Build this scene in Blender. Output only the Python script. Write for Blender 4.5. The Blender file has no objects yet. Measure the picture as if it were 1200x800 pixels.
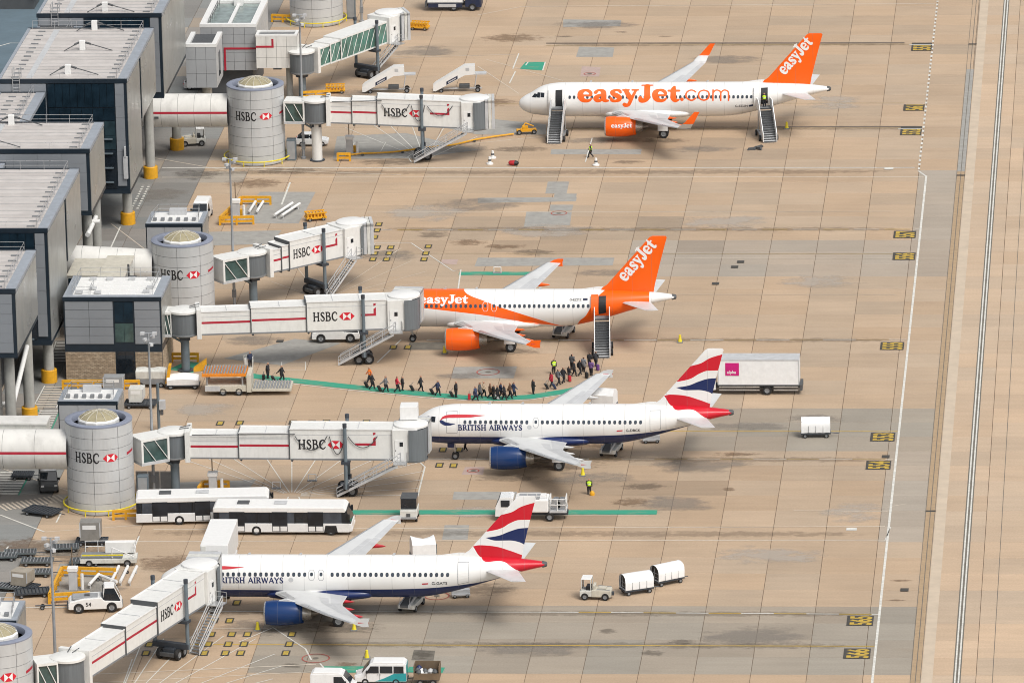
import bpy, bmesh, math, random
import numpy as np
from mathutils import Vector, Matrix

R = math.radians
PI = math.pi
rnd = random.Random(11)
sc = bpy.context.scene
col = sc.collection

# ---------------------------------------------------------------- camera
cd = bpy.data.cameras.new('camera')
cam = bpy.data.objects.new('camera', cd)
col.objects.link(cam)
cd.sensor_width = 36.0
cd.lens = 270.0
cd.clip_start = 5.0
cd.clip_end = 9000.0
cam.matrix_world = Matrix(((0.996664, -0.000217, 0.081608, 68.2560), (0.078598, 0.271649, -0.959182, -802.2468), (-0.021961, 0.962396, 0.270760, 226.4600), (0, 0, 0, 1)))
sc.camera = cam

# ---------------------------------------------------------------- sky, sun, exposure (a bright overcast day)
SUN_EL, SUN_AZ = R(54), R(138)       # azimuth measured from +Y towards +X
w = bpy.data.worlds.new('World')
sc.world = w
w.use_nodes = True
nt = w.node_tree
bg = nt.nodes['Background']
sky = nt.nodes.new('ShaderNodeTexSky')
sky.sky_type = 'NISHITA'
sky.sun_disc = False
sky.sun_elevation = SUN_EL
sky.sun_rotation = SUN_AZ
sky.air_density = 1.0
sky.dust_density = 4.0
sky.ozone_density = 1.0
hs = nt.nodes.new('ShaderNodeHueSaturation')   # cloud cover takes most of the blue out
hs.inputs['Saturation'].default_value = 0.22
nt.links.new(sky.outputs[0], hs.inputs['Color'])
nt.links.new(hs.outputs[0], bg.inputs[0])
bg.inputs[1].default_value = 0.11
sl = bpy.data.lights.new('sun', 'SUN')
sl.energy = 1.5
sl.angle = R(22)
sl.color = (1.0, 0.955, 0.89)
so = bpy.data.objects.new('sun', sl)
col.objects.link(so)
sd = Vector((math.sin(SUN_AZ) * math.cos(SUN_EL), math.cos(SUN_AZ) * math.cos(SUN_EL), math.sin(SUN_EL)))
so.rotation_euler = sd.to_track_quat('Z', 'Y').to_euler()
so.location = sd * 300
vs = sc.view_settings
vs.view_transform = 'Standard'
vs.look = 'None'
vs.exposure = 0.36
vs.gamma = 1.0
vs.use_curve_mapping = False
sc.cycles.max_bounces = 6
sc.cycles.diffuse_bounces = 3
sc.cycles.use_denoising = True
sc.cycles.pixel_filter_type = 'BLACKMAN_HARRIS'
sc.cycles.filter_width = 1.0


# ---------------------------------------------------------------- mesh collecting
class MB:
    def __init__(s):
        s.v, s.f, s.m, s.s = [], [], [], []

    def add(s, vs, fs, m=0, sm=0):
        b = len(s.v)
        s.v += [tuple(p) for p in vs]
        for f in fs:
            s.f.append([b + i for i in f])
            s.m.append(m)
            s.s.append(sm)
        return s

    def hexa(s, p, m=0):            # 8 corners: bottom ring then top ring, counter-clockwise from above
        return s.add(p, [(3, 2, 1, 0), (4, 5, 6, 7), (0, 1, 5, 4), (1, 2, 6, 5), (2, 3, 7, 6), (3, 0, 4, 7)], m)

    def bx(s, x0, x1, y0, y1, z0, z1, m=0):
        return s.hexa([(x0, y0, z0), (x1, y0, z0), (x1, y1, z0), (x0, y1, z0),
                       (x0, y0, z1), (x1, y0, z1), (x1, y1, z1), (x0, y1, z1)], m)

    def box(s, c, d, rz=0, m=0):
        ca, sa = math.cos(rz), math.sin(rz)
        out = []
        for z in (-.5, .5):
            for x, y in ((-.5, -.5), (.5, -.5), (.5, .5), (-.5, .5)):
                a, b = x * d[0], y * d[1]
                out.append((c[0] + a * ca - b * sa, c[1] + a * sa + b * ca, c[2] + z * d[2]))
        return s.hexa(out, m)

    def prism(s, poly, p, q, ax='y', m=0):      # polygon in the other two axes, extruded along ax
        def pt(a, b, c):
            return {'x': (c, a, b), 'y': (a, c, b), 'z': (a, b, c)}[ax]
        n = len(poly)
        vs = [pt(a, b, p) for a, b in poly] + [pt(a, b, q) for a, b in poly]
        fs = [list(range(n)), list(range(2 * n - 1, n - 1, -1))]
        fs += [(i, i + n, (i + 1) % n + n, (i + 1) % n) for i in range(n)]
        return s.add(vs, fs, m)

    def tube(s, p, q, r, r2=None, n=8, m=0, caps=True):
        p, q = Vector(p), Vector(q)
        r2 = r if r2 is None else r2
        d = (q - p).normalized()
        a = d.orthogonal().normalized()
        b = d.cross(a)
        vs = []
        for c, rr in ((p, r), (q, r2)):
            for i in range(n):
                t = 2 * PI * i / n
                vs.append(c + a * (math.cos(t) * rr) + b * (math.sin(t) * rr))
        fs = [(i, (i + 1) % n, (i + 1) % n + n, i + n) for i in range(n)]
        s.add(vs, fs, m, 1)
        if caps:
            k = len(s.v) - 2 * n
            s.f.append([k + n - 1 - i for i in range(n)]); s.m.append(m); s.s.append(0)
            s.f.append([k + n + i for i in range(n)]); s.m.append(m); s.s.append(0)
        return s

    def path(s, pts, r, n=6, m=0):
        for a, b in zip(pts, pts[1:]):
            s.tube(a, b, r, n=n, m=m)
        return s

    def lathe(s, prof, n=24, c=(0, 0, 0), ax='z', m=0, a0=0.0, a1=2 * PI, sm=1):
        full = abs(a1 - a0 - 2 * PI) < 1e-6
        k = n if full else n + 1
        vs = []
        for r, h in prof:
            for i in range(k):
                t = a0 + (a1 - a0) * i / n
                x, y = r * math.cos(t), r * math.sin(t)
                p = {'z': (x, y, h), 'x': (h, x, y), 'y': (y, h, x)}[ax]
                vs.append((c[0] + p[0], c[1] + p[1], c[2] + p[2]))
        fs = []
        for j in range(len(prof) - 1):
            for i in range(n):
                i2 = (i + 1) % k if full else i + 1
                fs.append((j * k + i, j * k + i2, (j + 1) * k + i2, (j + 1) * k + i))
        return s.add(vs, fs, m, sm)

    def loft(s, rings, m=0, caps=True, sm=1):
        n = len(rings[0])
        vs = [p for r in rings for p in r]
        fs = []
        for j in range(len(rings) - 1):
            for i in range(n):
                fs.append((j * n + i, j * n + (i + 1) % n, (j + 1) * n + (i + 1) % n, (j + 1) * n + i))
        s.add(vs, fs, m, sm)
        if caps:
            k = len(s.v) - len(vs)
            s.f.append([k + n - 1 - i for i in range(n)]); s.m.append(m); s.s.append(0)
            e = k + (len(rings) - 1) * n
            s.f.append([e + i for i in range(n)]); s.m.append(m); s.s.append(0)
        return s

    def mesh(s, name, mats):
        me = bpy.data.meshes.new(name)
        me.from_pydata(s.v, [], s.f)
        for k in ([mats] if isinstance(mats, str) else mats):
            me.materials.append(M[k])
        me.polygons.foreach_set('material_index', s.m)
        if any(s.s):
            me.polygons.foreach_set('use_smooth', [bool(x) for x in s.s])
            me.update()
            me.set_sharp_from_angle(angle=R(38))
        me.update()
        return me

    def build(s, name, mats, par=None, loc=None, rz=0, bevel=0, fix=True):
        me = s.mesh(name, mats)
        if fix:
            bm = bmesh.new()
            bm.from_mesh(me)
            bmesh.ops.recalc_face_normals(bm, faces=bm.faces)
            bm.to_mesh(me)
            bm.free()
        o = bpy.data.objects.new(name, me)
        col.objects.link(o)
        if par:
            o.parent = par
        if loc:
            o.location = loc
        if rz:
            o.rotation_euler.z = rz
        if bevel:
            b = o.modifiers.new('bevel', 'BEVEL')
            b.width = bevel
            b.segments = 2
            b.limit_method = 'ANGLE'
            b.angle_limit = R(40)
        return o


def tag(o, label, cat, group=None, kind=None):
    o['label'] = label
    o['category'] = cat
    if group:
        o['group'] = group
    if kind:
        o['kind'] = kind
    return o


def thing(name, label, cat, loc=(0, 0), rz=0.0, group=None):
    o = bpy.data.objects.new(name, None)
    o.empty_display_size = .3
    col.objects.link(o)
    o.location = (loc[0], loc[1], loc[2] if len(loc) > 2 else 0)
    o.rotation_euler.z = rz
    return tag(o, label, cat, group)


def structure(o):
    o['kind'] = 'structure'
    return o


def dup(root, loc, rz, label, group=None):
    def cp(o, par):
        c = o.copy()
        col.objects.link(c)
        if par:
            c.parent = par
        for ch in kids.get(o.name, ()):
            cp(ch, c)
        return c
    kids = {}
    for o in root.children_recursive:
        kids.setdefault(o.parent.name, []).append(o)
    c = cp(root, None)
    c.location = (loc[0], loc[1], loc[2] if len(loc) > 2 else 0)
    c.rotation_euler.z = rz
    c['label'] = label
    if group:
        c['group'] = group
    return c


# ---------------------------------------------------------------- materials
M = {}


def nodes(name):
    m = bpy.data.materials.new(name)
    m.use_nodes = True
    M[name] = m
    return m, m.node_tree, m.node_tree.nodes['Principled BSDF']


def math_node(nt, op, a, b=None, c=None):
    n = nt.nodes.new('ShaderNodeMath')
    n.operation = op
    for i, x in enumerate((a, b, c)):
        if x is None:
            continue
        if isinstance(x, (int, float)):
            n.inputs[i].default_value = x
        else:
            nt.links.new(x, n.inputs[i])
    return n.outputs[0]


def mix_rgb(nt, fac, a, b, mode='MIX'):
    n = nt.nodes.new('ShaderNodeMix')
    n.data_type = 'RGBA'
    n.blend_type = mode
    for i, x in ((0, fac), (6, a), (7, b)):
        if isinstance(x, (int, float)):
            n.inputs[i].default_value = x
        elif isinstance(x, tuple):
            n.inputs[i].default_value = (*x[:3], 1)
        else:
            nt.links.new(x, n.inputs[i])
    return n.outputs[2]


def noise(nt, scale, detail=4, vec=None, stretch=None, rough=.55):
    n = nt.nodes.new('ShaderNodeTexNoise')
    n.inputs['Scale'].default_value = scale
    n.inputs['Detail'].default_value = detail
    n.inputs['Roughness'].default_value = rough
    if vec is None:
        g = nt.nodes.new('ShaderNodeNewGeometry')
        vec = g.outputs['Position']
    if stretch:
        mp = nt.nodes.new('ShaderNodeMapping')
        mp.inputs['Scale'].default_value = stretch
        nt.links.new(vec, mp.inputs[0])
        vec = mp.outputs[0]
    nt.links.new(vec, n.inputs['Vector'])
    return n.outputs[0]


def ramp(nt, fac, a, b, lo=0.0, hi=1.0):
    n = nt.nodes.new('ShaderNodeMapRange')
    n.inputs[1].default_value, n.inputs[2].default_value = a, b
    n.inputs[3].default_value, n.inputs[4].default_value = lo, hi
    nt.links.new(fac, n.inputs[0])
    return n.outputs[0]


def pm(name, c, rough=.55, metal=0.0, var=.10, scale=1.3, grime=.18, stretch=None, coat=0.0, bump=0.0):
    """painted / plain material: base colour, soft blotches and streaky grime of its own"""
    m, nt, b = nodes(name)
    n1 = ramp(nt, noise(nt, scale, 5, stretch=stretch), .3, .7, 1 - var, 1 + var)
    cm = mix_rgb(nt, 1.0, c, (1, 1, 1), 'MULTIPLY')
    vm = nt.nodes.new('ShaderNodeVectorMath')
    vm.operation = 'SCALE'
    nt.links.new(cm, vm.inputs[0])
    nt.links.new(n1, vm.inputs['Scale'])
    out = vm.outputs[0]
    if grime:
        g = ramp(nt, noise(nt, scale * 1.7, 6, stretch=(1, 1, .25), rough=.65), .5, .78, 0, grime)
        out = mix_rgb(nt, g, out, (.12, .105, .085))
    nt.links.new(out, b.inputs['Base Color'])
    nt.links.new(ramp(nt, noise(nt, scale * 3, 3), .3, .7, max(rough - .08, .02), min(rough + .1, 1)), b.inputs['Roughness'])
    b.inputs['Metallic'].default_value = metal
    if coat:
        b.inputs['Coat Weight'].default_value = coat
        b.inputs['Coat Roughness'].default_value = .12
    if bump:
        bp = nt.nodes.new('ShaderNodeBump')
        bp.inputs['Strength'].default_value = bump
        bp.inputs['Distance'].default_value = .02
        nt.links.new(noise(nt, scale * 9, 4), bp.inputs['Height'])
        nt.links.new(bp.outputs[0], b.inputs['Normal'])
    return m


pm('white', (.77, .77, .755), .45, grime=.05, var=.03, scale=2.5)
pm('bridge_white', (.72, .72, .695), .5, grime=.14, var=.04, scale=1.6)
pm('dirty_white', (.62, .62, .58), .6, grime=.4)
pm('cream', (.55, .52, .44), .6, grime=.3)
pm('canvas', (.79, .80, .80), .7, var=.05, grime=.05, scale=2)
pm('grey', (.30, .31, .32), .55)
pm('light_grey', (.50, .51, .52), .5)
pm('mid_grey', (.20, .21, .22), .6)
pm('dark_grey', (.075, .08, .085), .6)
pm('steel', (.42, .44, .46), .38, .6, grime=.3)
pm('dark_steel', (.055, .065, .08), .5, .3)
pm('blue_steel', (.15, .19, .22), .5, .2)
pm('black', (.012, .013, .015), .5, grime=0)
pm('tyre', (.014, .014, .015), .8, grime=.25)
pm('navy', (.012, .022, .06), .45)
pm('alu', (.55, .56, .57), .32, .7, grime=.2)
pm('mast', (.36, .38, .40), .45, .4)
pm('red', (.52, .02, .035), .5, grime=.06)
pm('bridge_red', (.42, .018, .04), .5, grime=.08)
pm('logo_red', (.60, .012, .03), .5, grime=0)
pm('letter_black', (.016, .016, .018), .5, grime=0, var=0)
pm('letter_white', (.80, .80, .79), .5, grime=0, var=0)
pm('letter_blue', (.012, .024, .10), .45, grime=0, var=0)
pm('ez_orange', (.92, .125, .004), .38, grime=.03, var=.03)
pm('yellow', (.72, .36, .015), .5, grime=.25, scale=3)
pm('lemon', (.75, .62, .03), .5, grime=.2)
pm('orange_paint', (.75, .25, .02), .5, grime=.3, scale=3)
pm('magenta', (.55, .008, .18), .5, grime=0)
pm('teal', (.012, .30, .33), .35, grime=.08, coat=.4)
pm('van_white', (.74, .75, .75), .3, grime=.06, var=.03, coat=.4)
pm('roof_sheet', (.54, .505, .48), .5, grime=.14, scale=.5)
pm('roof_sheet_b', (.50, .465, .44), .5, grime=.16, scale=.5)
pm('roof_edge', (.30, .33, .37), .5, grime=.1)
pm('clad_grey', (.265, .285, .31), .42, .2, var=.05, grime=.08, scale=.3)
pm('clad_silver', (.40, .41, .395), .34, .5, var=.10, grime=.06, scale=.12)
pm('clad_tower', (.55, .565, .57), .42, .2, var=.05, grime=.12, scale=.4)
pm('clad_annex', (.40, .415, .43), .45, .15, var=.05, grime=.1, scale=.4)
pm('trim_dark', (.012, .022, .034), .4, grime=.03)
pm('concrete', (.36, .36, .335), .85, grime=.3, bump=.3)
pm('brick_buff', (.34, .26, .18), .9, var=.22, scale=3, grime=.2)
pm('brick_pale', (.42, .33, .235), .9, var=.22, scale=3, grime=.2)
pm('mortar', (.26, .215, .165), .95)
pm('parapet_blue', (.225, .25, .32), .5, grime=.12)
pm('dome_glass', (.35, .31, .20), .25, grime=.25)
pm('tube_white', (.70, .69, .655), .5, grime=.25, scale=.45, stretch=(1, 1, .4))
pm('asphalt_blue', (.115, .165, .20), .8, grime=.1, scale=.3)
pm('asphalt', (.085, .085, .085), .9, grime=.2, scale=.5)
pm('skin', (.42, .24, .16), .6, grime=0)
pm('hair', (.02, .014, .01), .7, grime=0)
pm('trousers', (.014, .015, .020), .8, grime=0)
pm('shoe', (.010, .010, .010), .6, grime=0)
pm('paint_white', (.66, .65, .60), .7, var=.16, scale=2.5, grime=.45, stretch=(.3, 1, 1))
pm('paint_faint', (.60, .53, .435), .8, var=.12, scale=1.2, grime=.25)
pm('marker_yellow', (.46, .33, .06), .75, var=.3, scale=4, grime=.4)
pm('paint_yellow', (.52, .35, .05), .7, var=.2, scale=2.0, grime=.45, stretch=(.3, 1, 1))
pm('paint_faint_yellow', (.42, .31, .15), .8, var=.2, scale=1.0, grime=.3)
m, nt, b = nodes('paint_green')       # traffic has worn the walkway paint through in places
worn = ramp(nt, noise(nt, 1.1, 7, stretch=(.35, 1, 1), rough=.72), .52, .72, 0, .75)
nt.links.new(mix_rgb(nt, worn, (.035, .30, .195), (.36, .29, .205)), b.inputs['Base Color'])
b.inputs['Roughness'].default_value = .8
pm('paint_red', (.42, .09, .07), .8, var=.2, grime=.4, scale=3)
pm('paint_black', (.06, .056, .05), .8, var=.15, grime=.1)
pm('paint_dark', (.15, .12, .095), .85, var=.3, scale=.8, grime=.3, stretch=(.25, 1, 1))
pm('drain', (.17, .12, .075), .85, var=.2, grime=.3)
pm('concrete_pale', (.54, .445, .34), .85, var=.08, scale=.5, grime=.12)
pm('patch_grey', (.33, .32, .295), .85, var=.12, scale=1.0, grime=.2)
pm('patch_dark', (.16, .145, .12), .85, var=.2, scale=1.2, grime=.2)
pm('patch_rose', (.45, .34, .30), .85, var=.1, scale=1.2, grime=.15)
pm('roller_grey', (.13, .155, .165), .5, .3, grime=.25)
pm('container', (.28, .27, .25), .5, .25, grime=.35, scale=2)
pm('container_tan', (.36, .32, .26), .6, .1, grime=.35, scale=2)
pm('curtain', (.16, .18, .195), .55, .2, var=.12, scale=6, grime=.05, stretch=(1, 1, .05))


def glass(name, c, rough=.06, spec=.6):
    m, nt, b = nodes(name)
    b.inputs['Base Color'].default_value = (*c, 1)
    b.inputs['Roughness'].default_value = rough
    b.inputs['Specular IOR Level'].default_value = spec
    nt.links.new(mix_rgb(nt, ramp(nt, noise(nt, .8, 3), .35, .65), c, tuple(x * 1.7 for x in c)), b.inputs['Base Color'])
    return m


glass('glass_dark', (.008, .012, .017))
glass('glass_blue', (.008, .017, .026), .12, .35)
glass('glass_green', (.07, .15, .125), .08)
glass('glass_link', (.04, .07, .066), .1)
glass('glass_lit', (.018, .034, .042), .1, .4)  # brighter teal base colour stands in for a lit interior behind the panes
glass('glass_teal', (.15, .19, .18), .15)
glass('glass_cabin', (.035, .045, .06), .1)
glass('glass_bus', (.010, .013, .018), .06, .4)


# jacket: takes the colour of the object, so that every figure has its own
m, nt, b = nodes('jacket')
oi = nt.nodes.new('ShaderNodeObjectInfo')
nt.links.new(oi.outputs['Color'], b.inputs['Base Color'])
b.inputs['Roughness'].default_value = .8

# weathered concrete slabs: each slab's own tint times streaks, stains and pores
m, nt, b = nodes('slab')
at = nt.nodes.new('ShaderNodeAttribute')
at.attribute_name = 'tint'
g = nt.nodes.new('ShaderNodeNewGeometry')
pos = g.outputs['Position']
c = at.outputs['Color']
n1 = ramp(nt, noise(nt, .12, 5, pos), .3, .7, .93, 1.06)
n2 = ramp(nt, noise(nt, .5, 6, pos, stretch=(.16, 1.9, 1), rough=.62), .28, .72, .93, 1.06)
n3 = ramp(nt, noise(nt, 5, 5, pos, rough=.75), .25, .75, .85, 1.14)
k = math_node(nt, 'MULTIPLY', math_node(nt, 'MULTIPLY', n1, n2), n3)
vm = nt.nodes.new('ShaderNodeVectorMath')
vm.operation = 'SCALE'
nt.links.new(c, vm.inputs[0])
nt.links.new(k, vm.inputs['Scale'])
out = vm.outputs[0]
st = ramp(nt, noise(nt, .16, 7, pos, stretch=(.5, 1.3, 1), rough=.68), .60, .78, 0, .30)
out = mix_rgb(nt, st, out, (.22, .155, .10))
st = ramp(nt, noise(nt, .33, 7, pos, stretch=(.35, 1.5, 1), rough=.7), .67, .82, 0, .34)
out = mix_rgb(nt, st, out, (.10, .085, .07))
nt.links.new(out, b.inputs['Base Color'])
nt.links.new(ramp(nt, noise(nt, .25, 5, pos, stretch=(.5, 1, 1)), .3, .75, .88, .55), b.inputs['Roughness'])
bp = nt.nodes.new('ShaderNodeBump')
bp.inputs['Strength'].default_value = .25
bp.inputs['Distance'].default_value = .01
nt.links.new(noise(nt, 14, 3, pos), bp.inputs['Height'])
nt.links.new(bp.outputs[0], b.inputs['Normal'])


def soft_stain(name, c, strength, scale=.5, along=False):
    """dirt lying on the slabs: patchy, thinning out towards its rim"""
    m, nt, b = nodes(name)
    b.inputs['Base Color'].default_value = (*c, 1)
    b.inputs['Roughness'].default_value = .85
    tc = nt.nodes.new('ShaderNodeTexCoord')
    sp = nt.nodes.new('ShaderNodeSeparateXYZ')
    nt.links.new(tc.outputs['Generated'], sp.inputs[0])
    u = math_node(nt, 'SUBTRACT', math_node(nt, 'MULTIPLY', sp.outputs[0], 2), 1)
    v = math_node(nt, 'SUBTRACT', math_node(nt, 'MULTIPLY', sp.outputs[1], 2), 1)
    r2 = math_node(nt, 'ADD', math_node(nt, 'MULTIPLY', u, u), math_node(nt, 'MULTIPLY', v, v))
    if along:        # a long driven lane: fades only across its width and at its very ends
        u4 = math_node(nt, 'POWER', math_node(nt, 'ABSOLUTE', u), 12)
        r2 = math_node(nt, 'ADD', u4, math_node(nt, 'MULTIPLY', v, v))
    n = noise(nt, scale, 8, stretch=(.6, 1, 1), rough=.74)
    k = math_node(nt, 'ADD', math_node(nt, 'MULTIPLY', n, 1.7), math_node(nt, 'MULTIPLY', r2, -.95))
    a = ramp(nt, k, .52, .80, 0, strength)
    nt.links.new(a, b.inputs['Alpha'])
    return m


soft_stain('stain_dark', (.08, .066, .05), .34, 1.3)
soft_stain('stain_brown', (.20, .125, .07), .45, 1.3)
soft_stain('stain_grey', (.26, .235, .205), .45, .35)
soft_stain('stain_pale', (.50, .45, .39), .55, .35)
soft_stain('tyre_marks', (.14, .11, .08), .26, 1.2, True)


# ---------------------------------------------------------------- lettering: thick-and-thin strokes turned into clean outlines
COOPER = {
    'e': (1.06, [[(.24, .50, .075), (.55, .50, .075), (.86, .52, .085), (.86, .72, .12), (.68, .90, .12), (.45, .92, .11), (.23, .76, .18), (.19, .47, .20), (.30, .20, .18), (.56, .09, .13), (.78, .13, .10), (.93, .26, .06)]], []),
    'a': (1.08, [[(.16, .74, .13), (.28, .89, .10), (.46, .93, .10), (.66, .82, .16), (.70, .55, .18), (.70, .25, .18), (.78, .10, .12), (.98, .10, .08)], [(.64, .56, .08), (.36, .48, .12), (.19, .29, .18), (.26, .13, .15), (.44, .11, .11), (.62, .24, .08)]], []),
    's': (.92, [[(.76, .72, .08), (.68, .88, .11), (.45, .94, .10), (.22, .80, .14), (.24, .64, .15), (.48, .50, .18), (.68, .34, .16), (.66, .17, .14), (.42, .07, .10), (.20, .13, .12), (.11, .30, .08)]], []),
    'y': (1.04, [[(.20, .90, .15), (.40, .48, .17), (.54, .20, .15)], [(.88, .92, .09), (.70, .50, .10), (.52, .08, .12), (.38, -.22, .12), (.20, -.27, .15), (.12, -.20, .14)], [(.02, .94, .07), (.40, .94, .07)], [(.64, .94, .07), (1.02, .94, .07)]], []),
    'J': (.96, [[(.60, 1.36, .20), (.60, .80, .20), (.60, .36, .20), (.46, .12, .15), (.22, .12, .18), (.15, .30, .13)], [(.26, 1.42, .075), (.92, 1.42, .075)]], []),
    't': (.78, [[(.42, 1.24, .09), (.36, .95, .17), (.36, .60, .19), (.37, .28, .19), (.50, .09, .13), (.72, .16, .07)], [(.06, .87, .09), (.74, .87, .09)]], []),
    '.': (.40, [[(.20, .14, .14), (.20, .145, .14)]], []),
    'c': (.96, [[(.84, .76, .055), (.66, .90, .06), (.46, .93, .06), (.20, .78, .06), (.10, .50, .065), (.20, .22, .06), (.46, .07, .06), (.66, .10, .06), (.86, .25, .055)]], []),
    'o': (1.06, [[(.50, .93, .06), (.20, .80, .06), (.10, .50, .065), (.20, .20, .06), (.50, .07, .06), (.80, .20, .06), (.90, .50, .065), (.80, .80, .06), (.50, .93, .06)]], []),
    'm': (1.58, [[(.13, .95, .06), (.13, .05, .06)], [(.13, .66, .05), (.28, .88, .06), (.46, .93, .06), (.68, .80, .06), (.72, .55, .06), (.72, .05, .06)], [(.72, .66, .05), (.87, .88, .06), (1.05, .93, .06), (1.27, .80, .06), (1.31, .55, .06), (1.31, .05, .06)]], []),
}
SERIF = {
    'H': (.98, [], [(.10, 0, .25, 1), (.68, 0, .83, 1), (.2, .46, .7, .54), (.01, 0, .34, .05), (.01, .95, .34, 1), (.59, 0, .92, .05), (.59, .95, .92, 1)]),
    'S': (.70, [[(.56, .76, .03), (.50, .90, .04), (.34, .96, .045), (.16, .86, .06), (.15, .70, .075), (.34, .52, .09), (.54, .34, .08), (.54, .15, .065), (.34, .04, .045), (.16, .09, .04), (.08, .26, .03)]], []),
    'B': (.82, [[(.2, .965, .033), (.42, .955, .04), (.57, .86, .065), (.58, .68, .07), (.44, .55, .045), (.2, .525, .033)], [(.40, .53, .035), (.60, .45, .06), (.68, .28, .08), (.60, .10, .065), (.42, .04, .04), (.2, .035, .033)]], [(.10, 0, .25, 1), (.01, 0, .3, .05), (.01, .95, .3, 1)]),
    'C': (.92, [[(.78, .70, .03), (.74, .84, .04), (.58, .95, .045), (.40, .94, .055), (.19, .78, .08), (.12, .50, .09), (.19, .22, .08), (.40, .05, .055), (.60, .05, .045), (.80, .22, .03)]], []),
    'R': (.86, [[(.2, .965, .033), (.42, .955, .04), (.58, .86, .065), (.58, .66, .07), (.44, .53, .045), (.2, .505, .033)], [(.40, .50, .06), (.60, .24, .075), (.80, .045, .045)]], [(.10, 0, .25, 1), (.01, 0, .34, .05), (.01, .95, .3, 1)]),
    'I': (.40, [], [(.12, 0, .27, 1), (.02, 0, .37, .05), (.02, .95, .37, 1)]),
    'T': (.82, [], [(.33, 0, .48, 1), (.03, .93, .78, 1), (.24, 0, .57, .05), (.03, .80, .08, 1), (.73, .80, .78, 1)]),
    'A': (.92, [[(.10, .05, .04), (.43, .95, .045)], [(.45, .93, .07), (.80, .05, .075)]], [(.22, .30, .68, .37)]),
    'W': (1.26, [[(.08, .95, .07), (.35, .06, .07)], [(.37, .06, .045), (.60, .88, .045)], [(.60, .90, .07), (.86, .06, .07)], [(.88, .06, .045), (1.14, .95, .045)]], []),
    'Y': (.84, [[(.07, .95, .07), (.41, .46, .07)], [(.43, .46, .045), (.76, .95, .045)]], [(.34, 0, .49, .5), (.24, 0, .58, .05)]),
    ' ': (.42, [], []),
}
_gc = {}


def catmull(pts, k=7):
    if len(pts) < 3:
        return [tuple(np.array(pts[0]) * (1 - t) + np.array(pts[-1]) * t) for t in np.linspace(0, 1, 2)]
    p = [np.array(a, float) for a in pts]
    p = [2 * p[0] - p[1]] + p + [2 * p[-1] - p[-2]]
    out = []
    for i in range(1, len(p) - 2):
        for t in np.linspace(0, 1, k, endpoint=False):
            a, b, c, d = p[i - 1:i + 3]
            out.append(.5 * (2 * b + (c - a) * t + (2 * a - 5 * b + 4 * c - d) * t * t + (3 * b - a - 3 * c + d) * t ** 3))
    out.append(p[-2])
    return out


def glyph(font, ch, res=26, bold=0.0):
    key = (id(font), ch, res, bold)
    if key in _gc:
        return _gc[key]
    adv, strokes, boxes = font[ch]
    x0, x1, y0, y1 = -.12, adv + .12, -.48, 1.62
    h = 1.0 / res
    nx, ny = int((x1 - x0) / h) + 1, int((y1 - y0) / h) + 1
    gx, gy = np.meshgrid(x0 + np.arange(nx) * h, y0 + np.arange(ny) * h)
    d = np.full(gx.shape, 9.0)
    for s in strokes:
        q = catmull(s)
        for a, b in zip(q, q[1:]):
            ax, ay, ar = a
            bx, by, br = b
            L2 = (bx - ax) ** 2 + (by - ay) ** 2 + 1e-12
            t = np.clip(((gx - ax) * (bx - ax) + (gy - ay) * (by - ay)) / L2, 0, 1)
            d = np.minimum(d, np.hypot(gx - ax - t * (bx - ax), gy - ay - t * (by - ay)) - (ar + t * (br - ar)))
    for bx0, by0, bx1, by1 in boxes:
        d = np.minimum(d, np.maximum(np.maximum(bx0 - gx, gx - bx1), np.maximum(by0 - gy, gy - by1)))
    d = d - bold
    vs, fs = [], []
    for j in range(ny - 1):
        for i in range(nx - 1):
            cs = ((j, i), (j, i + 1), (j + 1, i + 1), (j + 1, i))
            dd = [d[c] for c in cs]
            if min(dd) >= 0:
                continue
            poly = []
            for a in range(4):
                b2 = (a + 1) % 4
                pa = (gx[cs[a]], gy[cs[a]])
                pb = (gx[cs[b2]], gy[cs[b2]])
                if dd[a] < 0:
                    poly.append(pa)
                if (dd[a] < 0) != (dd[b2] < 0):
                    t = dd[a] / (dd[a] - dd[b2])
                    poly.append((pa[0] + (pb[0] - pa[0]) * t, pa[1] + (pb[1] - pa[1]) * t))
            if len(poly) >= 3:
                k = len(vs)
                vs += poly
                fs.append(list(range(k, k + len(poly))))
    _gc[key] = (vs, fs, adv)
    return _gc[key]


def text2d(s, font, size, res=26, track=0.0, bold=0.0):
    """flat outlines: verts (u, v), faces, total width"""
    vs, fs, x = [], [], 0.0
    for ch in s:
        gv, gf, adv = glyph(font, ch, res, bold)
        k = len(vs)
        vs += [((x + a) * size, b * size) for a, b in gv]
        fs += [[k + i for i in f] for f in gf]
        x += adv + track
    return vs, fs, x * size


_fc = {}


def sans2d(s, size, bold=0.0):
    """flat outlines of plain sans lettering (built-in font)"""
    if (s, bold) not in _fc:
        cu = bpy.data.curves.new('sans', 'FONT')
        cu.body = s
        cu.offset = bold
        cu.resolution_u = 3
        o = bpy.data.objects.new('sans', cu)
        col.objects.link(o)
        dg = bpy.context.evaluated_depsgraph_get()
        me = o.evaluated_get(dg).to_mesh()
        vs = [(v.co.x, v.co.y) for v in me.vertices]
        fs = [list(p.vertices) for p in me.polygons]
        o.evaluated_get(dg).to_mesh_clear()
        bpy.data.objects.remove(o)
        bpy.data.curves.remove(cu)
        _fc[(s, bold)] = (vs, fs)
    vs, fs = _fc[(s, bold)]
    x0 = min(v[0] for v in vs)
    x1 = max(v[0] for v in vs)
    return [((a - x0) * size, b * size) for a, b in vs], fs, (x1 - x0) * size


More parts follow.
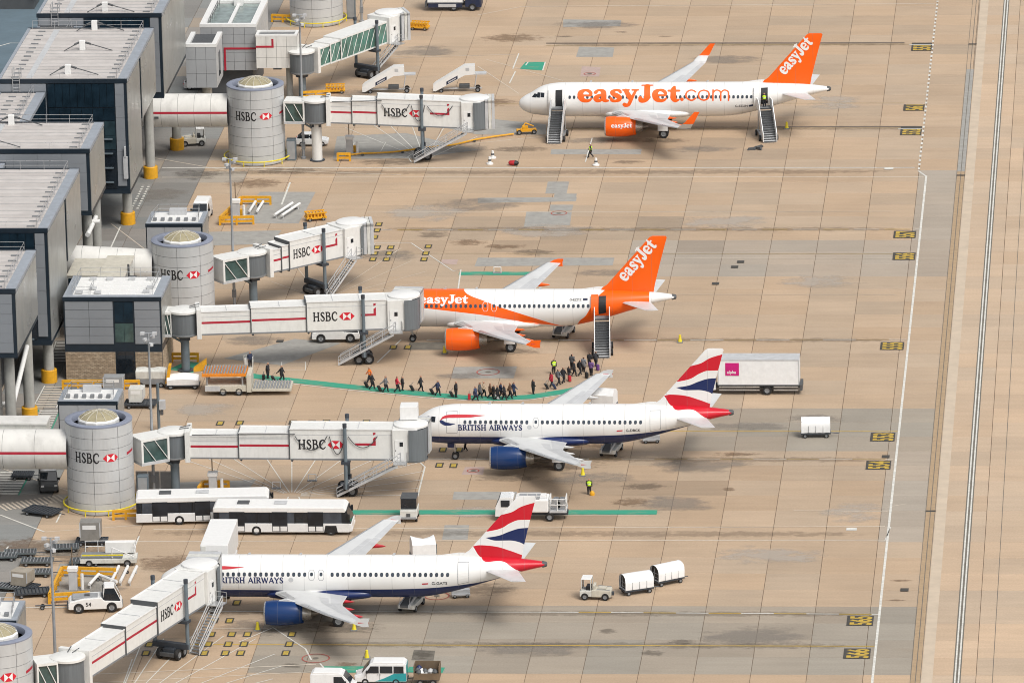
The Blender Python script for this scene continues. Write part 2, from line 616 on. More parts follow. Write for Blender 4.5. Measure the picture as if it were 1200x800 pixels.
def lay(t, fn, mats, name, par, u0=0.0, v0=0.0, su=1.0, m=0):
    """put flat lettering on a surface: fn(u, v) -> point"""
    vs, fs, _ = t
    mb = MB()
    mb.add([fn(u0 + a * su, v0 + b) for a, b in vs], fs, m)
    return mb.build(name, mats, par, fix=False)


# ================================================================ ground
base = MB().add([(-4000, -4000, -.06), (4000, -4000, -.06), (4000, 4000, -.06), (-4000, 4000, -.06)], [(0, 1, 2, 3)])
pm('joint', (.19, .142, .10), .9, grime=.2)
gr = structure(base.build('ground', 'joint'))
gr['label'] = 'dark joint sealant and sub-base showing between the apron slabs'

apron = bpy.data.objects.new('apron', None)
col.objects.link(apron)
structure(apron)
apron['label'] = 'weathered beige concrete apron of large rectangular slabs'

SX, SY, OX, OY = 5.3, 5.26, -.17, -94.2
BEIGE = (.462, .344, .237)
GREY = (.390, .328, .262)
COOL = (.27, .262, .245)
DGREY = (.335, .288, .230)


def slab_tint(i, j):
    x, y = OX + (i + .5) * SX, OY + (j + .5) * SY
    r = random.Random(i * 977 + j * 131 + 5)
    c = BEIGE
    k = r.uniform(.92, 1.06)
    if x < -43:
        c = COOL if r.random() < .85 else GREY
        k = r.uniform(.80, 1.0)
    elif x < -37 and r.random() < .2 and y > -78:
        c = GREY
    # replaced bays: pale grey strips across the stands
    if 27.1 < y < 42.7 and 10 < x < 48:
        c = GREY
    if -41.8 < y < -25.3 and 20 < x < 47:
        c = DGREY
    if -115.6 < y < -94.1 and x > -14 and x < 47:
        c = DGREY
    if 42 < y < 74.2 and 42 < x < 46.5:
        c = GREY
    if -73.2 < y < -41.2 and 43 < x < 46.5:
        c = GREY
    # oil-stained standing areas behind the noses and under the engines
    for sx, sy, rx, ry in ((9, -58, 22, 7.5), (4, 44, 20, 9), (12, 84, 14, 5.5), (-12, -102, 9, 6.5), (18, -50, 12, 5.5)):
        q = ((x - sx) / rx) ** 2 + ((y - sy) / ry) ** 2
        if q < 1 and r.random() < .7:
            k *= r.uniform(.80, .97)
    if x > 47:
        k *= 1.06
        c = (.492, .370, .260)
    t = r.uniform(-.015, .015)
    return (c[0] * k + t, c[1] * k, c[2] * k - t * .6, 1)


def slab_geo(mb, i, j, cols):
    x0, x1 = OX + i * SX + .026, OX + (i + 1) * SX - .026
    y0, y1 = OY + j * SY + .024, OY + (j + 1) * SY - .024
    z = -random.Random(i * 31 + j * 7).uniform(0, .004)
    b = .012
    mb.add([(x0, y0, -.055), (x1, y0, -.055), (x1, y1, -.055), (x0, y1, -.055),
            (x0, y0, z - b), (x1, y0, z - b), (x1, y1, z - b), (x0, y1, z - b),
            (x0 + b, y0 + b, z), (x1 - b, y0 + b, z), (x1 - b, y1 - b, z), (x0 + b, y1 - b, z)],
           [(0, 1, 5, 4), (1, 2, 6, 5), (2, 3, 7, 6), (3, 0, 4, 7), (4, 5, 9, 8), (5, 6, 10, 9), (6, 7, 11, 10), (7, 4, 8, 11), (8, 9, 10, 11)])
    cols += [slab_tint(i, j)] * 9


def slab_obj(mb, cols, name):
    o = mb.build(name, 'slab', apron, fix=False)
    a = o.data.color_attributes.new('tint', 'FLOAT_COLOR', 'CORNER')
    flat = []
    for c in cols:
        flat += list(c) * 4
    a.data.foreach_set('color', flat)
    return o


cells = []
for i in range(-20, 34):
    for j in range(-24, 72):
        x, y = OX + (i + .5) * SX, OY + (j + .5) * SY
        f = (y + 118.8) / 282
        seen = (-39.2 - 41 * f - 2) < x < (57.3 - 4 * f + 2) and -120 < y < 165
        cells.append((0 if seen else 1, y, x, i, j))
cells.sort()
for n, (u, y, x, i, j) in enumerate(cells[:300]):
    mb, cc = MB(), []
    slab_geo(mb, i, j, cc)
    slab_obj(mb, cc, 'slab')
mb, cc = MB(), []
for u, y, x, i, j in cells[300:]:
    slab_geo(mb, i, j, cc)
o = slab_obj(mb, cc, 'slab_field')
o['kind'] = 'stuff'


# ---------------------------------------------------------------- sheets laid on the slabs
def sheet(poly, z, mat, name):
    return MB().add([(x, y, z) for x, y in poly], [list(range(len(poly)))]).build(name, mat, apron, fix=False)


def fixpoly(p):
    a = sum(p[i][0] * p[(i + 1) % len(p)][1] - p[(i + 1) % len(p)][0] * p[i][1] for i in range(len(p)))
    return p if a > 0 else p[::-1]


def strip(pts, wd, z, mat, name='painted_line'):
    """painted line of even width along a polyline"""
    mb = MB()
    L, Rr = [], []
    for k, p in enumerate(pts):
        a = Vector(pts[max(k - 1, 0)])
        b = Vector(pts[min(k + 1, len(pts) - 1)])
        d = (b - a).normalized()
        n = Vector((-d.y, d.x)) * wd / 2
        L.append((p[0] + n.x, p[1] + n.y, z))
        Rr.append((p[0] - n.x, p[1] - n.y, z))
    n = len(pts)
    mb.add(Rr + L, [(k, k + 1, n + k + 1, n + k) for k in range(n - 1)])
    return mb.build(name, mat, apron, fix=False)


def dashes(a, b, wd, z, mats, on, off, name='painted_dashes'):
    a, b = Vector(a), Vector(b)
    d = (b - a)
    L = d.length
    d.normalize()
    n = Vector((-d.y, d.x)) * wd / 2
    mb = MB()
    t, k = 0.0, 0
    while t < L:
        p, q = a + d * t, a + d * min(t + on, L)
        mb.add([(p.x - n.x, p.y - n.y, z), (q.x - n.x, q.y - n.y, z), (q.x + n.x, q.y + n.y, z), (p.x + n.x, p.y + n.y, z)], [(0, 1, 2, 3)], k % len(mats))
        t += on + off
        k += 1
    return mb.build(name, mats, apron, fix=False)


ZP, ZG, ZW, ZY, ZK, ZT = .004, .020, .026, .032, .038, .044

# grey repair patches
for p, mt in (
    ([(-1.22, 69.05), (1.30, 69.03), (1.39, 63.49), (-1.11, 63.50)], 'patch_grey'),
    ([(-8.85, 61.57), (2.71, 61.91), (2.74, 59.95), (-8.66, 59.22)], 'patch_grey'),
    ([(-0.01, 63.49), (2.59, 63.48), (2.64, 59.95), (0.05, 59.96)], 'patch_grey'),
    ([(-0.13, 58.40), (2.56, 58.39), (2.55, 55.67), (-0.03, 55.68)], 'patch_grey'),
    ([(-2.68, 55.31), (2.58, 55.29), (2.82, 49.14), (-2.44, 48.39)], 'patch_grey'),
    ([(-6.63, 34.88), (8.88, 34.84), (8.90, 31.53), (-6.71, 31.20)], 'patch_grey'),
    ([(-5.37, 151.43), (2.10, 150.86), (2.21, 147.57), (-5.07, 147.21)], 'patch_grey'),
    ([(-2.25, 136.53), (2.21, 136.02), (2.32, 131.01), (-2.29, 131.07)], 'patch_grey'),
    ([(-1.95, 84.44), (8.88, 84.36), (8.93, 81.90), (-1.87, 81.98)], 'patch_grey'),
    ([(-5.47, -10.15), (1.33, -9.81), (1.32, -14.46), (-5.37, -14.48)], 'patch_grey'),
    ([(-11.17, -0.35), (-5.60, -0.00), (-5.49, -3.41), (-11.07, -3.42)], 'patch_dark'),
    ([(-1.49, -56.33), (4.96, -56.29), (5.00, -58.97), (-1.43, -59.02)], 'patch_grey'),
    ([(-1.44, -67.84), (1.05, -67.82), (1.29, -72.74), (-1.27, -72.76)], 'patch_grey'),
    ([(-0.86, -108.19), (1.20, -108.43), (1.32, -111.56), (-0.82, -111.32)], 'patch_dark'),
    ([(-1.10, -47.55), (0.93, -47.54), (0.98, -50.28), (-1.22, -50.30)], 'patch_rose'),
    ([(-1.19, 126.10), (1.19, 125.62), (1.31, 120.72), (-1.03, 120.75)], 'patch_rose'),
    ([(-10.65, 34.15), (-8.80, 34.15), (-8.81, 31.94), (-10.58, 32.31)], 'patch_rose'),
    ([(-28.33, 90.86), (-20.21, 92.47), (-10.72, 84.09), (-18.55, 80.05), (-27.75, 80.11)], 'patch_grey'),
    ([(-20.83, 99.23), (-11.35, 91.57), (-3.09, 91.50), (-3.47, 96.54), (-9.90, 99.14)], 'patch_grey'),
    ([(-34.72, 64.47), (-28.17, 64.43), (-28.66, 50.03), (-36.59, 50.06)], 'patch_grey'),
    ([(-39.12, 46.25), (-30.31, 46.98), (-30.83, 40.92), (-38.80, 40.20)], 'patch_grey'),
    ([(-23.94, 1.01), (-18.61, -0.70), (-24.21, -9.52), (-30.82, -6.83)], 'patch_grey'),
    ([(-30.06, -53.19), (-22.24, -52.24), (-22.68, -56.16), (-30.02, -57.11)], 'patch_grey'),
    ([(-38.62, -81.05), (-33.08, -81.00), (-32.90, -92.14), (-38.36, -92.19)], 'patch_grey'),
):
    ZP += .0004
    sheet(fixpoly(p), ZP, mt, 'concrete_patch')
ZP = .009
# spilled, driven-in stains
_ns = [0]


def stain(c, rx, ry, mat, seed=0, name='oil_stain'):
    _ns[0] += 1
    z = .0145 + .00005 * (_ns[0] % 90)
    sheet([(c[0] - rx, c[1] - ry), (c[0] + rx, c[1] - ry), (c[0] + rx, c[1] + ry), (c[0] - rx, c[1] + ry)], z, mat, name)


for c, rx, ry, mt in (
    ((0.10, -109.75), 1.6, 2.6, 'stain_dark'), ((-12.03, -113.27), 1.6, 1.6, 'stain_dark'), ((-6.96, -112.70), 1.9, 1.4, 'stain_brown'),
    ((16.85, -59.79), 3.6, 2.6, 'stain_brown'), ((26.54, -42.80), 4.4, 1.2, 'stain_brown'), ((12.02, -39.77), 6.0, 1.6, 'stain_brown'), ((9.21, -37.60), 5, 1.6, 'stain_dark'),
    ((-0.49, 37.09), 4.6, 2.2, 'stain_dark'), ((-4.11, 39.71), 4.2, 1.9, 'stain_brown'), ((-8.36, 41.60), 3.8, 2.4, 'stain_brown'), ((-12.58, 45.01), 3.0, 2.8, 'stain_dark'),
    ((24.51, -105.54), 2.3, 1.5, 'stain_dark'), ((22.02, -108.98), 1.8, 1.6, 'stain_dark'), ((17.26, -102.17), 1.6, 1.3, 'stain_dark'),
    ((-4.48, 142.08), 2.0, .9, 'stain_dark'), ((8.31, 141.92), 1.8, .8, 'stain_dark'), ((2.53, 144.31), 1.6, .8, 'stain_dark'), ((-11.91, -56.99), 2.0, 1.5, 'stain_dark'),
    ((17.82, -54.41), 4.2, 2.2, 'stain_dark'), ((8.99, -46.89), 7, 3.2, 'stain_dark'), ((3.62, -51.48), 6, 2.2, 'stain_dark'), ((-16.81, -0.01), 3.2, 2.2, 'stain_dark'),
    ((28.75, -18.34), 4.5, 1.6, 'stain_dark'), ((26.57, -55.26), 1.2, 1.2, 'stain_brown'), ((7.54, 78.24), 4, 1.4, 'stain_dark'), ((-5.64, 84.47), 6, 2.5, 'stain_dark'),
    ((11.49, 88.47), 5, 2.2, 'stain_dark'), ((0.32, -4.09), 6, 2.5, 'stain_dark'), ((-4.45, -13.48), 5, 2.5, 'stain_grey'), ((-8.50, -101.38), 7, 3.0, 'stain_dark'),
    ((-16.76, -101.47), 6, 5.0, 'stain_grey'), ((21.21, -60.35), 7, 5, 'stain_grey'), ((23.06, -46.81), 9, 5, 'stain_grey'), ((11.94, -51.43), 8, 4, 'stain_grey'),
    ((-8.59, 58.44), 9, 5, 'stain_grey'), ((0.23, 46.86), 10, 5, 'stain_pale'), ((-14.23, 54.59), 8, 6, 'stain_pale'), ((9.31, 28.24), 8, 3, 'stain_grey'),
    ((-16.42, 35.65), 6, 4, 'stain_grey'), ((26.75, -32.81), 9, 3, 'stain_grey'), ((34.65, -29.61), 6, 3, 'stain_grey'), ((31.10, -103.62), 9, 5, 'stain_grey'),
    ((10.13, -107.80), 9, 4, 'stain_grey'), ((3.67, -89.04), 7, 3.5, 'stain_dark'), ((15.82, 84.31), 7, 3, 'stain_grey'), ((3.29, 88.53), 9, 3, 'stain_grey'),
    ((-12.81, 84.52), 7, 3, 'stain_grey'), ((-20.44, 78.43), 8, 3, 'stain_dark'), ((-33.28, 74.46), 8, 3, 'stain_dark'), ((-46.08, 62.55), 5, 6, 'stain_grey'),
    ((-35.66, 68.45), 6, 4, 'stain_brown'), ((-24.21, 35.67), 5, 3, 'stain_brown'), ((-28.05, -0.02), 6, 4, 'stain_grey'), ((-30.54, -26.64), 6, 4, 'stain_pale'),
    ((-23.68, -39.32), 7, 4, 'stain_pale'), ((-27.55, -80.95), 6, 5, 'stain_brown'), ((-37.30, -78.20), 7, 6, 'stain_dark'), ((-34.95, -89.40), 7, 4, 'stain_grey'),
    ((-42.83, -75.38), 6, 5, 'stain_brown'), ((-28.33, -108.23), 6, 5, 'stain_pale'), ((1.54, -63.43), 6, 3, 'stain_pale'), ((32.47, 24.57), 8, 4, 'stain_pale'),
    ((39.43, -63.17), 5, 6, 'stain_pale'), ((31.52, -77.62), 9, 5, 'stain_pale'), ((20.63, 50.59), 9, 5, 'stain_pale'), ((31.22, 107.31), 6, 6, 'stain_pale'),
    ((-0.77, 148.08), 9, 4, 'stain_grey'), ((16.52, 129.49), 8, 4, 'stain_grey'), ((-11.14, 141.24), 7, 4, 'stain_brown'), ((-11.64, 107.72), 6, 4, 'stain_brown'),
    ((44.83, -85.90), 2, .6, 'stain_brown'), ((44.61, -92.21), 2, .5, 'stain_brown'),
    ((-43.23, 72.50), 5, 4, 'stain_dark'), ((-36.90, 107.96), 6, 5, 'stain_grey'), ((-27.84, 112.23), 7, 4, 'stain_grey'), ((-21.39, 134.48), 7, 5, 'stain_grey')):
    stain(c, rx, ry, mt)
# tyre rubber along the lead-in lines
for a, b, wd in (((-6.52, 137.50), (40.80, 137.37), 3.0), ((-3.31, 94.43), (42.48, 94.47), 3.4), ((-20.47, 47.32), (42.78, 47.27), 3.4), ((-11.23, 0.33), (42.69, 0.72), 3.0),
                 ((-5.32, -44.81), (42.80, -44.57), 3.2), ((-13.74, -106.49), (42.62, -106.65), 3.2), ((-23.13, -96.69), (43.10, -96.69), 3.0), ((-47.45, 73.74), (41.75, 73.18), 3.6), ((-33.04, -71.27), (42.83, -70.11), 3.6)):
    n = 1
    for k in range(n):
        x0, x1 = a[0] + (b[0] - a[0]) * k / n - 1, a[0] + (b[0] - a[0]) * (k + 1) / n + 1
        y0 = a[1] + (b[1] - a[1]) * (k + .5) / n
        stain(((x0 + x1) / 2, y0), (x1 - x0) / 2, wd / 2, 'tyre_marks', name='tyre_mark')

# taxiway edge: dark band with two white stripes, drain channel, pale strip
strip([(51.05, -215), (51.05, 280)], .74, ZP, 'patch_dark')
strip([(50.88, -215), (50.88, 280)], .15, ZW, 'paint_white')
strip([(51.22, -215), (51.22, 280)], .15, ZW, 'paint_white')
strip([(48.25, -215), (48.25, 280)], 1.05, ZP, 'concrete_pale', 'pale_strip')
pm('drain_edge', (.40, .285, .175), .85, var=.1, grime=.3)
strip([(46.95, -215), (46.95, 73.5)], .42, ZP, 'drain_edge', 'drain_channel')
strip([(47.42, -215), (47.42, 73.5)], .40, ZP, 'drain_edge', 'drain_channel')
strip([(47.18, -215), (47.18, 280)], .07, ZG, 'patch_dark', 'drain_channel')
strip([(46.7, -215), (46.7, 280)], .05, ZG, 'patch_dark', 'drain_channel')
strip([(47.64, -215), (47.64, 280)], .05, ZG, 'patch_dark', 'drain_channel')
strip([(46.95, 73.5), (46.95, 124)], .42, ZP, 'patch_grey', 'drain_channel')
strip([(47.42, 73.5), (47.42, 124)], .40, ZP, 'patch_grey', 'drain_channel')
strip([(54.4, -215), (54.4, 280)], .06, ZP, 'patch_dark', 'drain_channel')
for y in (71.4, 137.0, -63.0):
    sheet([(46.7, y), (47.7, y), (47.7, y + .5), (46.7, y + .5)], ZK, 'paint_black', 'drain_grate')

# stand boundary line along the taxiway
strip([(43.15, -215), (43.15, 71.5)], .24, ZW, 'paint_white')
strip([(43.15, 71.2), (42.15, 73.8)], .22, ZW + .001, 'paint_white')
dashes((42.2, 74.4), (42.2, 161), .26, ZW, ['paint_white'], .95, 1.05)

# long lines along the stands
for a, b, wd, mt in (
    ((-11.19, 158.64), (41.94, 159.54), .18, 'paint_faint'),
    ((-6.50, 137.22), (40.90, 137.36), .16, 'paint_faint_yellow'), ((-6.59, 138.42), (38.63, 138.08), .5, 'paint_dark'),
    ((-10.52, 106.85), (39.56, 106.80), .13, 'paint_faint_yellow'),
    ((-3.30, 94.22), (42.48, 94.47), .16, 'paint_faint_yellow'), ((23.46, 95.05), (41.44, 95.07), .45, 'paint_dark'),
    ((-47.70, 75.77), (41.69, 75.35), .26, 'paint_white'), ((-47.16, 71.32), (42.92, 70.97), .20, 'paint_faint'),
    ((-21.22, 55.01), (39.61, 55.19), .14, 'paint_faint'),
    ((-19.45, 36.77), (42.60, 36.42), .14, 'paint_faint_yellow'), ((15.66, 34.64), (42.66, 34.39), .12, 'paint_faint'),
    ((2.29, 19.23), (41.20, 19.08), .12, 'paint_faint'),
    ((-5.33, -44.69), (11.47, -44.60), .18, 'paint_white'),
    ((11.66, -34.45), (43.02, -34.45), .17, 'paint_yellow'),
    ((-30.68, -69.51), (42.76, -67.95), .16, 'paint_faint'), ((-32.75, -73.58), (42.99, -72.55), .20, 'paint_faint'),
    ((33.40, -62.62), (42.85, -62.85), .12, 'paint_faint'),
    ((-27.28, -106.77), (43.02, -106.59), .20, 'paint_yellow'),
    ((-25.66, -96.44), (10.91, -96.34), .16, 'paint_white'),
    ((-49.33, -48.12), (-38.08, -59.25), .14, 'paint_faint'),
    ((-42.52, -95.52), (-33.35, -95.16), .16, 'paint_white'),
    ((-21.69, -101.79), (-14.27, -101.55), .10, 'paint_faint'),
    ((-31.40, -116.09), (-9.80, -112.73), .18, 'paint_faint'), ((-31.06, -118.66), (-8.78, -114.79), .14, 'paint_faint'),
    ((-46.96, -64.65), (-41.62, -70.47), .2, 'paint_white'), ((-41.62, -70.47), (-32.15, -68.07), .14, 'paint_faint'),
    ((-49.34, 80.67), (-39.90, 74.50), .16, 'paint_faint'), ((-40.00, 75.31), (-18.86, 72.35), .14, 'paint_faint'),
    ((-27.32, 80.93), (-3.03, 90.66), .14, 'paint_faint'), ((-16.54, 153.95), (-11.19, 158.64), .16, 'paint_faint'),
    ((-50.51, 50.12), (-43.75, 35.72), .12, 'paint_faint'),
    ((-14.23, 126.25), (-7.99, 112.03), .12, 'paint_faint'), ((-13.46, 129.84), (-2.99, 118.56), .12, 'paint_faint'), ((-28.56, 130.47), (-9.91, 132.52), .12, 'paint_faint'),
    ((44.66, -60.19), (42.81, -61.38), .12, 'paint_faint'),
):
    strip([a, b], wd, ZW if 'white' in mt else ZG, mt)
dashes((-20.46, 47.21), (43.27, 47.08), .17, ZY, ['paint_white', 'paint_yellow'], 2.9, .6)
dashes((-9.38, 0.47), (42.88, 0.72), .17, ZY, ['paint_white', 'paint_faint_yellow'], 3.6, .0)
dashes((11.47, -44.60), (42.80, -44.57), .15, ZY, ['paint_faint_yellow', 'paint_faint'], 3.4, .0)
dashes((10.91, -96.34), (43.11, -96.71), .18, ZY, ['paint_white', 'paint_yellow'], 3.15, .0)

# white edges of the service areas
for p, wd in (
    ([(-9.63, 132.97), (-9.74, 124.85)], .16), ([(-9.31, 123.51), (-9.57, 117.30)], .16), ([(43.36, -68.09), (42.91, -72.70)], .1),
    ([(-28.36, 58.54), (-30.64, 50.04)], .0), ([(-13.94, -8.49), (-12.20, 0.68)], .16), ([(2.56, 78.27), (2.58, 89.79)], .14),
    ([(-36.21, -39.37), (-36.89, -53.54)], .1), ([(-31.66, 68.82), (-31.56, 58.56)], .22),
    ([(-6.85, -43.59), (-5.24, -47.58), (-5.05, -58.44)], .16), ([(-24.35, -8.17), (-21.76, -8.17), (-21.41, -11.52), (-23.99, -11.52), (-24.35, -8.17)], .10),
    ([(-25.93, 87.51), (-25.83, 83.38), (-22.34, 83.35), (-22.15, 87.90), (-25.93, 87.51)], .10),
    ([(-11.27, -108.04), (-10.35, -111.43)], .16), ([(-9.42, -112.46), (-8.75, -114.27), (-8.76, -116.59)], .16), ([(-15.11, -101.45), (-11.27, -108.04)], .14),
    ([(-17.90, -106.01), (-15.11, -101.45)], .12), ([(-24.28, -63.61), (-24.82, -75.24)], .0),
    ([(-9.04, 29.00), (-8.13, 29.73), (-7.62, 19.24)], .16), ([(-20.95, 34.18), (-18.91, 41.26), (-14.79, 41.25), (-9.07, 29.37)], .13),
    ([(-31.85, -71.84), (-31.81, -80.99)], .16),
):
    if wd:
        strip(p, wd, ZW, 'paint_white')
# turning fans under the passenger bridges
def fan(apex, ends, wd=.10, mt='paint_white'):
    for e in ends:
        a, b = Vector(apex), Vector(e)
        strip([tuple(a + (b - a) * .07), tuple(b)], wd, ZW, mt)


fan((-17.93, -57.93), [(-30.92, -44.64), (-29.32, -43.08), (-26.72, -42.45), (-23.43, -39.94), (-19.92, -39.30), (-16.35, -39.28), (-13.36, -42.38), (-9.89, -43.29), (-5.44, -45.43), (-5.28, -49.10), (-5.19, -52.14), (-5.26, -55.15), (-5.31, -57.55)])
strip([(-18.34, -60.61), (-18.25, -58.23), (-17.20, -58.22), (-16.60, -60.60)], .14, ZW, 'paint_white')
fan((-22.46, 16.75), [(-15.76, 39.00), (-14.08, 33.42), (-11.93, 29.01), (-10.20, 25.73), (-9.37, 21.75), (-11.03, 18.88), (-29.49, 39.42), (-29.06, 24.67), (-20.46, 37.15)], .09, 'paint_faint')
fan((-27.26, -129.22), [(-27.25, -102.38), (-25.27, -105.03), (-22.65, -104.20), (-19.60, -104.17), (-16.38, -104.93), (-14.05, -109.65), (-13.00, -113.29), (-13.39, -117.16), (-15.51, -120.00), (-18.56, -121.57), (-27.52, -111.37)], .11)
fan((-16.64, 79.22), [(-27.71, 95.06), (-25.73, 99.28), (-22.72, 97.13), (-20.31, 99.23), (-15.77, 94.96), (-11.28, 90.73), (-27.18, 84.63)], .10)
strip([(-18.20, 78.42), (-18.83, 80.87), (-18.37, 82.50)], .12, ZW, 'paint_white')

# yellow-on-black nose wheel stop squares
for p in ((-28.31, -31.76), (-26.25, -31.59), (-20.67, -31.41), (-18.69, -31.40), (-17.17, -31.24), (-12.93, -31.22), (-3.93, -41.40), (-3.80, -46.96), (-2.33, -47.10), (-2.24, -41.40),
          (-12.75, -2.40), (-11.17, -2.40), (-19.31, 49.61), (-19.25, 46.94), (-19.26, 43.90), (-18.53, 39.38), (-16.97, 39.38), (-12.70, 39.74), (-18.57, 36.77), (-16.91, 36.77), (-12.72, 36.76), (-18.52, 34.17), (-16.96, 34.17), (-12.69, 34.16),
          (-19.51, -93.65), (-19.57, -99.35), (-21.06, -99.37), (-20.85, -103.65), (-18.87, -103.63), (-17.35, -103.61), (-13.06, -103.56), (-20.83, -109.46), (-18.82, -109.44), (-17.35, -109.42), (-13.02, -109.37),
          (-20.79, -106.70), (-18.85, -106.68), (-17.34, -106.66), (-12.98, -106.61), (-26.39, -103.97), (-26.44, -106.89), (-26.44, -109.53)):
    x, y = p
    mb = MB()
    mb.add([(x - .40, y - .80, ZK), (x + .40, y - .80, ZK), (x + .40, y + .80, ZK), (x - .40, y + .80, ZK)], [(0, 1, 2, 3)], 0)
    mb.add([(x - .25, y - .56, ZT), (x + .25, y - .56, ZT), (x + .25, y + .56, ZT), (x - .25, y + .56, ZT)], [(0, 1, 2, 3)], 1)
    mb.build('stop_marker', ['paint_black', 'marker_yellow'], apron, fix=False)

# green walkways
def green(pts, wd):
    strip(pts, wd, ZG, 'paint_green', 'green_walkway')


green([(-32.77, -10.87), (-30.24, -11.87), (-26.51, -13.86), (-21.71, -15.67), (-16.93, -17.48), (-12.19, -19.11), (-7.47, -20.73), (-3.28, -21.86), (-0.06, -22.33), (3.53, -21.67), (7.02, -19.71), (9.61, -17.74)], 1.6)
strip([(-32.61, -12.21), (-30.07, -13.37), (-26.36, -15.19), (-21.57, -16.99), (-16.80, -18.79), (-12.07, -20.41), (-7.36, -22.03), (-3.18, -22.99), (0.04, -23.47), (3.61, -22.81), (7.10, -20.85), (10.53, -17.90)], .14, ZW, 'paint_white')
green([(-11.96, -63.53), (19.66, -63.31)], 1.5)
strip([(-11.84, -64.64), (18.87, -64.43)], .10, ZW, 'paint_faint')
green([(-8.19, 28.09), (0.19, 28.07)], 1.4)
green([(-8.99, -114.27), (-3.31, -114.21)], 1.9)
green([(-0.88, -114.18), (2.54, -114.40)], 1.7)
sheet(fixpoly([(-8.89, 124.84), (-8.42, 128.43), (-5.95, 128.40), (-5.94, 123.92)]), ZG, 'paint_green', 'green_walkway')
strip([(-5.95, 128.40), (-5.94, 123.92)], .15, ZW, 'paint_white')
strip([(-8.28, 126.63), (-8.09, 128.43)], .15, ZW, 'paint_white')
green([(-35.53, -9.54), (-32.77, -10.87)], 3.6)
# zebra ladders by the pier
def ladder(a, b, wd, n, mt='paint_white', edge='paint_green'):
    a, b = Vector(a), Vector(b)
    d = (b - a)
    L = d.length
    d.normalize()
    s = Vector((-d.y, d.x))
    for k in range(n):
        c = a + d * L * (k + .5) / n
        strip([tuple(c - s * wd / 2), tuple(c + s * wd / 2)], L / n * .45, ZW, mt, 'crossing_bar')
    if edge:
        for e in (-1, 1):
            strip([tuple(a + s * e * (wd / 2 + .15)), tuple(b + s * e * (wd / 2 + .15))], .14, ZW, edge)


ladder((-47.01, -34.69), (-47.12, -26.69), 2.0, 9)
ladder((-47.75, -26.05), (-47.64, -17.55), 2.2, 9, 'paint_faint', 'paint_white')
ladder((-47.67, -57.82), (-47.56, -49.34), 3.0, 9)
ladder((-47.30, -62.29), (-41.23, -58.68), 2.4, 14, 'paint_faint', None)
ladder((-48.49, -8.55), (-48.90, -0.04), 2.0, 7, 'paint_white', 'paint_white')
for o_ in (0, .7):
    a, b = (-48.96, 56.69), (-48.94, 67.73)
    dashes((a[0] + o_, a[1]), (b[0] + o_, b[1]), .28, ZW, ['paint_white'], .6, .5)
for a, b in (((-48.68, -33.75), (-48.67, -26.05)), ((-49.13, 39.48), (-49.22, 48.58)), ((-44.83, -78.26), (-44.55, -75.40)), ((-40.85, -67.25), (-40.80, -63.73))):
    strip([a, b], .16, ZW, 'paint_white')

# red hydrant rings
def ring(c, r, mt, wd=.12):
    strip([(c[0] + r * math.cos(2 * PI * k / 24), c[1] + r * math.sin(2 * PI * k / 24)) for k in range(25)], wd, ZK, mt, 'hydrant_ring')


for c, r in (((-1.62, -12.15), 1.2), ((0.05, 122.07), .7), ((-0.15, -48.92), .6), ((-9.99, -110.91), 1.3), ((1.15, 54.52), .9), ((-0.15, -91.28), 1.2)):
    ring(c, r, 'paint_red')
    sheet([(c[0] + .3 * math.cos(2 * PI * q / 10), c[1] + .3 * math.sin(2 * PI * q / 10)) for q in range(10)], ZT, 'patch_dark', 'hydrant_cover')

# stand numbers: yellow figures on black, read from the taxiway
def stand_number(c, s, wx=2.55, wy=3.1, faint=False, bar=False):
    x, y = c
    mb = MB().add([(x - wx / 2, y - wy / 2, ZK), (x + wx / 2, y - wy / 2, ZK), (x + wx / 2, y + wy / 2, ZK), (x - wx / 2, y + wy / 2, ZK)], [(0, 1, 2, 3)])
    o = mb.build('stand_number', 'paint_black', apron, fix=False)
    t = sans2d(s, 1.0, .03)
    h = max(v[1] for v in t[0])
    su, sv = (wy * .88) / t[2], (wx * .82) / h
    vs = [(x + wx * .41 - v * sv, y - wy * .44 + u * su, ZT) for u, v in t[0]]
    MB().add(vs, t[1]).build('figures', 'paint_yellow', o, fix=False)
    if bar:
        strip([(x - wx / 2, y + wy / 2 + .7), (x + wx / 2, y + wy / 2 + .7)], .9, ZK, 'paint_black')
        strip([(x - wx / 2 - .3, y + wy / 2 + .05), (x + wx / 2, y + wy / 2 + .05)], .25, ZT, 'paint_white')


for p, s, bar in (((40.85, 135.31), '551', True), ((40.77, 104.43), '561', False), ((40.75, 92.40), '552', True), ((41.42, 44.82), '557', False), ((41.62, 35.31), '556', False),
             ((41.43, -1.84), '555', False), ((41.53, -36.52), '553', False), ((41.42, -46.71), '554', False), ((41.37, -98.72), '565', False), ((41.43, -108.89), '566', False)):
    stand_number(p, s, bar=bar)
for p in ((38.59, 74.80), (39.39, -68.99)):
    sheet([(p[0] - .45, p[1] - .45), (p[0] + .6, p[1] - .45), (p[0] + .6, p[1] + .45), (p[0] - .45, p[1] + .45)], ZT, 'paint_white', 'painted_block')
for p in ((20.93, 23.69), (-25.42, -0.02), (23.28, 32.96), (22.71, 30.77), (45.34, -88.92), (42.07, -43.65)):
    sheet([(p[0] - .4, p[1] - .5), (p[0] + .4, p[1] - .5), (p[0] + .4, p[1] + .5), (p[0] - .4, p[1] + .5)], ZT, 'paint_black', 'drain_grate')
# road on the far side of the pier
sheet([(-160, -215), (-63.2, -215), (-63.2, 190), (-160, 190)], .03, 'asphalt_blue', 'road')
strip([(-76.61, 136.99), (-74.97, 139.28), (-73.65, 139.26), (-72.88, 141.57)], .2, .04, 'paint_white')


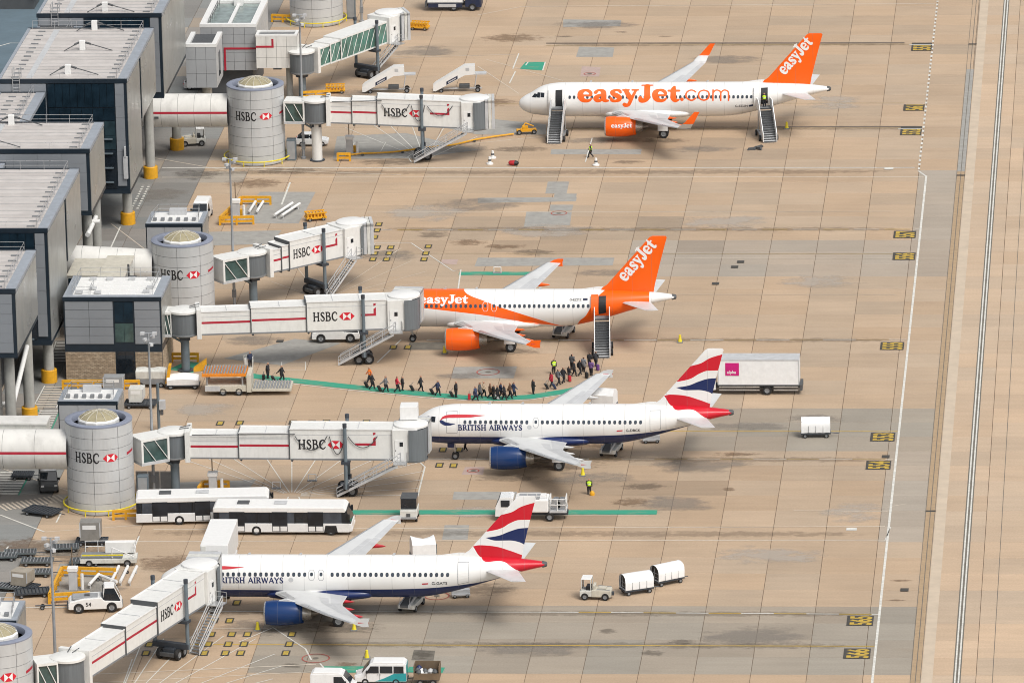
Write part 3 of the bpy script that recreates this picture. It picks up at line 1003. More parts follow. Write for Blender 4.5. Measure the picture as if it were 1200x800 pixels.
# ================================================================ airliners
def fcurve(nt, sock, pts, xs=40.0, zs=14.0):
    n = nt.nodes.new('ShaderNodeFloatCurve')
    cv = n.mapping.curves[0]
    pts = sorted(pts)
    cv.points[0].location = (pts[0][0] / xs, pts[0][1] / zs)
    cv.points[1].location = (pts[-1][0] / xs, pts[-1][1] / zs)
    for x, z in pts[1:-1]:
        cv.points.new(x / xs, z / zs)
    for p in cv.points:
        p.handle_type = 'AUTO_CLAMPED'
    n.mapping.extend = 'HORIZONTAL'
    n.mapping.update()
    nt.links.new(math_node(nt, 'DIVIDE', sock, xs), n.inputs['Value'])
    return math_node(nt, 'MULTIPLY', n.outputs[0], zs)


def livery(name, base, layers, rough=.3):
    """paint scheme in the aircraft's own frame: a layer is (colour, z below curve(x), z above curve(x), x from, x to)"""
    m, nt, b = nodes(name)
    tc = nt.nodes.new('ShaderNodeTexCoord')
    sp = nt.nodes.new('ShaderNodeSeparateXYZ')
    nt.links.new(tc.outputs['Object'], sp.inputs[0])
    x, z = sp.outputs[0], sp.outputs[2]
    out = mix_rgb(nt, ramp(nt, noise(nt, .35, 4), .35, .7, 0, .35), base, tuple(c * .9 for c in base))
    for c, up, lo, x0, x1 in layers:
        k = math_node(nt, 'GREATER_THAN', x, x0)
        k = math_node(nt, 'MULTIPLY', k, math_node(nt, 'LESS_THAN', x, x1))
        if up:
            k = math_node(nt, 'MULTIPLY', k, math_node(nt, 'LESS_THAN', z, fcurve(nt, x, up)))
        if lo:
            k = math_node(nt, 'MULTIPLY', k, math_node(nt, 'GREATER_THAN', z, fcurve(nt, x, lo)))
        out = mix_rgb(nt, k, out, c)
    g = ramp(nt, noise(nt, 1.2, 6, stretch=(.12, 1, 1), rough=.65), .5, .8, 0, .22)
    low = ramp(nt, z, 3.2, 1.8, 0.15, 1.0)
    out = mix_rgb(nt, math_node(nt, 'MULTIPLY', g, low), out, (.20, .19, .17))
    # skin joints: narrow darker seams round the barrel
    sm_ = math_node(nt, 'LESS_THAN', math_node(nt, 'MODULO', math_node(nt, 'ADD', x, .7), 2.13), .05)
    out = mix_rgb(nt, math_node(nt, 'MULTIPLY', sm_, .30), out, (.16, .16, .16))
    nt.links.new(out, b.inputs['Base Color'])
    b.inputs['Roughness'].default_value = rough
    b.inputs['Coat Weight'].default_value = .12
    b.inputs['Specular IOR Level'].default_value = .35
    b.inputs['Coat Roughness'].default_value = .1
    return m


WHITE = (.80, .80, .785)
ORANGE = (.92, .125, .004)
BRED = (.58, .012, .028)
BBLUE = (.010, .024, .105)
livery('paint_plain', WHITE, [])
livery('paint_swoosh', WHITE, [
    (ORANGE, [(0, 9), (10.3, 9), (10.5, 6.2), (10.9, 5.79), (11.5, 5.5), (13.0, 5.04), (14.5, 4.5), (17.7, 3.45), (20.3, 2.5), (21.8, 1.9)],
     [(0, 4.75), (3, 4.6), (6.5, 4.28), (8.6, 4.05), (11.5, 3.70), (13, 3.5), (15.9, 2.95), (18.8, 2.40), (20.3, 2.2), (21.8, 1.9)], -1, 21.8),
    (ORANGE, [(23.0, 1.9), (23.2, 2.3), (23.45, 2.75), (24.05, 3.3), (24.5, 4.0), (24.8, 4.5), (25.3, 5.2), (25.7, 5.6), (26.4, 6.0), (28, 14)], None, 23.0, 31.0)])
livery('fin_orange', ORANGE, [])
livery('paint_navy_belly', WHITE, [
    (BBLUE, [(0, 2.6), (2.6, 2.90), (10, 2.88), (12, 2.72), (16, 2.92), (20, 3.04), (23, 3.17), (25.7, 3.38), (27.2, 3.52), (29.5, 3.9)], None, -1, 29.5),
    (BRED, [(26.9, 6.9), (40, 6.9)], [(26.9, 6.8), (27.5, 5.9), (28.3, 5.52), (29.1, 5.56), (29.8, 5.5), (30.5, 5.1), (31.3, 4.55), (32.2, 4.15), (33, 4.0)], 26.9, 99)])
livery('paint_navy_belly_long', WHITE, [
    (BBLUE, [(0, 2.6), (2.6, 2.90), (11.6, 2.88), (13.6, 2.72), (17.6, 2.92), (23.7, 3.04), (26.7, 3.17), (29.4, 3.38), (30.9, 3.52), (33.2, 3.9)], None, -1, 33.2),
    (BRED, [(30.6, 6.9), (40, 6.9)], [(30.6, 6.8), (31.2, 5.9), (32.0, 5.52), (32.8, 5.56), (33.5, 5.5), (34.2, 5.1), (35.0, 4.55), (35.9, 4.15), (36.7, 4.0)], 30.6, 99)])


def flag_fin(name, o):
    s = lambda p: [(x + o, z) for x, z in p]
    livery(name, WHITE, [
        (BRED, s([(28.2, 8.4), (29.4, 9.9), (30.6, 10.3), (31.6, 10.86), (33.1, 11.3)]), s([(28.2, 8.32), (29.5, 8.66), (30.6, 9.27), (31.4, 9.5), (33.1, 9.5)]), 27 + o, 99),
        (BBLUE, s([(28.0, 7.72), (29.3, 7.95), (30.4, 8.37), (31.4, 8.65), (33, 8.7)]), s([(28.0, 7.72), (29.1, 7.45), (30.2, 7.45), (31.2, 7.28), (32.0, 6.8), (33, 6.2)]), 28 + o, 99),
        (BRED, s([(26.0, 6.5), (26.9, 6.86), (27.5, 6.98), (28.9, 6.87), (30.2, 6.47), (31.7, 5.87), (33, 5.4)]), s([(26.0, 7.4), (26.7, 6.9), (27.5, 5.8), (28.2, 5.4), (33, 5.3)]), 25.5 + o, 99)])


flag_fin('fin_flag', 0.0)
flag_fin('fin_flag_long', 3.73)
livery('engine_orange', ORANGE, [])
livery('engine_navy', (.005, .034, .135), [], .25)
pm('wing_grey', (.60, .61, .61), .4, grime=.12, scale=.6, var=.06)
pm('wing_panel', (.50, .51, .52), .4, grime=.16, scale=.6, var=.06)
pm('engine_metal', (.48, .46, .43), .3, .85, grime=.2)
pm('hot_metal', (.20, .18, .16), .35, .8, grime=.2)
pm('door_line', (.30, .31, .33), .5, grime=0)


class Body:
    def __init__(s, L, d1):
        s.L, s.d1 = L, d1
        T = [(0, 3.32, 3.26, .03), (.12, 3.70, 2.90, .42), (.4, 4.00, 2.60, .72), (.9, 4.34, 2.29, 1.05), (1.6, 4.70, 2.05, 1.36), (2.0, 4.96, 1.98, 1.50),
             (2.5, 5.26, 1.92, 1.64), (3.2, 5.55, 1.83, 1.79), (4.2, 5.76, 1.76, 1.91), (5.5, 5.86, 1.735, 1.97), (7, 5.87, 1.73, 1.975)]
        T += [(L - a, b, c, d) for a, b, c, d in ((14.5, 5.87, 1.73, 1.975), (13, 5.87, 1.75, 1.974), (11.5, 5.87, 1.86, 1.965), (9.5, 5.86, 2.24, 1.90), (7.5, 5.84, 2.78, 1.74),
                                                  (5.5, 5.79, 3.38, 1.46), (3.5, 5.67, 3.98, 1.08), (1.8, 5.49, 4.45, .70), (.6, 5.33, 4.72, .42), (0, 5.22, 4.84, .24))]
        s.T = np.array(T)
        # smooth interpolation table
        xs = np.concatenate([np.linspace(0, .4, 8)[:-1], np.linspace(.4, 7, 34)[:-1], np.linspace(7, L - 14.5, 20)[:-1], np.linspace(L - 14.5, L, 40)])
        s.xs = xs
        s.tab = np.stack([s._pchip(s.T[:, 0], s.T[:, k], xs) for k in (1, 2, 3)], 1)

    @staticmethod
    def _pchip(x, y, q):
        h = np.diff(x)
        d = np.diff(y) / h
        m = np.zeros_like(y)
        for i in range(1, len(x) - 1):
            if d[i - 1] * d[i] > 0:
                w1, w2 = 2 * h[i] + h[i - 1], h[i] + 2 * h[i - 1]
                m[i] = (w1 + w2) / (w1 / d[i - 1] + w2 / d[i])
        m[0], m[-1] = d[0], d[-1]
        i = np.clip(np.searchsorted(x, q) - 1, 0, len(h) - 1)
        t = (q - x[i]) / h[i]
        return (y[i] * (1 + 2 * t) * (1 - t) ** 2 + h[i] * m[i] * t * (1 - t) ** 2 + y[i + 1] * t * t * (3 - 2 * t) + h[i] * m[i + 1] * t * t * (t - 1))

    def sec(s, x):
        zt, zb, ry = (np.interp(x, s.xs, s.tab[:, k]) for k in range(3))
        return (zt + zb) / 2, ry, (zt - zb) / 2

    def p(s, x, t, off=0.0, side=-1):
        zc, ry, rz = s.sec(x)
        c, n = math.cos(t), math.sin(t)
        k = 1.0 / math.hypot(c / ry, n / rz)
        nx, nz = c / ry * k, n / rz * k
        return (x, side * (ry * c + off * nx), zc + rz * n + off * nz)

    def t_at(s, x, z):
        zc, ry, rz = s.sec(x)
        return math.asin(max(-1, min(1, (z - zc) / rz)))

    def patch(s, x0, x1, z0, z1, off, nx=4, nz=6, side=-1, round_=0.0):
        """sheet that follows the skin between two stations and two heights"""
        vs, fs = [], []
        for j in range(nz + 1):
            for i in range(nx + 1):
                x = x0 + (x1 - x0) * i / nx
                t0, t1 = s.t_at((x0 + x1) / 2, z0), s.t_at((x0 + x1) / 2, z1)
                t = t0 + (t1 - t0) * j / nz
                xx = x
                if round_:
                    e = min(j, nz - j) / nz
                    if e < .2:
                        cxm = (x0 + x1) / 2
                        xx = cxm + (x - cxm) * (1 - round_ * (1 - e / .2))
                vs.append(s.p(xx, t, off, side))
        for j in range(nz):
            for i in range(nx):
                a = j * (nx + 1) + i
                fs.append((a, a + 1, a + nx + 2, a + nx + 1))
        return vs, fs

    def on(s, z0):
        """lettering map: u along the fuselage, v as arc length above height z0, port side"""
        def fn(u, v, off=.014):
            t = s.t_at(u, z0)
            zc, ry, rz = s.sec(u)
            return s.p(u, t + v / ((ry + rz) / 2), off)
        return fn


def airfoil(le, chord, th, y, z, vert=False, n=9, twist=0.0):
    """closed ring around an aerofoil section, leading edge first over the top"""
    up, lo = [], []
    for i in range(n + 1):
        c = .5 * (1 - math.cos(PI * i / n))
        t = th * chord * (1.4845 * math.sqrt(c) - .63 * c - 1.758 * c * c + 1.4215 * c ** 3 - .5075 * c ** 4) * 1.0
        up.append((le + c * chord, t))
        lo.append((le + c * chord, -t * (.75 if not vert else 1)))
    pts = up[:-1] + [(up[-1][0], .006)] + [(lo[-1][0], -.006)] + lo[1:-1][::-1]
    if vert:
        return [(x, t, z) for x, t in pts]
    return [(x, y, z + t - (x - le) * twist) for x, t in pts]


def interp_sec(secs, f):
    """wing sections (y, z, le, chord, th) at span position y=f"""
    ys = [abs(q[0]) for q in secs]
    return [float(np.interp(f, ys, [q[k] for q in secs])) for k in range(1, 5)]


def airliner(name, label, nose, Y, short, fus, finm, eng, text, sharklet, doors, owings, fence_c, flapc):
    L, d1 = (33.84, 1.6) if short else (37.57, 0.0)
    B = Body(L, d1)
    root = thing(name, label, 'airliner', (nose, Y), group='parked airliners')
    # fuselage: one skin
    N = 44
    rings = []
    for x in B.xs:
        zc, ry, rz = B.sec(x)
        rings.append([(x, ry * math.cos(2 * PI * i / N), zc + rz * math.sin(2 * PI * i / N)) for i in range(N)])
    MB().loft(rings).build('fuselage', fus, root)
    zc, ry, rz = B.sec(L)
    MB().lathe([(.01, L + .06), (.17, L + .08), (.26, L - .02), (.34, L - .38)], 18, (0, 0, zc - .01), 'x').build('exhaust', 'dark_grey', root)
    # belly fairing
    r2 = []
    for k in range(22):
        u = k / 21
        x = 10.3 - d1 + u * 10.6
        e = math.sin(PI * u) ** .45
        zc0 = 2.30
        r2.append([(x, (1.2 + 1.02 * e) * math.cos(2 * PI * i / 28), zc0 + .05 + (.42 + .42 * e) * math.sin(2 * PI * i / 28)) for i in range(28)])
    MB().loft(r2).build('belly_fairing', fus, root)
    # cockpit glazing
    for side in (-1, 1):
        for x0, x1, z0, z1, sl in ((1.66, 2.16, 4.32, 4.72, .34), (2.22, 2.66, 4.36, 4.90, .16), (2.74, 3.20, 4.42, 4.92, .05)):
            vs, fs = [], []
            for j in range(5):
                for i in range(4):
                    z = z0 + (z1 - z0) * j / 4
                    x = x0 + (x1 - x0) * i / 3 + sl * (j / 4) * (1 - .35 * i / 3)
                    vs.append(B.p(x, B.t_at(x, z), .012, side))
            for j in range(4):
                for i in range(3):
                    a = j * 4 + i
                    fs.append((a, a + 1, a + 5, a + 4))
            MB().add(vs, fs, 0, 1).build('cockpit_window', 'glass_dark', root)
    # cabin windows: tiny panes in one row
    x, wmb = 6.15, MB()
    while x < L - 9.4:
        if not any(a - .25 < x < b + .05 for a, b in doors['gap']):
            for side in (-1, 1):
                vs, fs = B.patch(x, x + .30, 4.30, 4.68, .010, 2, 4, side, .45)
                wmb.add(vs, fs)
        x += .533
    o = wmb.build('cabin_windows', 'glass_cabin', root)
    o['kind'] = 'stuff'
    # doors
    def door(x0, x1, z0, z1, nm='door', dm='paint_plain', rnd_=.0, both=True):
        for side in ((-1, 1) if both else (-1,)):
            vs, fs = B.patch(x0 - .045, x1 + .045, z0 - .05, z1 + .045, .006, 3, 8, side, rnd_)
            f = MB().add(vs, fs).build(nm, 'door_line', root)
            vs, fs = B.patch(x0, x1, z0, z1, .013, 3, 8, side, rnd_)
            MB().add(vs, fs).build('door_skin', dm, f)
    def open_door(x0, x1, z0, z1, dm):
        vs, fs = B.patch(x0, x1, z0, z1, .014, 3, 8)
        MB().add(vs, fs).build('doorway_dark_patch', 'black', root)  # black patch on the closed skin, painting the dark of the doorway
        xo = x0 - .02 - (x1 - x0)
        vs, fs = B.patch(xo, x0 - .02, z0, z1, .16, 3, 8)
        vi, fi = B.patch(xo, x0 - .02, z0, z1, .28, 3, 8)
        mbd = MB().add(vs, fs).add(vi, fi)
        a = (3 + 1) * 9
        n0 = 4
        per = [0, 1, 2, 3] + [n0 * j + 3 for j in range(1, 9)] + [32 + 2, 32 + 1, 32] + [n0 * j for j in range(7, 0, -1)]
        for q, w_ in zip(per, per[1:] + per[:1]):
            mbd.f.append([q, w_, w_ + a, q + a]); mbd.m.append(0); mbd.s.append(0)
        mbd.build('open_door', dm, root)
    for k, (x0, x1, z0, z1, st, dm) in doors['list'].items():
        if st == 'open':
            open_door(x0, x1, z0, z1, dm)
            vs, fs = B.patch(x0 - .045, x1 + .045, z0 - .05, z1 + .045, .006, 3, 8, 1)
            f = MB().add(vs, fs).build('door', 'door_line', root)
            vs, fs = B.patch(x0, x1, z0, z1, .013, 3, 8, 1)
            MB().add(vs, fs).build('door_skin', dm, f)
        else:
            door(x0, x1, z0, z1, dm=dm)
    for x0 in owings:
        for side in (-1, 1):
            vs, fs = B.patch(x0 - .04, x0 + .56, 3.92, 4.92, .006, 3, 8, side, .5)
            f = MB().add(vs, fs).build('overwing_exit', 'letter_white' if doors.get('exit_white') else 'door_line', root)
            vs, fs = B.patch(x0, x0 + .52, 3.96, 4.88, .0125, 3, 8, side, .5)
            MB().add(vs, fs).build('exit_skin', doors.get('exit', 'paint_plain'), f)
            vs, fs = B.patch(x0 + .12, x0 + .40, 4.34, 4.68, .016, 2, 4, side, .4)
            MB().add(vs, fs).build('exit_window', 'glass_cabin', f)
    # wings
    secs = [(1.0, 2.42, 10.9 - d1, 7.4, .13), (1.95, 2.50, 11.45 - d1, 6.95, .125), (6.4, 2.96, 13.95 - d1, 4.35, .105), (12.0, 3.66, 17.25 - d1, 2.90, .095), (16.6, 4.35, 20.1 - d1, 1.62, .09)]
    for side in (-1, 1):
        mb = MB().loft([airfoil(le, ch, th, side * y, z, twist=.02) for y, z, le, ch, th in secs])
        wing = mb.build('wing', 'wing_grey', root)
        def top(f, c, off=.0):
            z, le, ch, th = interp_sec(secs, f)
            t = th * ch * (1.4845 * math.sqrt(c) - .63 * c - 1.758 * c * c + 1.4215 * c ** 3 - .5075 * c ** 4)
            return (le + c * ch, side * f, z + t - c * ch * .02 + off)
        # control surfaces and spoiler panels, slightly proud, with gaps between
        def panel(f0, f1, c0, c1, nm, mt='wing_panel', n=4):
            vs, fs = [], []
            for j in range(n + 1):
                for i in range(3):
                    vs.append(top(f0 + (f1 - f0) * j / n, c0 + (c1 - c0) * i / 2, .012))
            for j in range(n):
                for i in range(2):
                    a = j * 3 + i
                    fs.append((a, a + 1, a + 4, a + 3))
            MB().add(vs, fs, 0, 1).build(nm, mt, wing)
        panel(2.3, 6.3, .76, .985, 'flap')
        panel(6.45, 12.5, .74, .985, 'flap')
        panel(12.65, 16.2, .72, .985, 'aileron')
        for a in range(5):
            panel(4.2 + a * 1.62, 5.74 + a * 1.62, .56, .725, 'spoiler')
        for f0, f1 in ((2.2, 5.0), (7.0, 9.4), (9.5, 12.0), (12.1, 14.3), (14.4, 16.6)):
            panel(f0, f1, .012, .115, 'slat', 'alu')
        for f in (3.9, 7.6, 11.3):
            z, le, ch, th = interp_sec(secs, f)
            rr = []
            xa, xb = le + ch * .55, le + ch * 1.0 + .95
            for k in range(11):
                u = k / 10
                r = .19 * math.sin(PI * (.06 + .94 * u)) ** .6 * (1 - .45 * u) + .01
                rr.append([(xa + (xb - xa) * u, side * f + r * math.cos(2 * PI * i / 10), z - .22 - .08 * u + 1.5 * r * math.sin(2 * PI * i / 10)) for i in range(10)])
            MB().loft(rr).build('flap_fairing', flapc, wing)
        zt, le, ch = secs[-1][1], secs[-1][2], secs[-1][3]
        y0 = side * secs[-1][0]
        if sharklet:
            sh = []
            for k in range(9):
                u = k / 8
                a = R(78) * min(1, u * 1.9)
                d = 2.55 * u
                yy = y0 + side * (.55 * math.sin(min(1, u * 1.9) * PI / 2) + .10 * u)
                zz = zt + max(0, d - .42 * min(1, u * 2)) * 1.0
                l_ = le + .6 * u + 1.5 * u ** 1.2
                cc = ch * (1 - .62 * u)
                ring_ = airfoil(l_, cc, .08, 0, 0)
                ca, sa = math.cos(a), math.sin(a)
                sh.append([(px, yy - side * pz * sa, zz + pz * ca) for px, _, pz in ring_])
            MB().loft(sh[:4]).build('winglet_root', 'wing_grey', wing)
            MB().loft(sh[3:]).build('sharklet', fence_c, wing)
        else:
            poly = [(le + .25, zt - .02), (le + .85, zt + .34), (le + 1.3, zt + .45), (le + ch + .30, zt + .45), (le + ch + .15, zt + .02),
                    (le + ch + .2, zt - .38), (le + 1.25, zt - .38), (le + .75, zt - .22)]
            MB().prism(poly, y0 - .04, y0 + .04, 'y').build('wingtip_fence', fence_c, wing)
            MB().tube((le + ch * .5, y0, zt + .02), (le + ch + .25, y0, zt + .02), .07, .02).build('tip_light', 'red', wing)
        # engine
        ex, ey, ez = 10.75 - d1, side * 5.75, 1.86
        e = bpy.data.objects.new('engine', None)
        col.objects.link(e)
        e.parent = root
        MB().lathe([(.86, .55), (.90, .18), (.95, .06), (1.02, 0), (1.10, .05), (1.14, .16)], 36, (ex, ey, ez), 'x').build('intake_lip', 'alu', e)
        MB().lathe([(1.14, .16), (1.22, .75), (1.245, 1.5), (1.22, 2.3), (1.13, 3.1), (1.00, 3.75), (.97, 3.72), (.86, 3.3), (.84, 2.6)], 36, (ex, ey, ez), 'x').build('nacelle', eng, e)
        fan = MB().lathe([(.86, .55), (.86, .95), (.01, .95)], 28, (ex, ey, ez), 'x').build('fan_disc', 'dark_steel', e)
        MB().lathe([(.01, .55), (.16, .66), (.27, .92)], 16, (ex, ey, ez), 'x').build('spinner', 'mid_grey', fan)
        for k in range(18):
            t = 2 * PI * k / 18
            c1, s1 = math.cos(t), math.sin(t)
            c2, s2 = math.cos(t + .16), math.sin(t + .16)
            MB().add([(ex + .80, ey + .25 * c1, ez + .25 * s1), (ex + .80, ey + .84 * c1, ez + .84 * s1), (ex + .92, ey + .84 * c2, ez + .84 * s2), (ex + .92, ey + .25 * c2, ez + .25 * s2)], [(0, 1, 2, 3)]).build('fan_blade', 'steel', fan)
        MB().lathe([(.84, 3.0), (.80, 3.75), (.70, 4.25), (.56, 4.55), (.50, 4.5)], 28, (ex, ey, ez), 'x').build('core_cowl', 'engine_metal', e)
        MB().lathe([(.42, 4.3), (.36, 4.8), (.16, 5.2), (.01, 5.3)], 18, (ex, ey, ez), 'x').build('exhaust_cone', 'hot_metal', e)
        pz, ple, pch, pth = interp_sec(secs, 5.75)
        prof = [(ex + 1.2, ez + 1.18), (ex + 2.2, ez + 1.42), (ple + .15, pz + .10), (ple + pch * .55, pz - .12), (ex + 4.9, ez + .55), (ex + 3.6, ez + .85)]
        MB().prism(prof, ey - .16, ey + .16, 'y').build('pylon', 'wing_grey', e)
        # tailplane
        hs_ = [(.35, 4.62, L - 6.35, 3.55, .10), (6.22, 5.22, L - 2.95, 1.45, .09)]
        MB().loft([airfoil(le2, c2, t2, side * y2, z2) for y2, z2, le2, c2, t2 in hs_]).build('tailplane', 'wing_grey', root)
        # main gear
        gx, gy = 17.71 - d1, side * 3.8
        MB().tube((gx, gy, .58), (gx - .1, side * 3.4, 2.6), .13, .17).tube((gx, gy, 1.3), (gx + .1, side * 2.2, 2.4), .07).tube((gx, gy - .52, .58), (gx, gy + .52, .58), .09).build('main_gear_leg', 'alu', root)
        for q in (-.42, .42):
            wheel(root, (gx, gy + q, .58), .58, .40, 'main_wheel')
        MB().prism([(gx - .7, .95), (gx + .5, .95), (gx + .5, 2.35), (gx - .7, 2.35)], gy + side * .62, gy + side * .66, 'y').build('gear_door', 'paint_plain', root)
    # nose gear
    MB().tube((5.07, 0, .40), (4.95, 0, 1.95), .09, .12).tube((5.07, -.30, .40), (5.07, .30, .40), .06).tube((5.02, 0, .9), (4.1, 0, 1.85), .05).build('nose_gear_leg', 'alu', root)
    for q in (-.24, .24):
        wheel(root, (5.07, q, .38), .38, .22, 'nose_wheel')
    for s2 in (-1, 1):
        MB().prism([(4.3, 1.35), (5.0, 1.35), (5.0, 1.85), (4.3, 1.9)], s2 * .42, s2 * .45, 'y').build('gear_door', fus, root)
    # fin
    F = [(5.55, L - 8.75, 6.35, .085), (6.4, L - 7.45, 5.2, .09), (9.0, L - 5.15, 3.55, .09), (11.0, L - 3.38, 2.32, .085), (11.70, L - 2.76, 1.90, .08), (11.86, L - 2.45, 1.45, .05)]
    MB().loft([airfoil(le, ch, th, 0, z, True) for z, le, ch, th in F]).build('fin', finm, root)
    MB().prism([(L - 11.4, 5.80), (L - 8.2, 5.76), (L - 7.9, 6.15), (L - 8.5, 6.15), (L - 9.9, 5.95)], -.10, .10, 'y').build('dorsal_fillet', fus, root)
    def fin_pt(u, v, off=.02):
        ch = np.interp(v, [q[0] for q in F], [q[2] for q in F])
        le = np.interp(v, [q[0] for q in F], [q[1] for q in F])
        th = np.interp(v, [q[0] for q in F], [q[3] for q in F])
        c = min(max((u - le) / ch, 0.002), .998)
        t = th * ch * (1.4845 * math.sqrt(c) - .63 * c - 1.758 * c * c + 1.4215 * c ** 3 - .5075 * c ** 4)
        return (u, -t - off, v)
    # small blade aerials and beacon
    for x in (8.5, 13.5 - d1, L - 15):
        MB().prism([(x, 5.84), (x + .35, 5.84), (x + .42, 6.12), (x + .22, 6.12)], -.02, .02, 'y').build('aerial', 'light_grey', root)
    text(root, B, fin_pt, L)
    return root


def wheel(par, c, r, wd, name='wheel', ax='y', rimc='mid_grey'):
    prof = [(r * .55, -wd / 2), (r * .92, -wd / 2), (r, -wd * .3), (r, wd * .3), (r * .92, wd / 2), (r * .55, wd / 2)]
    t = MB().lathe(prof, 20, c, ax).build(name, 'tyre', par)
    MB().lathe([(.01, -wd * .40), (r * .42, -wd * .34), (r * .55, -wd / 2 + .01), (r * .55, wd / 2 - .01), (r * .42, wd * .34), (.01, wd * .40)], 14, c, ax).build('rim', rimc, t)
    return t


def slanted(fin_pt, o, ang):
    ca, sa = math.cos(ang), math.sin(ang)
    return lambda u, v: fin_pt(o[0] + u * ca - v * sa, o[1] + u * sa + v * ca)


def txt_reg(root, B, s, x0, x1, z, flag=None):
    t = sans2d(s, 1.0, .015)
    k = (x1 - x0) / t[2]
    t = ([(a * k, b * k) for a, b in t[0]], t[1], 0)
    lay(t, B.on(z), 'letter_black', 'registration', root, u0=x0)
    if flag:
        vs, fs = B.patch(flag[0], flag[1], flag[2], flag[3], .014, 2, 2)
        MB().add(vs, fs).build('flag', flag[4], root)


def txt_engine(root, s, ex, ey, ez):
    t = text2d(s, COOPER, .36, 14)
    def fn(u, v):
        a = v / 1.25 + .12
        return (ex + u, ey - 1.265 * math.cos(a), ez + 1.265 * math.sin(a))
    lay(t, fn, 'letter_white', 'engine_lettering', root)


# --- white airliner with the web address along its side
def text_top(root, B, fin_pt, L):
    t = text2d('easyJet', COOPER, 1.55, 26, -.02)
    k = (19.5 - 7.25) / t[2]
    lay(t, B.on(3.93), 'ez_orange', 'side_lettering', root, u0=7.25, su=k)
    t = text2d('.com', COOPER, 1.42, 26)
    k = (25.85 - 19.5) / t[2]
    lay(t, B.on(4.02), 'ez_orange', 'side_lettering', root, u0=19.5, su=k)
    t = text2d('easyJet', COOPER, 1.02, 22, -.02)
    k = 5.25 / t[2]
    lay(t, slanted(fin_pt, (32.15, 6.72), R(49)), 'letter_white', 'fin_lettering', root, su=k)
    txt_reg(root, B, 'G-EZUN', 26.2, 27.7, 3.24, (27.85, 28.35, 3.28, 3.52, 'navy'))
    txt_engine(root, 'easyJet', 11.6, -5.75, 1.86)


airliner('airliner', 'white airliner with orange web address lettering and upturned orange winglets', -6.5, 93.9, False, 'paint_plain', 'fin_orange', 'engine_orange', text_top, True,
         {'list': {'fl': (4.58, 5.40, 3.36, 5.28, 'open', 'paint_plain'), 'al': (29.30, 30.12, 3.60, 5.45, 'open', 'paint_plain')}, 'gap': [(28.6, 30.3)]}, [], 'ez_orange', 'ez_orange')


def text_ez(root, B, fin_pt, L):
    t = text2d('easyJet', COOPER, .70, 18, -.02)
    k = (11.3 - 6.0) / t[2]
    lay(t, B.on(4.76), 'letter_white', 'side_lettering', root, u0=6.0, su=k)
    t = text2d('easyJet', COOPER, 1.02, 22, -.02)
    k = 5.35 / t[2]
    lay(t, slanted(fin_pt, (28.42, 6.72), R(49)), 'letter_white', 'fin_lettering', root, su=k)
    txt_reg(root, B, 'G-EZDZ', 22.4, 23.7, 5.02, (23.85, 24.35, 5.04, 5.26, 'navy'))


airliner('airliner', 'orange and white airliner with a sweeping orange band, docked beside the walking passengers', -15.9, .05, True, 'paint_swoosh', 'fin_orange', 'engine_orange', text_ez, False,
         {'list': {'fl': (4.58, 5.40, 3.36, 5.28, 'shut', 'paint_swoosh'), 'al': (25.55, 26.35, 3.60, 5.45, 'open', 'ez_orange')}, 'gap': [(24.6, 26.6), (12.9, 14.6)], 'exit': 'paint_swoosh', 'exit_white': True}, [12.98, 13.92], 'ez_orange', 'ez_orange')


def speedmark(root, B):
    red = [(3.70, 4.62), (3.80, 4.84), (4.05, 5.02), (4.45, 5.14), (5.2, 5.20), (6.5, 5.20), (8.35, 5.12)]
    red_lo = [(3.70, 4.60), (3.86, 4.70), (4.15, 4.82), (4.6, 4.88), (5.3, 4.89), (6.9, 4.94), (8.35, 5.10)]
    blu = [(3.66, 4.58), (3.80, 4.68), (4.0, 4.62), (4.3, 4.48), (4.8, 4.38), (5.30, 4.33)]
    blu_lo = [(3.66, 4.54), (3.76, 4.36), (4.0, 4.22), (4.3, 4.12), (4.8, 4.16), (5.30, 4.31)]
    for up, lo, c, nm in ((red, red_lo, 'red', 'ribbon_emblem'), (blu, blu_lo, 'letter_blue', 'ribbon_emblem')):
        vs, fs = [], []
        n = 20
        for i in range(n + 1):
            x = up[0][0] + (up[-1][0] - up[0][0]) * i / n
            zu = np.interp(x, [q[0] for q in up], [q[1] for q in up])
            zl = np.interp(x, [q[0] for q in lo], [q[1] for q in lo])
            for j in range(4):
                z = zl + (zu - zl) * j / 3
                vs.append(B.p(x, B.t_at(x, z), .018))
        for i in range(n):
            for j in range(3):
                a = i * 4 + j
                fs.append((a, a + 1, a + 5, a + 4))
        MB().add(vs, fs).build(nm, c, root)


def text_ba(reg, rx, fx):
    def fn(root, B, fin_pt, L):
        speedmark(root, B)
        t = text2d('BRITISH AIRWAYS', SERIF, .55, 22, .05, .035)
        k = (12.25 - 5.58) / t[2]
        lay(t, B.on(3.66), 'letter_blue', 'side_lettering', root, u0=5.58, su=k)
        txt_reg(root, B, reg, rx, rx + 1.5, 3.52, (rx - .95, rx - .35, 3.55, 3.68, 'red'))
        # round crest behind the titles
        vs = []
        for a in range(16):
            u, v = fx + .24 * math.cos(2 * PI * a / 16), 3.98 + .22 * math.sin(2 * PI * a / 16)
            vs.append(B.p(u, B.t_at(u, v), .012))
        MB().add(vs, [list(range(16))]).build('crest', 'light_grey', root)
    return fn


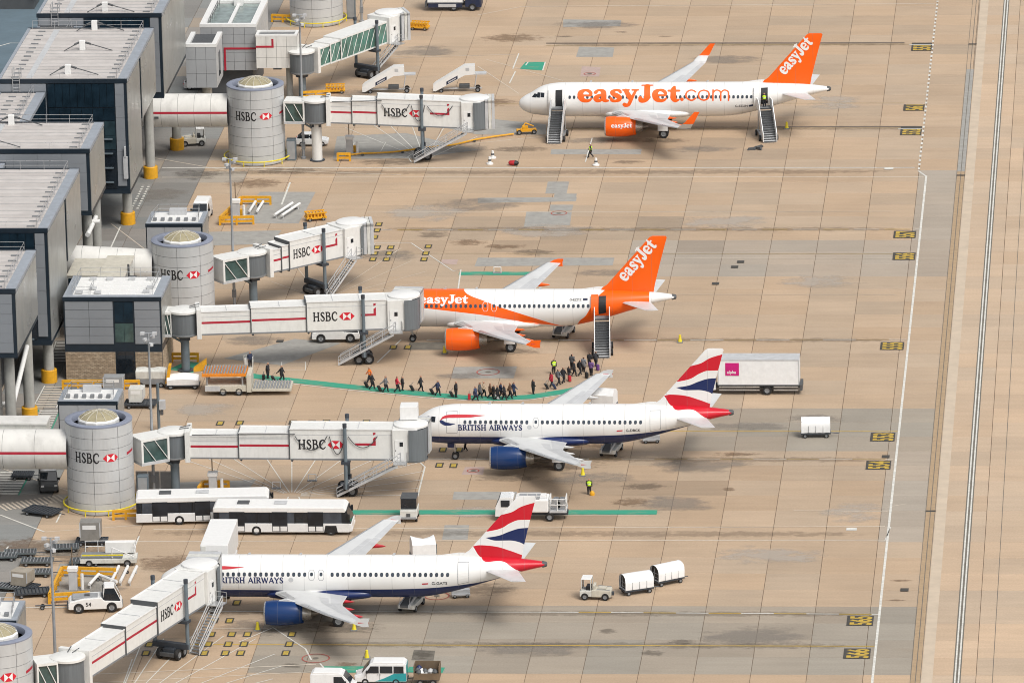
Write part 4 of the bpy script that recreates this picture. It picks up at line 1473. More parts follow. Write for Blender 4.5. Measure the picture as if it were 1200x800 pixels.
airliner('airliner', 'white airliner with dark blue belly and blue engines, parked just behind its passenger bridge', -7.4, -44.6, True, 'paint_navy_belly', 'fin_flag', 'engine_navy', text_ba('G-DBCK', 22.9, 12.95), False,
         {'list': {'fl': (4.40, 5.46, 3.38, 5.42, 'shut', 'paint_plain'), 'al': (25.40, 26.42, 3.62, 5.50, 'shut', 'paint_plain')}, 'gap': [(25.2, 26.6), (13.2, 14.0)]}, [13.36], 'wing_grey', 'wing_grey')
airliner('airliner', 'longer white airliner with dark blue belly and red flap fairings, docked nearest the buses', -26.5, -96.8, False, 'paint_navy_belly_long', 'fin_flag_long', 'engine_navy', text_ba('G-GATS', 26.6, 12.95), False,
         {'list': {'fl': (4.40, 5.46, 3.38, 5.42, 'shut', 'paint_plain'), 'al': (29.13, 30.15, 3.62, 5.50, 'shut', 'paint_plain')}, 'gap': [(28.6, 30.3), (14.6, 16.4)]}, [14.70, 15.62], 'wing_grey', 'red')


# ================================================================ terminal pier
pier = thing('terminal_pier', 'long grey terminal pier of stepped box bays raised on round columns', 'terminal', (-55, 20))
PO = (-55.0, 20.0)


def pbuild(mb, name, mats, par=None, **k):
    mb.v = [(x - PO[0], y - PO[1], z) for x, y, z in mb.v]
    return mb.build(name, mats, par or pier, **k)


ZR = 18.0


def wall_x(x, y0, y1, z0, z1, n, mat, par=None, rows=1, nm='wall_panel', t=.06, gap=.03):
    """cladding panels on a wall that faces +X"""
    for k in range(n):
        for r in range(rows):
            a, b = y0 + (y1 - y0) * k / n + gap / 2, y0 + (y1 - y0) * (k + 1) / n - gap / 2
            c, d = z0 + (z1 - z0) * r / rows + gap / 2, z0 + (z1 - z0) * (r + 1) / rows - gap / 2
            pbuild(MB().bx(x, x + t, a, b, c, d), nm, mat, par)


def wall_y(y, x0, x1, z0, z1, n, mat, par=None, rows=1, nm='wall_panel', t=.06, gap=.018):
    """cladding panels on a wall that faces -Y"""
    for k in range(n):
        for r in range(rows):
            a, b = x0 + (x1 - x0) * k / n + gap / 2, x0 + (x1 - x0) * (k + 1) / n - gap / 2
            c, d = z0 + (z1 - z0) * r / rows + gap / 2, z0 + (z1 - z0) * (r + 1) / rows - gap / 2
            pbuild(MB().bx(a, b, y - t, y, c, d), nm, mat, par)


def rail(pts, h=1.0, step=2.6, par=None, nm='roof_rail', r=.028):
    mb = MB()
    for a, b in zip(pts, pts[1:]):
        a, b = Vector(a), Vector(b)
        n = max(1, round((b - a).length / step))
        for k in range(n + 1):
            p = a + (b - a) * k / n
            mb.tube(p, p + Vector((0, 0, h)), r, n=5)
        for f in (1, .52):
            mb.tube(a + Vector((0, 0, h * f)), b + Vector((0, 0, h * f)), r, n=5)
    pbuild(mb, nm, 'alu', par)


def roof(x0, x1, y0, y1, z, par):
    n = max(3, round((y1 - y0) / 1.55))
    for k in range(n):
        a, b = y0 + .25 + (y1 - y0 - .5) * k / n, y0 + .25 + (y1 - y0 - .5) * (k + 1) / n
        s = pbuild(MB().bx(x0 + .35, x1 - 1.05, a, b - .02, z - .06, z + .03), 'roof_sheet', 'roof_sheet' if k % 3 else 'roof_sheet_b', par)
        pbuild(MB().bx(x0 + .35, x1 - 1.06, b - .018, b - .002, z - .06, z + .055), 'roof_seam', 'grey', par)
    pbuild(MB().bx(x1 - 1.03, x1 + .04, y0, y1, z - .3, z + .09), 'roof_edge', 'roof_edge', par)
    pbuild(MB().bx(x0 - .02, x0 + .33, y0, y1, z - .3, z + .09), 'roof_edge', 'roof_edge', par)
    pbuild(MB().bx(x0, x1 + .07, y0 - .09, y0 + .2, z - .34, z + .13), 'roof_trim', 'trim_dark', par)
    pbuild(MB().bx(x0, x1 + .05, y1 - .2, y1 + .06, z - .34, z + .12), 'roof_trim', 'trim_dark', par)
    # little vents along both eaves
    k = 0
    y = y0 + 1.1
    while y < y1 - 1:
        for x in (x0 + 1.9, x1 - 1.9):
            pbuild(MB().bx(x - .42, x + .42, y - .09, y + .09, z + .03, z + .16), 'roof_vent', 'mid_grey', par)
        y += 2.05


def anchor(x, y, z, par):
    """white fall-arrest post with two dark stays"""
    pbuild(MB().bx(x - .34, x + .34, y - .26, y + .26, z, z + 1.15), 'anchor_post', 'white', par, bevel=.05)
    pbuild(MB().tube((x + .4, y, z + .9), (x + 3.6, y - .7, z + .12), .06, n=5).tube((x - .4, y, z + .9), (x - 2.0, y - .9, z + .12), .06, n=5)
           .tube((x + .4, y, z + .9), (x + 1.0, y - .13, z + .75), .14, n=6).tube((x - .4, y, z + .9), (x - .9, y - .27, z + .7), .14, n=6), 'anchor_stay', 'dark_grey', par)


def bay(y0, y1, zb_near, split, glazed, zb_far=None, x0=-62.5, x1=-47.6):
    """one box bay of the pier"""
    zb_far = zb_far or zb_near
    b = bpy.data.objects.new('bay', None)
    col.objects.link(b)
    b.parent = pier
    ym = split if split else y1
    # carcass
    mb = MB().bx(x0 + .1, x1 - .02, y0 + .05, ym - .6, zb_near, ZR - .1)
    if split:
        mb.bx(x0 + .1, x1 - .75, ym - .6, ym + .7, zb_far, ZR - .1)
        mb.bx(x0 + .1, x1 - .02, ym + .7, y1 - .05, zb_far, ZR - .1)
    pbuild(mb, 'carcass', 'trim_dark', b)
    pbuild(MB().bx(x0, x1 + .03, y0 - .02, ym - .62, zb_near - .45, zb_near), 'soffit_edge', 'trim_dark', b)
    wall_x(x1, y0 + .15, ym - .65, zb_near + .02, ZR - .35, max(1, round((ym - y0) / 6)), 'clad_silver', b)
    if split:
        wall_x(x1, ym + .75, y1 - .1, zb_far + .02, ZR - .35, 2, 'clad_silver', b)
        pbuild(MB().bx(x1 - .74, x1 - .70, ym - .58, ym + .68, zb_near + .5, ZR - .5), 'slot_window', 'glass_blue', b)
    if glazed:
        wall_y(y0, x1 - 1.35, x1 - .32, zb_near + .5, ZR - .4, 1, 'clad_grey', b, 9)
        wall_y(y0, x0 + .2, x0 + 5.6, zb_near + 6, ZR - .4, 3, 'clad_grey', b, 4)
        wall_y(y0, x0 + 5.75, x1 - 1.45, ZR - 3.2, ZR - .4, 9, 'glass_blue', b, 1, 'glass_pane', .04, .05)
        wall_y(y0, x0 + 5.75, x1 - 1.45, ZR - 4.8, ZR - 3.3, 6, 'glass_blue', b, 1, 'glass_pane', .04, .05)
        wall_y(y0, x0 + 5.75, x1 - 1.45, ZR - 8.2, ZR - 4.85, 6, 'glass_lit', b, 2, 'glass_pane', .04, .05)
        wall_y(y0, x0 + 5.75, x1 - 1.45, zb_near + .2, ZR - 8.5, 4, 'glass_dark', b, 3, 'glass_pane', .04, .05)
    else:
        wall_y(y0, x0 + 1.0, x1 - .35, zb_near + .1, ZR - .4, 5, 'clad_grey', b, 6)
    roof(x0, x1, y0, y1, ZR, b)
    rail([(x0 + .6, y0 + .4, ZR), (x1 - 1.15, y0 + .4, ZR)], .75, 3, b, r=.015)
    rail([(x1 - 1.15, y0 + .6, ZR), (x1 - 1.15, y1 - .5, ZR), (x0 + .6, y1 - .5, ZR)], 1.05, 2.6, b)
    lx = x0 + 2.2
    lad = MB()
    for e in (-.4, .4):
        lad.tube((lx + e, y0 - .25, ZR - 2.6), (lx + e, y0 - .25, ZR + 1.3), .05, n=5).tube((lx + e, y0 - .25, ZR + 1.3), (lx + e, y0 + 1.2, ZR + 1.3), .05, n=5).tube((lx + e, y0 + 1.2, ZR + 1.3), (lx + e, y0 + 1.2, ZR), .05, n=5)
    for q in range(9):
        lad.tube((lx - .4, y0 - .25, ZR - 2.4 + q * .4), (lx + .4, y0 - .25, ZR - 2.4 + q * .4), .03, n=5)
    pbuild(lad, 'roof_ladder', 'alu', b)
    pbuild(MB().bx(x0 + 3.2, x0 + 3.9, y0 + .8, y1 - .8, ZR + .035, ZR + .075), 'roof_walkway', 'light_grey', b)
    return b


bays = [bay(78.9, 101.0, 8.0, None, True), bay(46.3, 71.8, 5.0, 58.2, True, 10.3), bay(13.9, 26.4, 11.0, None, False), bay(-20.1, 5.6, 5.7, -6.3, True, 10.6), bay(-44.4, -28.6, 11.2, None, False)]
for k, (x, y) in enumerate(((-54.5, 80.5), (-54.5, 71.0), (-54.6, 61.0), (-54.7, 49.2))):
    anchor(x, y, ZR, bays[0 if k == 0 else 1])
anchor(-57.9, 25.5, ZR, bays[2])
anchor(-59.0, 15.6, ZR, bays[2])
anchor(-62.0, -4.0, ZR, bays[3])
# spine between the bays, lower ground floor, far reflective wing
sp = bpy.data.objects.new('spine', None)
col.objects.link(sp)
sp.parent = pier
pbuild(MB().bx(-62.4, -57.0, -70, 120, 0, 16.3), 'spine_wall', 'trim_dark', sp)
for a, b in ((-70, -44.5), (-28.5, -20.2), (5.7, 13.8), (26.5, 46.2), (71.9, 78.8)):
    roof(-62.4, -57.0, a, b, 16.55, sp)
    rail([(-58.3, a + .4, 16.6), (-58.3, b - .4, 16.6)], 1.0, 2.6, sp)
for a, b in ((26.6, 46.0), (5.8, 13.8), (71.9, 78.6), (-28.4, -20.3)):
    wall_x(-56.98, a, b, 4, 16.2, max(2, round((b - a) / 3)), 'glass_blue', sp, 3, 'glass_pane', .04, .06)
pbuild(MB().bx(-57, -53.4, -70, 112, 0, 4.4), 'ground_floor', 'dark_grey', sp)  # dark colour stands in for the shade beneath the raised bays
pbuild(MB().bx(-57, -50.0, -10, 8, 4.5, 10.4).bx(-57, -50.0, 60, 78, 4.5, 10.2), 'link_floor', 'trim_dark', sp)
wall_x(-49.98, -9.5, 7.5, 4.8, 10.2, 6, 'glass_dark', sp, 2, 'glass_pane', .04, .06)
wall_x(-49.98, 60.5, 77.5, 4.8, 10.0, 6, 'glass_dark', sp, 2, 'glass_pane', .04, .06)
# dark glazed recess rows on the near ends of the tall bays
for y0, z1 in ((46.2, 9), (-20.2, 9)):
    for z in (5.9, 7.6, 9.3, 11.0):
        pbuild(MB().bx(-56.4, -49.4, y0 - .20, y0 - .05, z, z + .16), 'floor_edge', 'blue_steel', sp)
# round columns with yellow collars
def column(x, y, h, collar=True):
    pbuild(MB().lathe([(.58, 0), (.56, h)], 18, (x, y, 0)), 'column', 'concrete')
    if collar:
        pbuild(MB().lathe([(.60, 0), (.86, 0), (.86, 1.35), (.80, 1.42), (.60, 1.42)], 20, (x, y, 0)), 'column_collar', 'yellow')


for x, y, h, c in ((-48.5, 71.3, 10.2, 1), (-48.5, 50.1, 5.0, 1), (-48.6, -15.9, 5.6, 1), (-48.7, -26.2, 0, 0), (-48.6, 24.6, 11, 0), (-48.6, 17.2, 11, 0), (-48.7, -30.3, 11.2, 1), (-48.8, -42.6, 11.2, 0),
                   (-50.4, -41.5, 11.2, 0), (-47.0, 84.8, 5.0, 1), (-50.5, 2.0, 10.5, 0)):
    if h:
        column(x, y, h, c)
pbuild(MB().tube((-48.9, -40.0, 4.6), (-48.6, -31.0, 8.2), .26, n=10).tube((-52, -40, 4.4), (-48.9, -40.0, 4.6), .26, n=10), 'drain_pipe', 'white')
pbuild(MB().tube((-48.2, 14.4, 8.2), (-47.9, 19.4, 8.9), .28, n=10).tube((-48.4, 17.5, 8.9), (-47.2, 17.5, 8.9), .24, n=10), 'drain_pipe', 'white')
pbuild(MB().bx(-48.25, -47.75, 46.0, 46.25, 6.4, 9.0).bx(-48.1, -47.9, 45.9, 46.2, 9.0, 10.2), 'service_box', 'light_grey')
# far building corner beyond the road
far = thing('far_building', 'dark roof corner of a building across the blue-grey road', 'building', (-74.5, 158))
MB().bx(-14, 0, 0, 16, 0, 7.5).build('wall', 'dark_grey', far)
MB().bx(-14.2, .3, -.3, 16.2, 7.5, 8.0).build('roof', 'dark_steel', far)
MB().bx(.2, 1.0, -1.2, 15, 3, 3.6).build('canopy', 'white', far)


# ================================================================ round stair towers
TR, TH = 3.38, 9.2


def arc_panel(a0, a1, z0, z1, r0, r1, n=5):
    vs, fs = [], []
    for z in (z0, z1):
        for r in (r0, r1):
            for k in range(n + 1):
                t = a0 + (a1 - a0) * k / n
                vs.append((r * math.cos(t), r * math.sin(t), z))
    m = n + 1
    for k in range(n):
        fs += [(m + k, m + k + 1, 3 * m + k + 1, 3 * m + k), (k + 1, k, 2 * m + k, 2 * m + k + 1),
               (2 * m + k, 2 * m + k + 1, 3 * m + k + 1, 3 * m + k)[::-1], (k, k + 1, m + k + 1, m + k)]
    fs += [(0, m, 3 * m, 2 * m), (m - 1, 3 * m - 1, 4 * m - 1, 2 * m - 1)]
    return MB().add(vs, fs, 0, 0)


def on_cyl(r, a_mid, z0):
    """lettering map on the tower: u = arc length, angle measured from -Y towards +X"""
    def fn(u, v):
        a = a_mid + u / r
        return (r * math.sin(a), -r * math.cos(a), z0 + v)
    return fn


HEXW = 1.0


def logo(fn, size, par, u0, v0):
    """hexagon emblem: red and white triangles, twice as wide as high"""
    h = size
    wd = size * 2
    def tri(pts, n=5):
        out, fs = [], []
        a, b, c = (np.array(p, float) for p in pts)
        idx = {}
        for i in range(n + 1):
            for j in range(n + 1 - i):
                p = a + (b - a) * i / n + (c - a) * j / n
                idx[(i, j)] = len(out)
                out.append(tuple(p))
        for i in range(n):
            for j in range(n - i):
                fs.append((idx[(i, j)], idx[(i + 1, j)], idx[(i, j + 1)]))
                if j < n - i - 1:
                    fs.append((idx[(i + 1, j)], idx[(i + 1, j + 1)], idx[(i, j + 1)]))
        return out, fs
    C = (wd / 2, h / 2)
    q = wd / 4
    red = [((0, h / 2), (q, 0), (q, h)), ((wd, h / 2), (wd - q, h), (wd - q, 0)), ((q, h), C, (wd - q, h)), ((q, 0), (wd - q, 0), C)]
    wht = [((q, 0), C, (q, h)), ((wd - q, 0), (wd - q, h), C)]
    for tris, mt in ((red, 'logo_red'), (wht, 'letter_white')):
        mb = MB()
        for t in tris:
            o_, f_ = tri(t)
            mb.add([fn(u0 + a, v0 + b) for a, b in o_], f_)
        mb.build('emblem', mt, par, fix=False)


def tower(x, y, label, text=True):
    t = thing('stair_tower', label, 'tower', (x, y), group='round stair towers')
    MB().lathe([(.01, 0), (TR - .06, 0), (TR - .06, TH - .5), (.01, TH - .5)], 40).build('core', 'dark_grey', t)
    global _pm
    if not _pm:
        for k in range(8):
            for r in range(8):
                a0 = 2 * PI * k / 8 - PI / 2 - .06
                _pm.append(arc_panel(a0 + .006, a0 + 2 * PI / 8 - .006, .05 + (TH - .05) * r / 8 + .02, .05 + (TH - .05) * (r + 1) / 8 - .02, TR - .05, TR + .02, 7).mesh('panel', 'clad_tower'))
    for me in _pm:
        o = bpy.data.objects.new('panel', me)
        col.objects.link(o)
        o.parent = t
    MB().lathe([(TR + .05, TH - .02), (TR + .05, TH + .10), (TR - .05, TH + .16), (2.78, TH + .16), (2.74, TH + .10), (2.74, TH - .55)], 48).build('parapet', 'parapet_blue', t)
    MB().lathe([(2.74, TH - .50), (1.9, TH - .50)], 40).build('gutter', 'trim_dark', t)
    N = 12
    sk = MB().lathe([(2.12, TH - .5), (2.12, TH + .12), (1.98, TH + .28)], N, sm=0).build('skylight', 'white', t)
    MB().lathe([(1.98, TH + .27), (1.5, TH + .62), (.75, TH + .90), (.02, TH + 1.0)], N, sm=0).build('skylight_glass', 'dome_glass', sk)
    for k in range(N):
        a = 2 * PI * k / N
        pts = [(r * math.cos(a), r * math.sin(a), TH + z + .02) for r, z in ((2.0, .27), (1.5, .62), (.75, .90), (.02, 1.0))]
        MB().path(pts, .035, 5).build('rib', 'cream', sk)
    if text:
        tt = text2d('HSBC', SERIF, 1.06, 22, .04, .022)
        k = 2.75 / tt[2]
        lay(tt, on_cyl(TR + .035, R(-38), 5.55), 'letter_black', 'lettering', t, su=k)
        logo(on_cyl(TR + .035, R(13), 5.62), .82, t, 0, 0)
        for a0, a1, z0, z1 in ((R(61), R(84), 5.95, 6.12), (R(-88), R(-70), 5.95, 5.95)):
            vs, fs = [], []
            for i in range(9):
                a = a0 + (a1 - a0) * i / 8
                z = z0 + (z1 - z0) * i / 8
                for dz in (0, .27):
                    vs.append(((TR + .035) * math.sin(a), -(TR + .035) * math.cos(a), z + dz))
            fs = [(2 * i, 2 * i + 2, 2 * i + 3, 2 * i + 1) for i in range(8)]
            MB().add(vs, fs).build('red_stripe', 'bridge_red', t, fix=False)
    return t


_pm = []
TW = [(-37.0, 150.8, 'round panelled stair tower cut by the top edge of the picture'), (-36.75, 79.84, 'round panelled stair tower joined to the pier by the straight white tube'),
      (-36.9, 8.5, 'round panelled stair tower rising behind the brick-based annex'), (-36.96, -61.6, 'round panelled stair tower beside the two white buses'),
      (-37.3, -132.2, 'round panelled stair tower cut off at the bottom corner')]
for x, y, lb in TW:
    tower(x, y, lb)


def hoop(x, y, r, label):
    t = thing('guard_hoop', label, 'guard rail', (x, y), group='yellow guard hoops round the towers')
    n = 40
    pts = [(r * math.cos(2 * PI * k / n), r * math.sin(2 * PI * k / n), .62) for k in range(n + 1)]
    MB().path(pts, .085, 6).build('rail', 'lemon', t)
    for k in range(0, n, 4):
        p = pts[k]
        MB().tube((p[0], p[1], 0), (p[0], p[1], .62), .06, n=6).build('post', 'lemon', t)
    return t


hoop(-37.0, 150.8, 3.85, 'yellow hoop rail round the foot of the farthest tower')
hoop(-36.75, 79.84, 3.95, 'yellow hoop rail round the tower joined by the straight tube')
hoop(-36.96, -61.6, 3.85, 'yellow hoop rail round the tower beside the buses')
# grey lift shafts standing against the towers
for x, y, h, lb in ((-32.7, 152.6, 3.2, 'grey service cabinet beside the farthest tower'), (-32.6, 79.6, 2.6, 'grey service cabinet against the tower with the straight tube'), (-32.8, -60.4, 3.0, 'grey service cabinet between tower and rear bus')):
    t = thing('service_cabinet', lb, 'cabinet', (x, y), group='service cabinets at the towers')
    MB().bx(-.55, .55, -.5, .5, 0, h).build('body', 'blue_steel', t, bevel=.03)
    MB().bx(-.45, .45, -.53, -.505, .2, h - .2).build('door', 'grey', t)


# ================================================================ white tube walkways
def tube_walk(label, x0, x1, y, z, r, stripe=True, z1=None):
    t = thing('tube_walkway', label, 'walkway', (x0, y), group='white tube walkways')
    z1 = z if z1 is None else z1
    L = x1 - x0
    n = 5
    prof = [(r * math.cos(a), r * 1.02 * math.sin(a)) for a in np.linspace(0, 2 * PI, 29)[:-1]]
    def pp(u, c, s):
        return (u, c, z + (z1 - z) * u / L + s)
    MB().loft([[pp(u, c * .97, s * .97) for c, s in prof] for u in (0, L)]).build('liner', 'dark_grey', t)
    for k in range(n):
        a, b = L * k / n + .015, L * (k + 1) / n - .015
        MB().loft([[pp(u, c, s) for c, s in prof] for u in (a, b)], caps=False).build('panel', 'tube_white', t)
    if stripe:
        vs = []
        for u in (0, L):
            for s in (.28, .02):
                c = -math.sqrt(1 - (s / r) ** 2) * r - .02
                vs.append(pp(u, c, s * 1.02))
        MB().add(vs, [(0, 1, 3, 2)]).build('red_stripe', 'bridge_red', t, fix=False)
        MB().bx(1.2, 1.7, -r - .08, -r + .03, z - .55, z - .3).build('sign_plate', 'dark_grey', t)
    return t


tube_walk('white tube walkway with red stripe straight from the pier to its tower', -49.9, -40.0, 79.84, 6.05, 1.95)
tube_walk('short white tube walkway sloping behind the brick-based annex', -49.9, -40.1, 8.5, 6.7, 1.85, False, 6.2)
tube_walk('white tube walkway with red stripe cut by the picture edge', -56.5, -40.1, -61.6, 6.05, 2.0)
c = thing('roofed_corridor', 'pale flat-roofed corridor from tube walkway to brick-based annex', 'corridor', (-43.4, -6.4))
MB().bx(-1.35, 1.35, 0, 12.5, 4.6, 7.9).build('walls', 'dirty_white', c)
MB().bx(-1.5, 1.5, -.1, 12.6, 7.9, 8.05).build('roof', 'cream', c)
MB().bx(-5.0, -1.6, 5.5, 12.4, 4.4, 7.6).build('side_wing', 'dirty_white', c)
MB().bx(-5.1, -1.55, 5.4, 12.5, 7.6, 7.75).build('side_roof', 'cream', c)
MB().bx(-4.9, -1.7, 5.42, 5.46, 4.6, 7.4).build('window', 'glass_blue', c)
MB().tube((1.6, 6.5, 7.0), (1.6, 6.5, 8.7), .12).bx(1.5, 2.4, 6.0, 7.0, 6.8, 7.3).build('vent', 'dark_grey', c)
c = thing('roofed_corridor', 'low white corridor block behind the tube cut by the picture edge', 'corridor', (-56, -58.5))
MB().bx(0, 13.2, 0, 2.6, 4.5, 7.7).build('walls', 'dirty_white', c)
MB().bx(0, 13.3, -.1, 2.7, 7.7, 7.9).build('roof', 'tube_white', c)


# ================================================================ annexes
def panels_y(par, x0, x1, y, z0, z1, nx, nz, mat, nm='wall_panel', t=.05, gap=.035):
    for i in range(nx):
        for j in range(nz):
            MB().bx(x0 + (x1 - x0) * i / nx + gap / 2, x0 + (x1 - x0) * (i + 1) / nx - gap / 2, y - t, y + .005,
                    z0 + (z1 - z0) * j / nz + gap / 2, z0 + (z1 - z0) * (j + 1) / nz - gap / 2).build(nm, mat, par)


def panels_x(par, x, y0, y1, z0, z1, ny, nz, mat, nm='wall_panel', t=.05, gap=.035):
    for i in range(ny):
        for j in range(nz):
            MB().bx(x - .005, x + t, y0 + (y1 - y0) * i / ny + gap / 2, y0 + (y1 - y0) * (i + 1) / ny - gap / 2,
                    z0 + (z1 - z0) * j / nz + gap / 2, z0 + (z1 - z0) * (j + 1) / nz - gap / 2).build(nm, mat, par)


def lrail(par, pts, h=1.0, step=2.0, nm='roof_rail', r=.03, mat='alu'):
    mb = MB()
    for a, b in zip(pts, pts[1:]):
        a, b = Vector(a), Vector(b)
        n = max(1, round((b - a).length / step))
        for k in range(n + 1):
            p = a + (b - a) * k / n
            mb.tube(p, p + Vector((0, 0, h)), r, n=5)
        for f in (1, .52):
            mb.tube(a + Vector((0, 0, h * f)), b + Vector((0, 0, h * f)), r, n=5)
    return mb.build(nm, mat, par)


# brick-based annex
W_, D_ = 10.55, 8.7
a = thing('annex_building', 'grey panelled annex on a buff brick base with dark glazed slot', 'building', (-46.9, -15.2))
MB().bx(.02, W_ - .02, .02, D_, 0, 9.1).build('carcass', 'trim_dark', a)
for x0, x1 in ((.05, 5.45), (7.6, W_ - .05)):
    MB().bx(x0, x1, -.02, .02, 0, 3.1).build('mortar_bed', 'mortar', a)
    mb = MB()
    for r in range(20):
        x = x0 - (.22 if r % 2 else 0)
        while x < x1:
            u0, u1 = max(x, x0) + .012, min(x + .44, x1) - .012
            if u1 - u0 > .05:
                mb.bx(u0, u1, -.05, -.01, r * .155 + .012, r * .155 + .143, rnd.choice((0, 0, 0, 1)))
            x += .44
    o = mb.build('bricks', ['brick_buff', 'brick_pale'], a)
    o['kind'] = 'stuff'
mb = MB()
for r in range(20):
    y = 0 - (.22 if r % 2 else 0)
    while y < D_:
        u0, u1 = max(y, 0) + .012, min(y + .44, D_) - .012
        if u1 - u0 > .05:
            mb.bx(W_ + .01, W_ + .05, u0, u1, r * .155 + .012, r * .155 + .143, rnd.choice((0, 1, 1)))
        y += .44
o = mb.build('bricks', ['brick_buff', 'brick_pale'], a)
o['kind'] = 'stuff'
MB().bx(W_ - .02, W_ + .02, 0, D_, 0, 3.1).build('mortar_bed', 'mortar', a)
panels_y(a, .15, 5.35, 0, 4.0, 8.75, 2, 5, 'clad_grey')
panels_y(a, 7.65, W_ - .15, 0, 4.0, 8.75, 1, 5, 'clad_grey')
panels_y(a, 5.5, 7.5, 0, 4.2, 6.3, 2, 1, 'glass_link', 'glass_pane', .03)
panels_y(a, 5.5, 7.5, 0, 6.35, 8.7, 2, 1, 'glass_blue', 'glass_pane', .03)
panels_y(a, 5.55, 7.5, 0, .2, 3.2, 2, 2, 'glass_dark', 'glass_pane', .03)
panels_x(a, W_, .2, D_ - .2, 4.0, 8.75, 3, 5, 'clad_silver')
MB().bx(.9, W_ - .9, .9, D_ - .5, 8.9, 9.2).build('roof_deck', 'white', a)
for i in range(9):
    for j in range(4):
        MB().bx(1.1 + i * .95, 1.95 + i * .95, 1.3 + j * 1.6, 2.7 + j * 1.6, 9.2, 9.24).build('roof_tile', 'white', a)
MB().bx(-.04, W_ + .06, -.08, .9, 8.85, 9.22).build('roof_edge', 'roof_edge', a)
MB().bx(-.04, .9, .9, D_, 8.85, 9.21).build('roof_edge', 'roof_edge', a)
MB().bx(W_ - .9, W_ + .06, .9, D_, 8.85, 9.21).build('roof_edge', 'roof_edge', a)
MB().bx(-.06, W_ + .08, -.12, -.085, 8.8, 9.25).build('roof_trim', 'trim_dark', a)
lrail(a, [(.9, .95, 9.2), (.9, D_ - .6, 9.2), (W_ - 1, D_ - .6, 9.2), (W_ - 1, .95, 9.2)], 1.1, 2.2)
for x, y in ((1.6, 1.4), (2.9, 3.0), (2.4, 6.8), (4.2, 6.8), (6.6, 6.8), (8.6, 6.8), (9.0, 3.4), (8.8, 1.6), (3.6, 1.4)):
    MB().bx(x - .35, x + .35, y - .25, y + .25, 9.25, 9.55).build('roof_unit', 'light_grey', a, bevel=.03)
lrail(a, [(1.2, 1.2, 9.25), (2.8, 1.2, 9.25), (2.8, 4.2, 9.25)], .8, 1.4, 'ladder_rail')


def low_annex(label, x0, x1, y0, y1, h):
    a = thing('low_annex', label, 'building', (x0, y0), group='low flat annexes by the towers')
    w_, d_ = x1 - x0, y1 - y0
    MB().bx(.02, w_ - .02, .02, d_ - .02, 0, h - .1).build('carcass', 'trim_dark', a)
    panels_y(a, .12, w_ - .15, 0, .1, h - .3, 3, 4, 'clad_annex')
    panels_x(a, w_, .1, d_ - .1, .1, h - .3, 2, 4, 'clad_silver')
    MB().bx(.5, w_ - .5, .6, d_ - .4, h - .15, h + .05).build('roof_deck', 'white', a)
    MB().bx(0, w_ + .03, -.04, .6, h - .25, h + .08).build('roof_edge', 'roof_edge', a)
    MB().bx(0, .5, .6, d_, h - .25, h + .08).build('roof_edge', 'roof_edge', a)
    MB().bx(w_ - .5, w_ + .03, .6, d_, h - .25, h + .08).build('roof_edge', 'roof_edge', a)
    MB().bx(.5, w_ - .5, d_ - .4, d_, h - .25, h + .07).build('roof_edge', 'roof_edge', a)
    MB().bx(-.02, w_ + .05, -.09, -.045, h - .3, h + .1).build('roof_trim', 'trim_dark', a)
    for k in range(6):
        MB().bx(.9 + k * (w_ - 2) / 5 - .2, .9 + k * (w_ - 2) / 5 + .2, 1.2, 1.7, h + .05, h + .4).build('roof_unit', 'mid_grey', a, bevel=.03)
    MB().bx(w_ * .35, w_ * .65, d_ * .7, d_ * .85, h + .05, h + .7).build('roof_box', 'light_grey', a)
    lrail(a, [(.5, .7, h), (.9, d_ - .5, h), (w_ - .9, d_ - .5, h), (w_ - .5, .7, h)], 1.0, 2.0)
    return a


low_annex('low grey annex with white roof behind the tower above the brick-based annex', -42.9, -36.5, 23.4, 28.9, 7.0)
low_annex('low grey annex with white roof behind the tower beside the buses', -43.1, -36.9, -47.8, -42.9, 7.0)
low_annex('low grey annex cut off in the bottom corner of the picture', -43.1, -37.0, -121.4, -115.2, 7.0)

# far annex: panelled cube with glass roof, small cube and white link wall with red line
a = thing('annex_building', 'pale panelled cube with a glass roof and angular red line', 'building', (-47.05, 111.0))
MB().bx(.03, 6.8, .03, 13.1, 3.4, 8.7).build('carcass', 'dark_grey', a)
panels_y(a, 0, 6.85, 0, 3.3, 9.0, 5, 5, 'clad_annex')
panels_x(a, 6.85, 0, 13.1, 3.3, 9.0, 6, 4, 'clad_tower')
MB().bx(-.05, 6.95, -.08, .6, 8.75, 9.15).build('parapet', 'white', a)
MB().bx(-.05, .75, .6, 13.2, 8.75, 9.14).build('parapet', 'white', a)
MB().bx(6.2, 6.95, .6, 13.2, 8.75, 9.14).build('parapet', 'white', a)
MB().bx(.75, 6.2, 12.6, 13.2, 8.75, 9.13).build('parapet', 'white', a)
MB().bx(3.3, 3.7, .6, 12.6, 8.75, 9.0).build('parapet', 'white', a)
for x0, x1 in ((.78, 3.28), (3.72, 6.18)):
    for k in range(3):
        MB().bx(x0, x1, .65 + k * 4, 4.6 + k * 4, 8.6, 8.72).build('roof_pane', 'glass_teal', a)
lrail(a, [(1.0, .8, 8.7), (1.0, 12.2, 8.7)], .9, 2, 'roof_rail', .03, 'dark_grey')
MB().bx(2.9, 4.0, 11.4, 12.4, 8.75, 9.5).build('roof_unit', 'white', a)
MB().bx(2.85, 3.1, -.10, -.055, 3.3, 6.2).build('red_line', 'bridge_red', a)
MB().bx(3.1, 6.9, -.10, -.055, 5.95, 6.2).build('red_line', 'bridge_red', a)
MB().bx(.5, 6.3, 1, 12, 0, 3.3).build('undercroft_shade', 'dark_grey', a)  # solid dark box, its colour standing in for the shaded void below
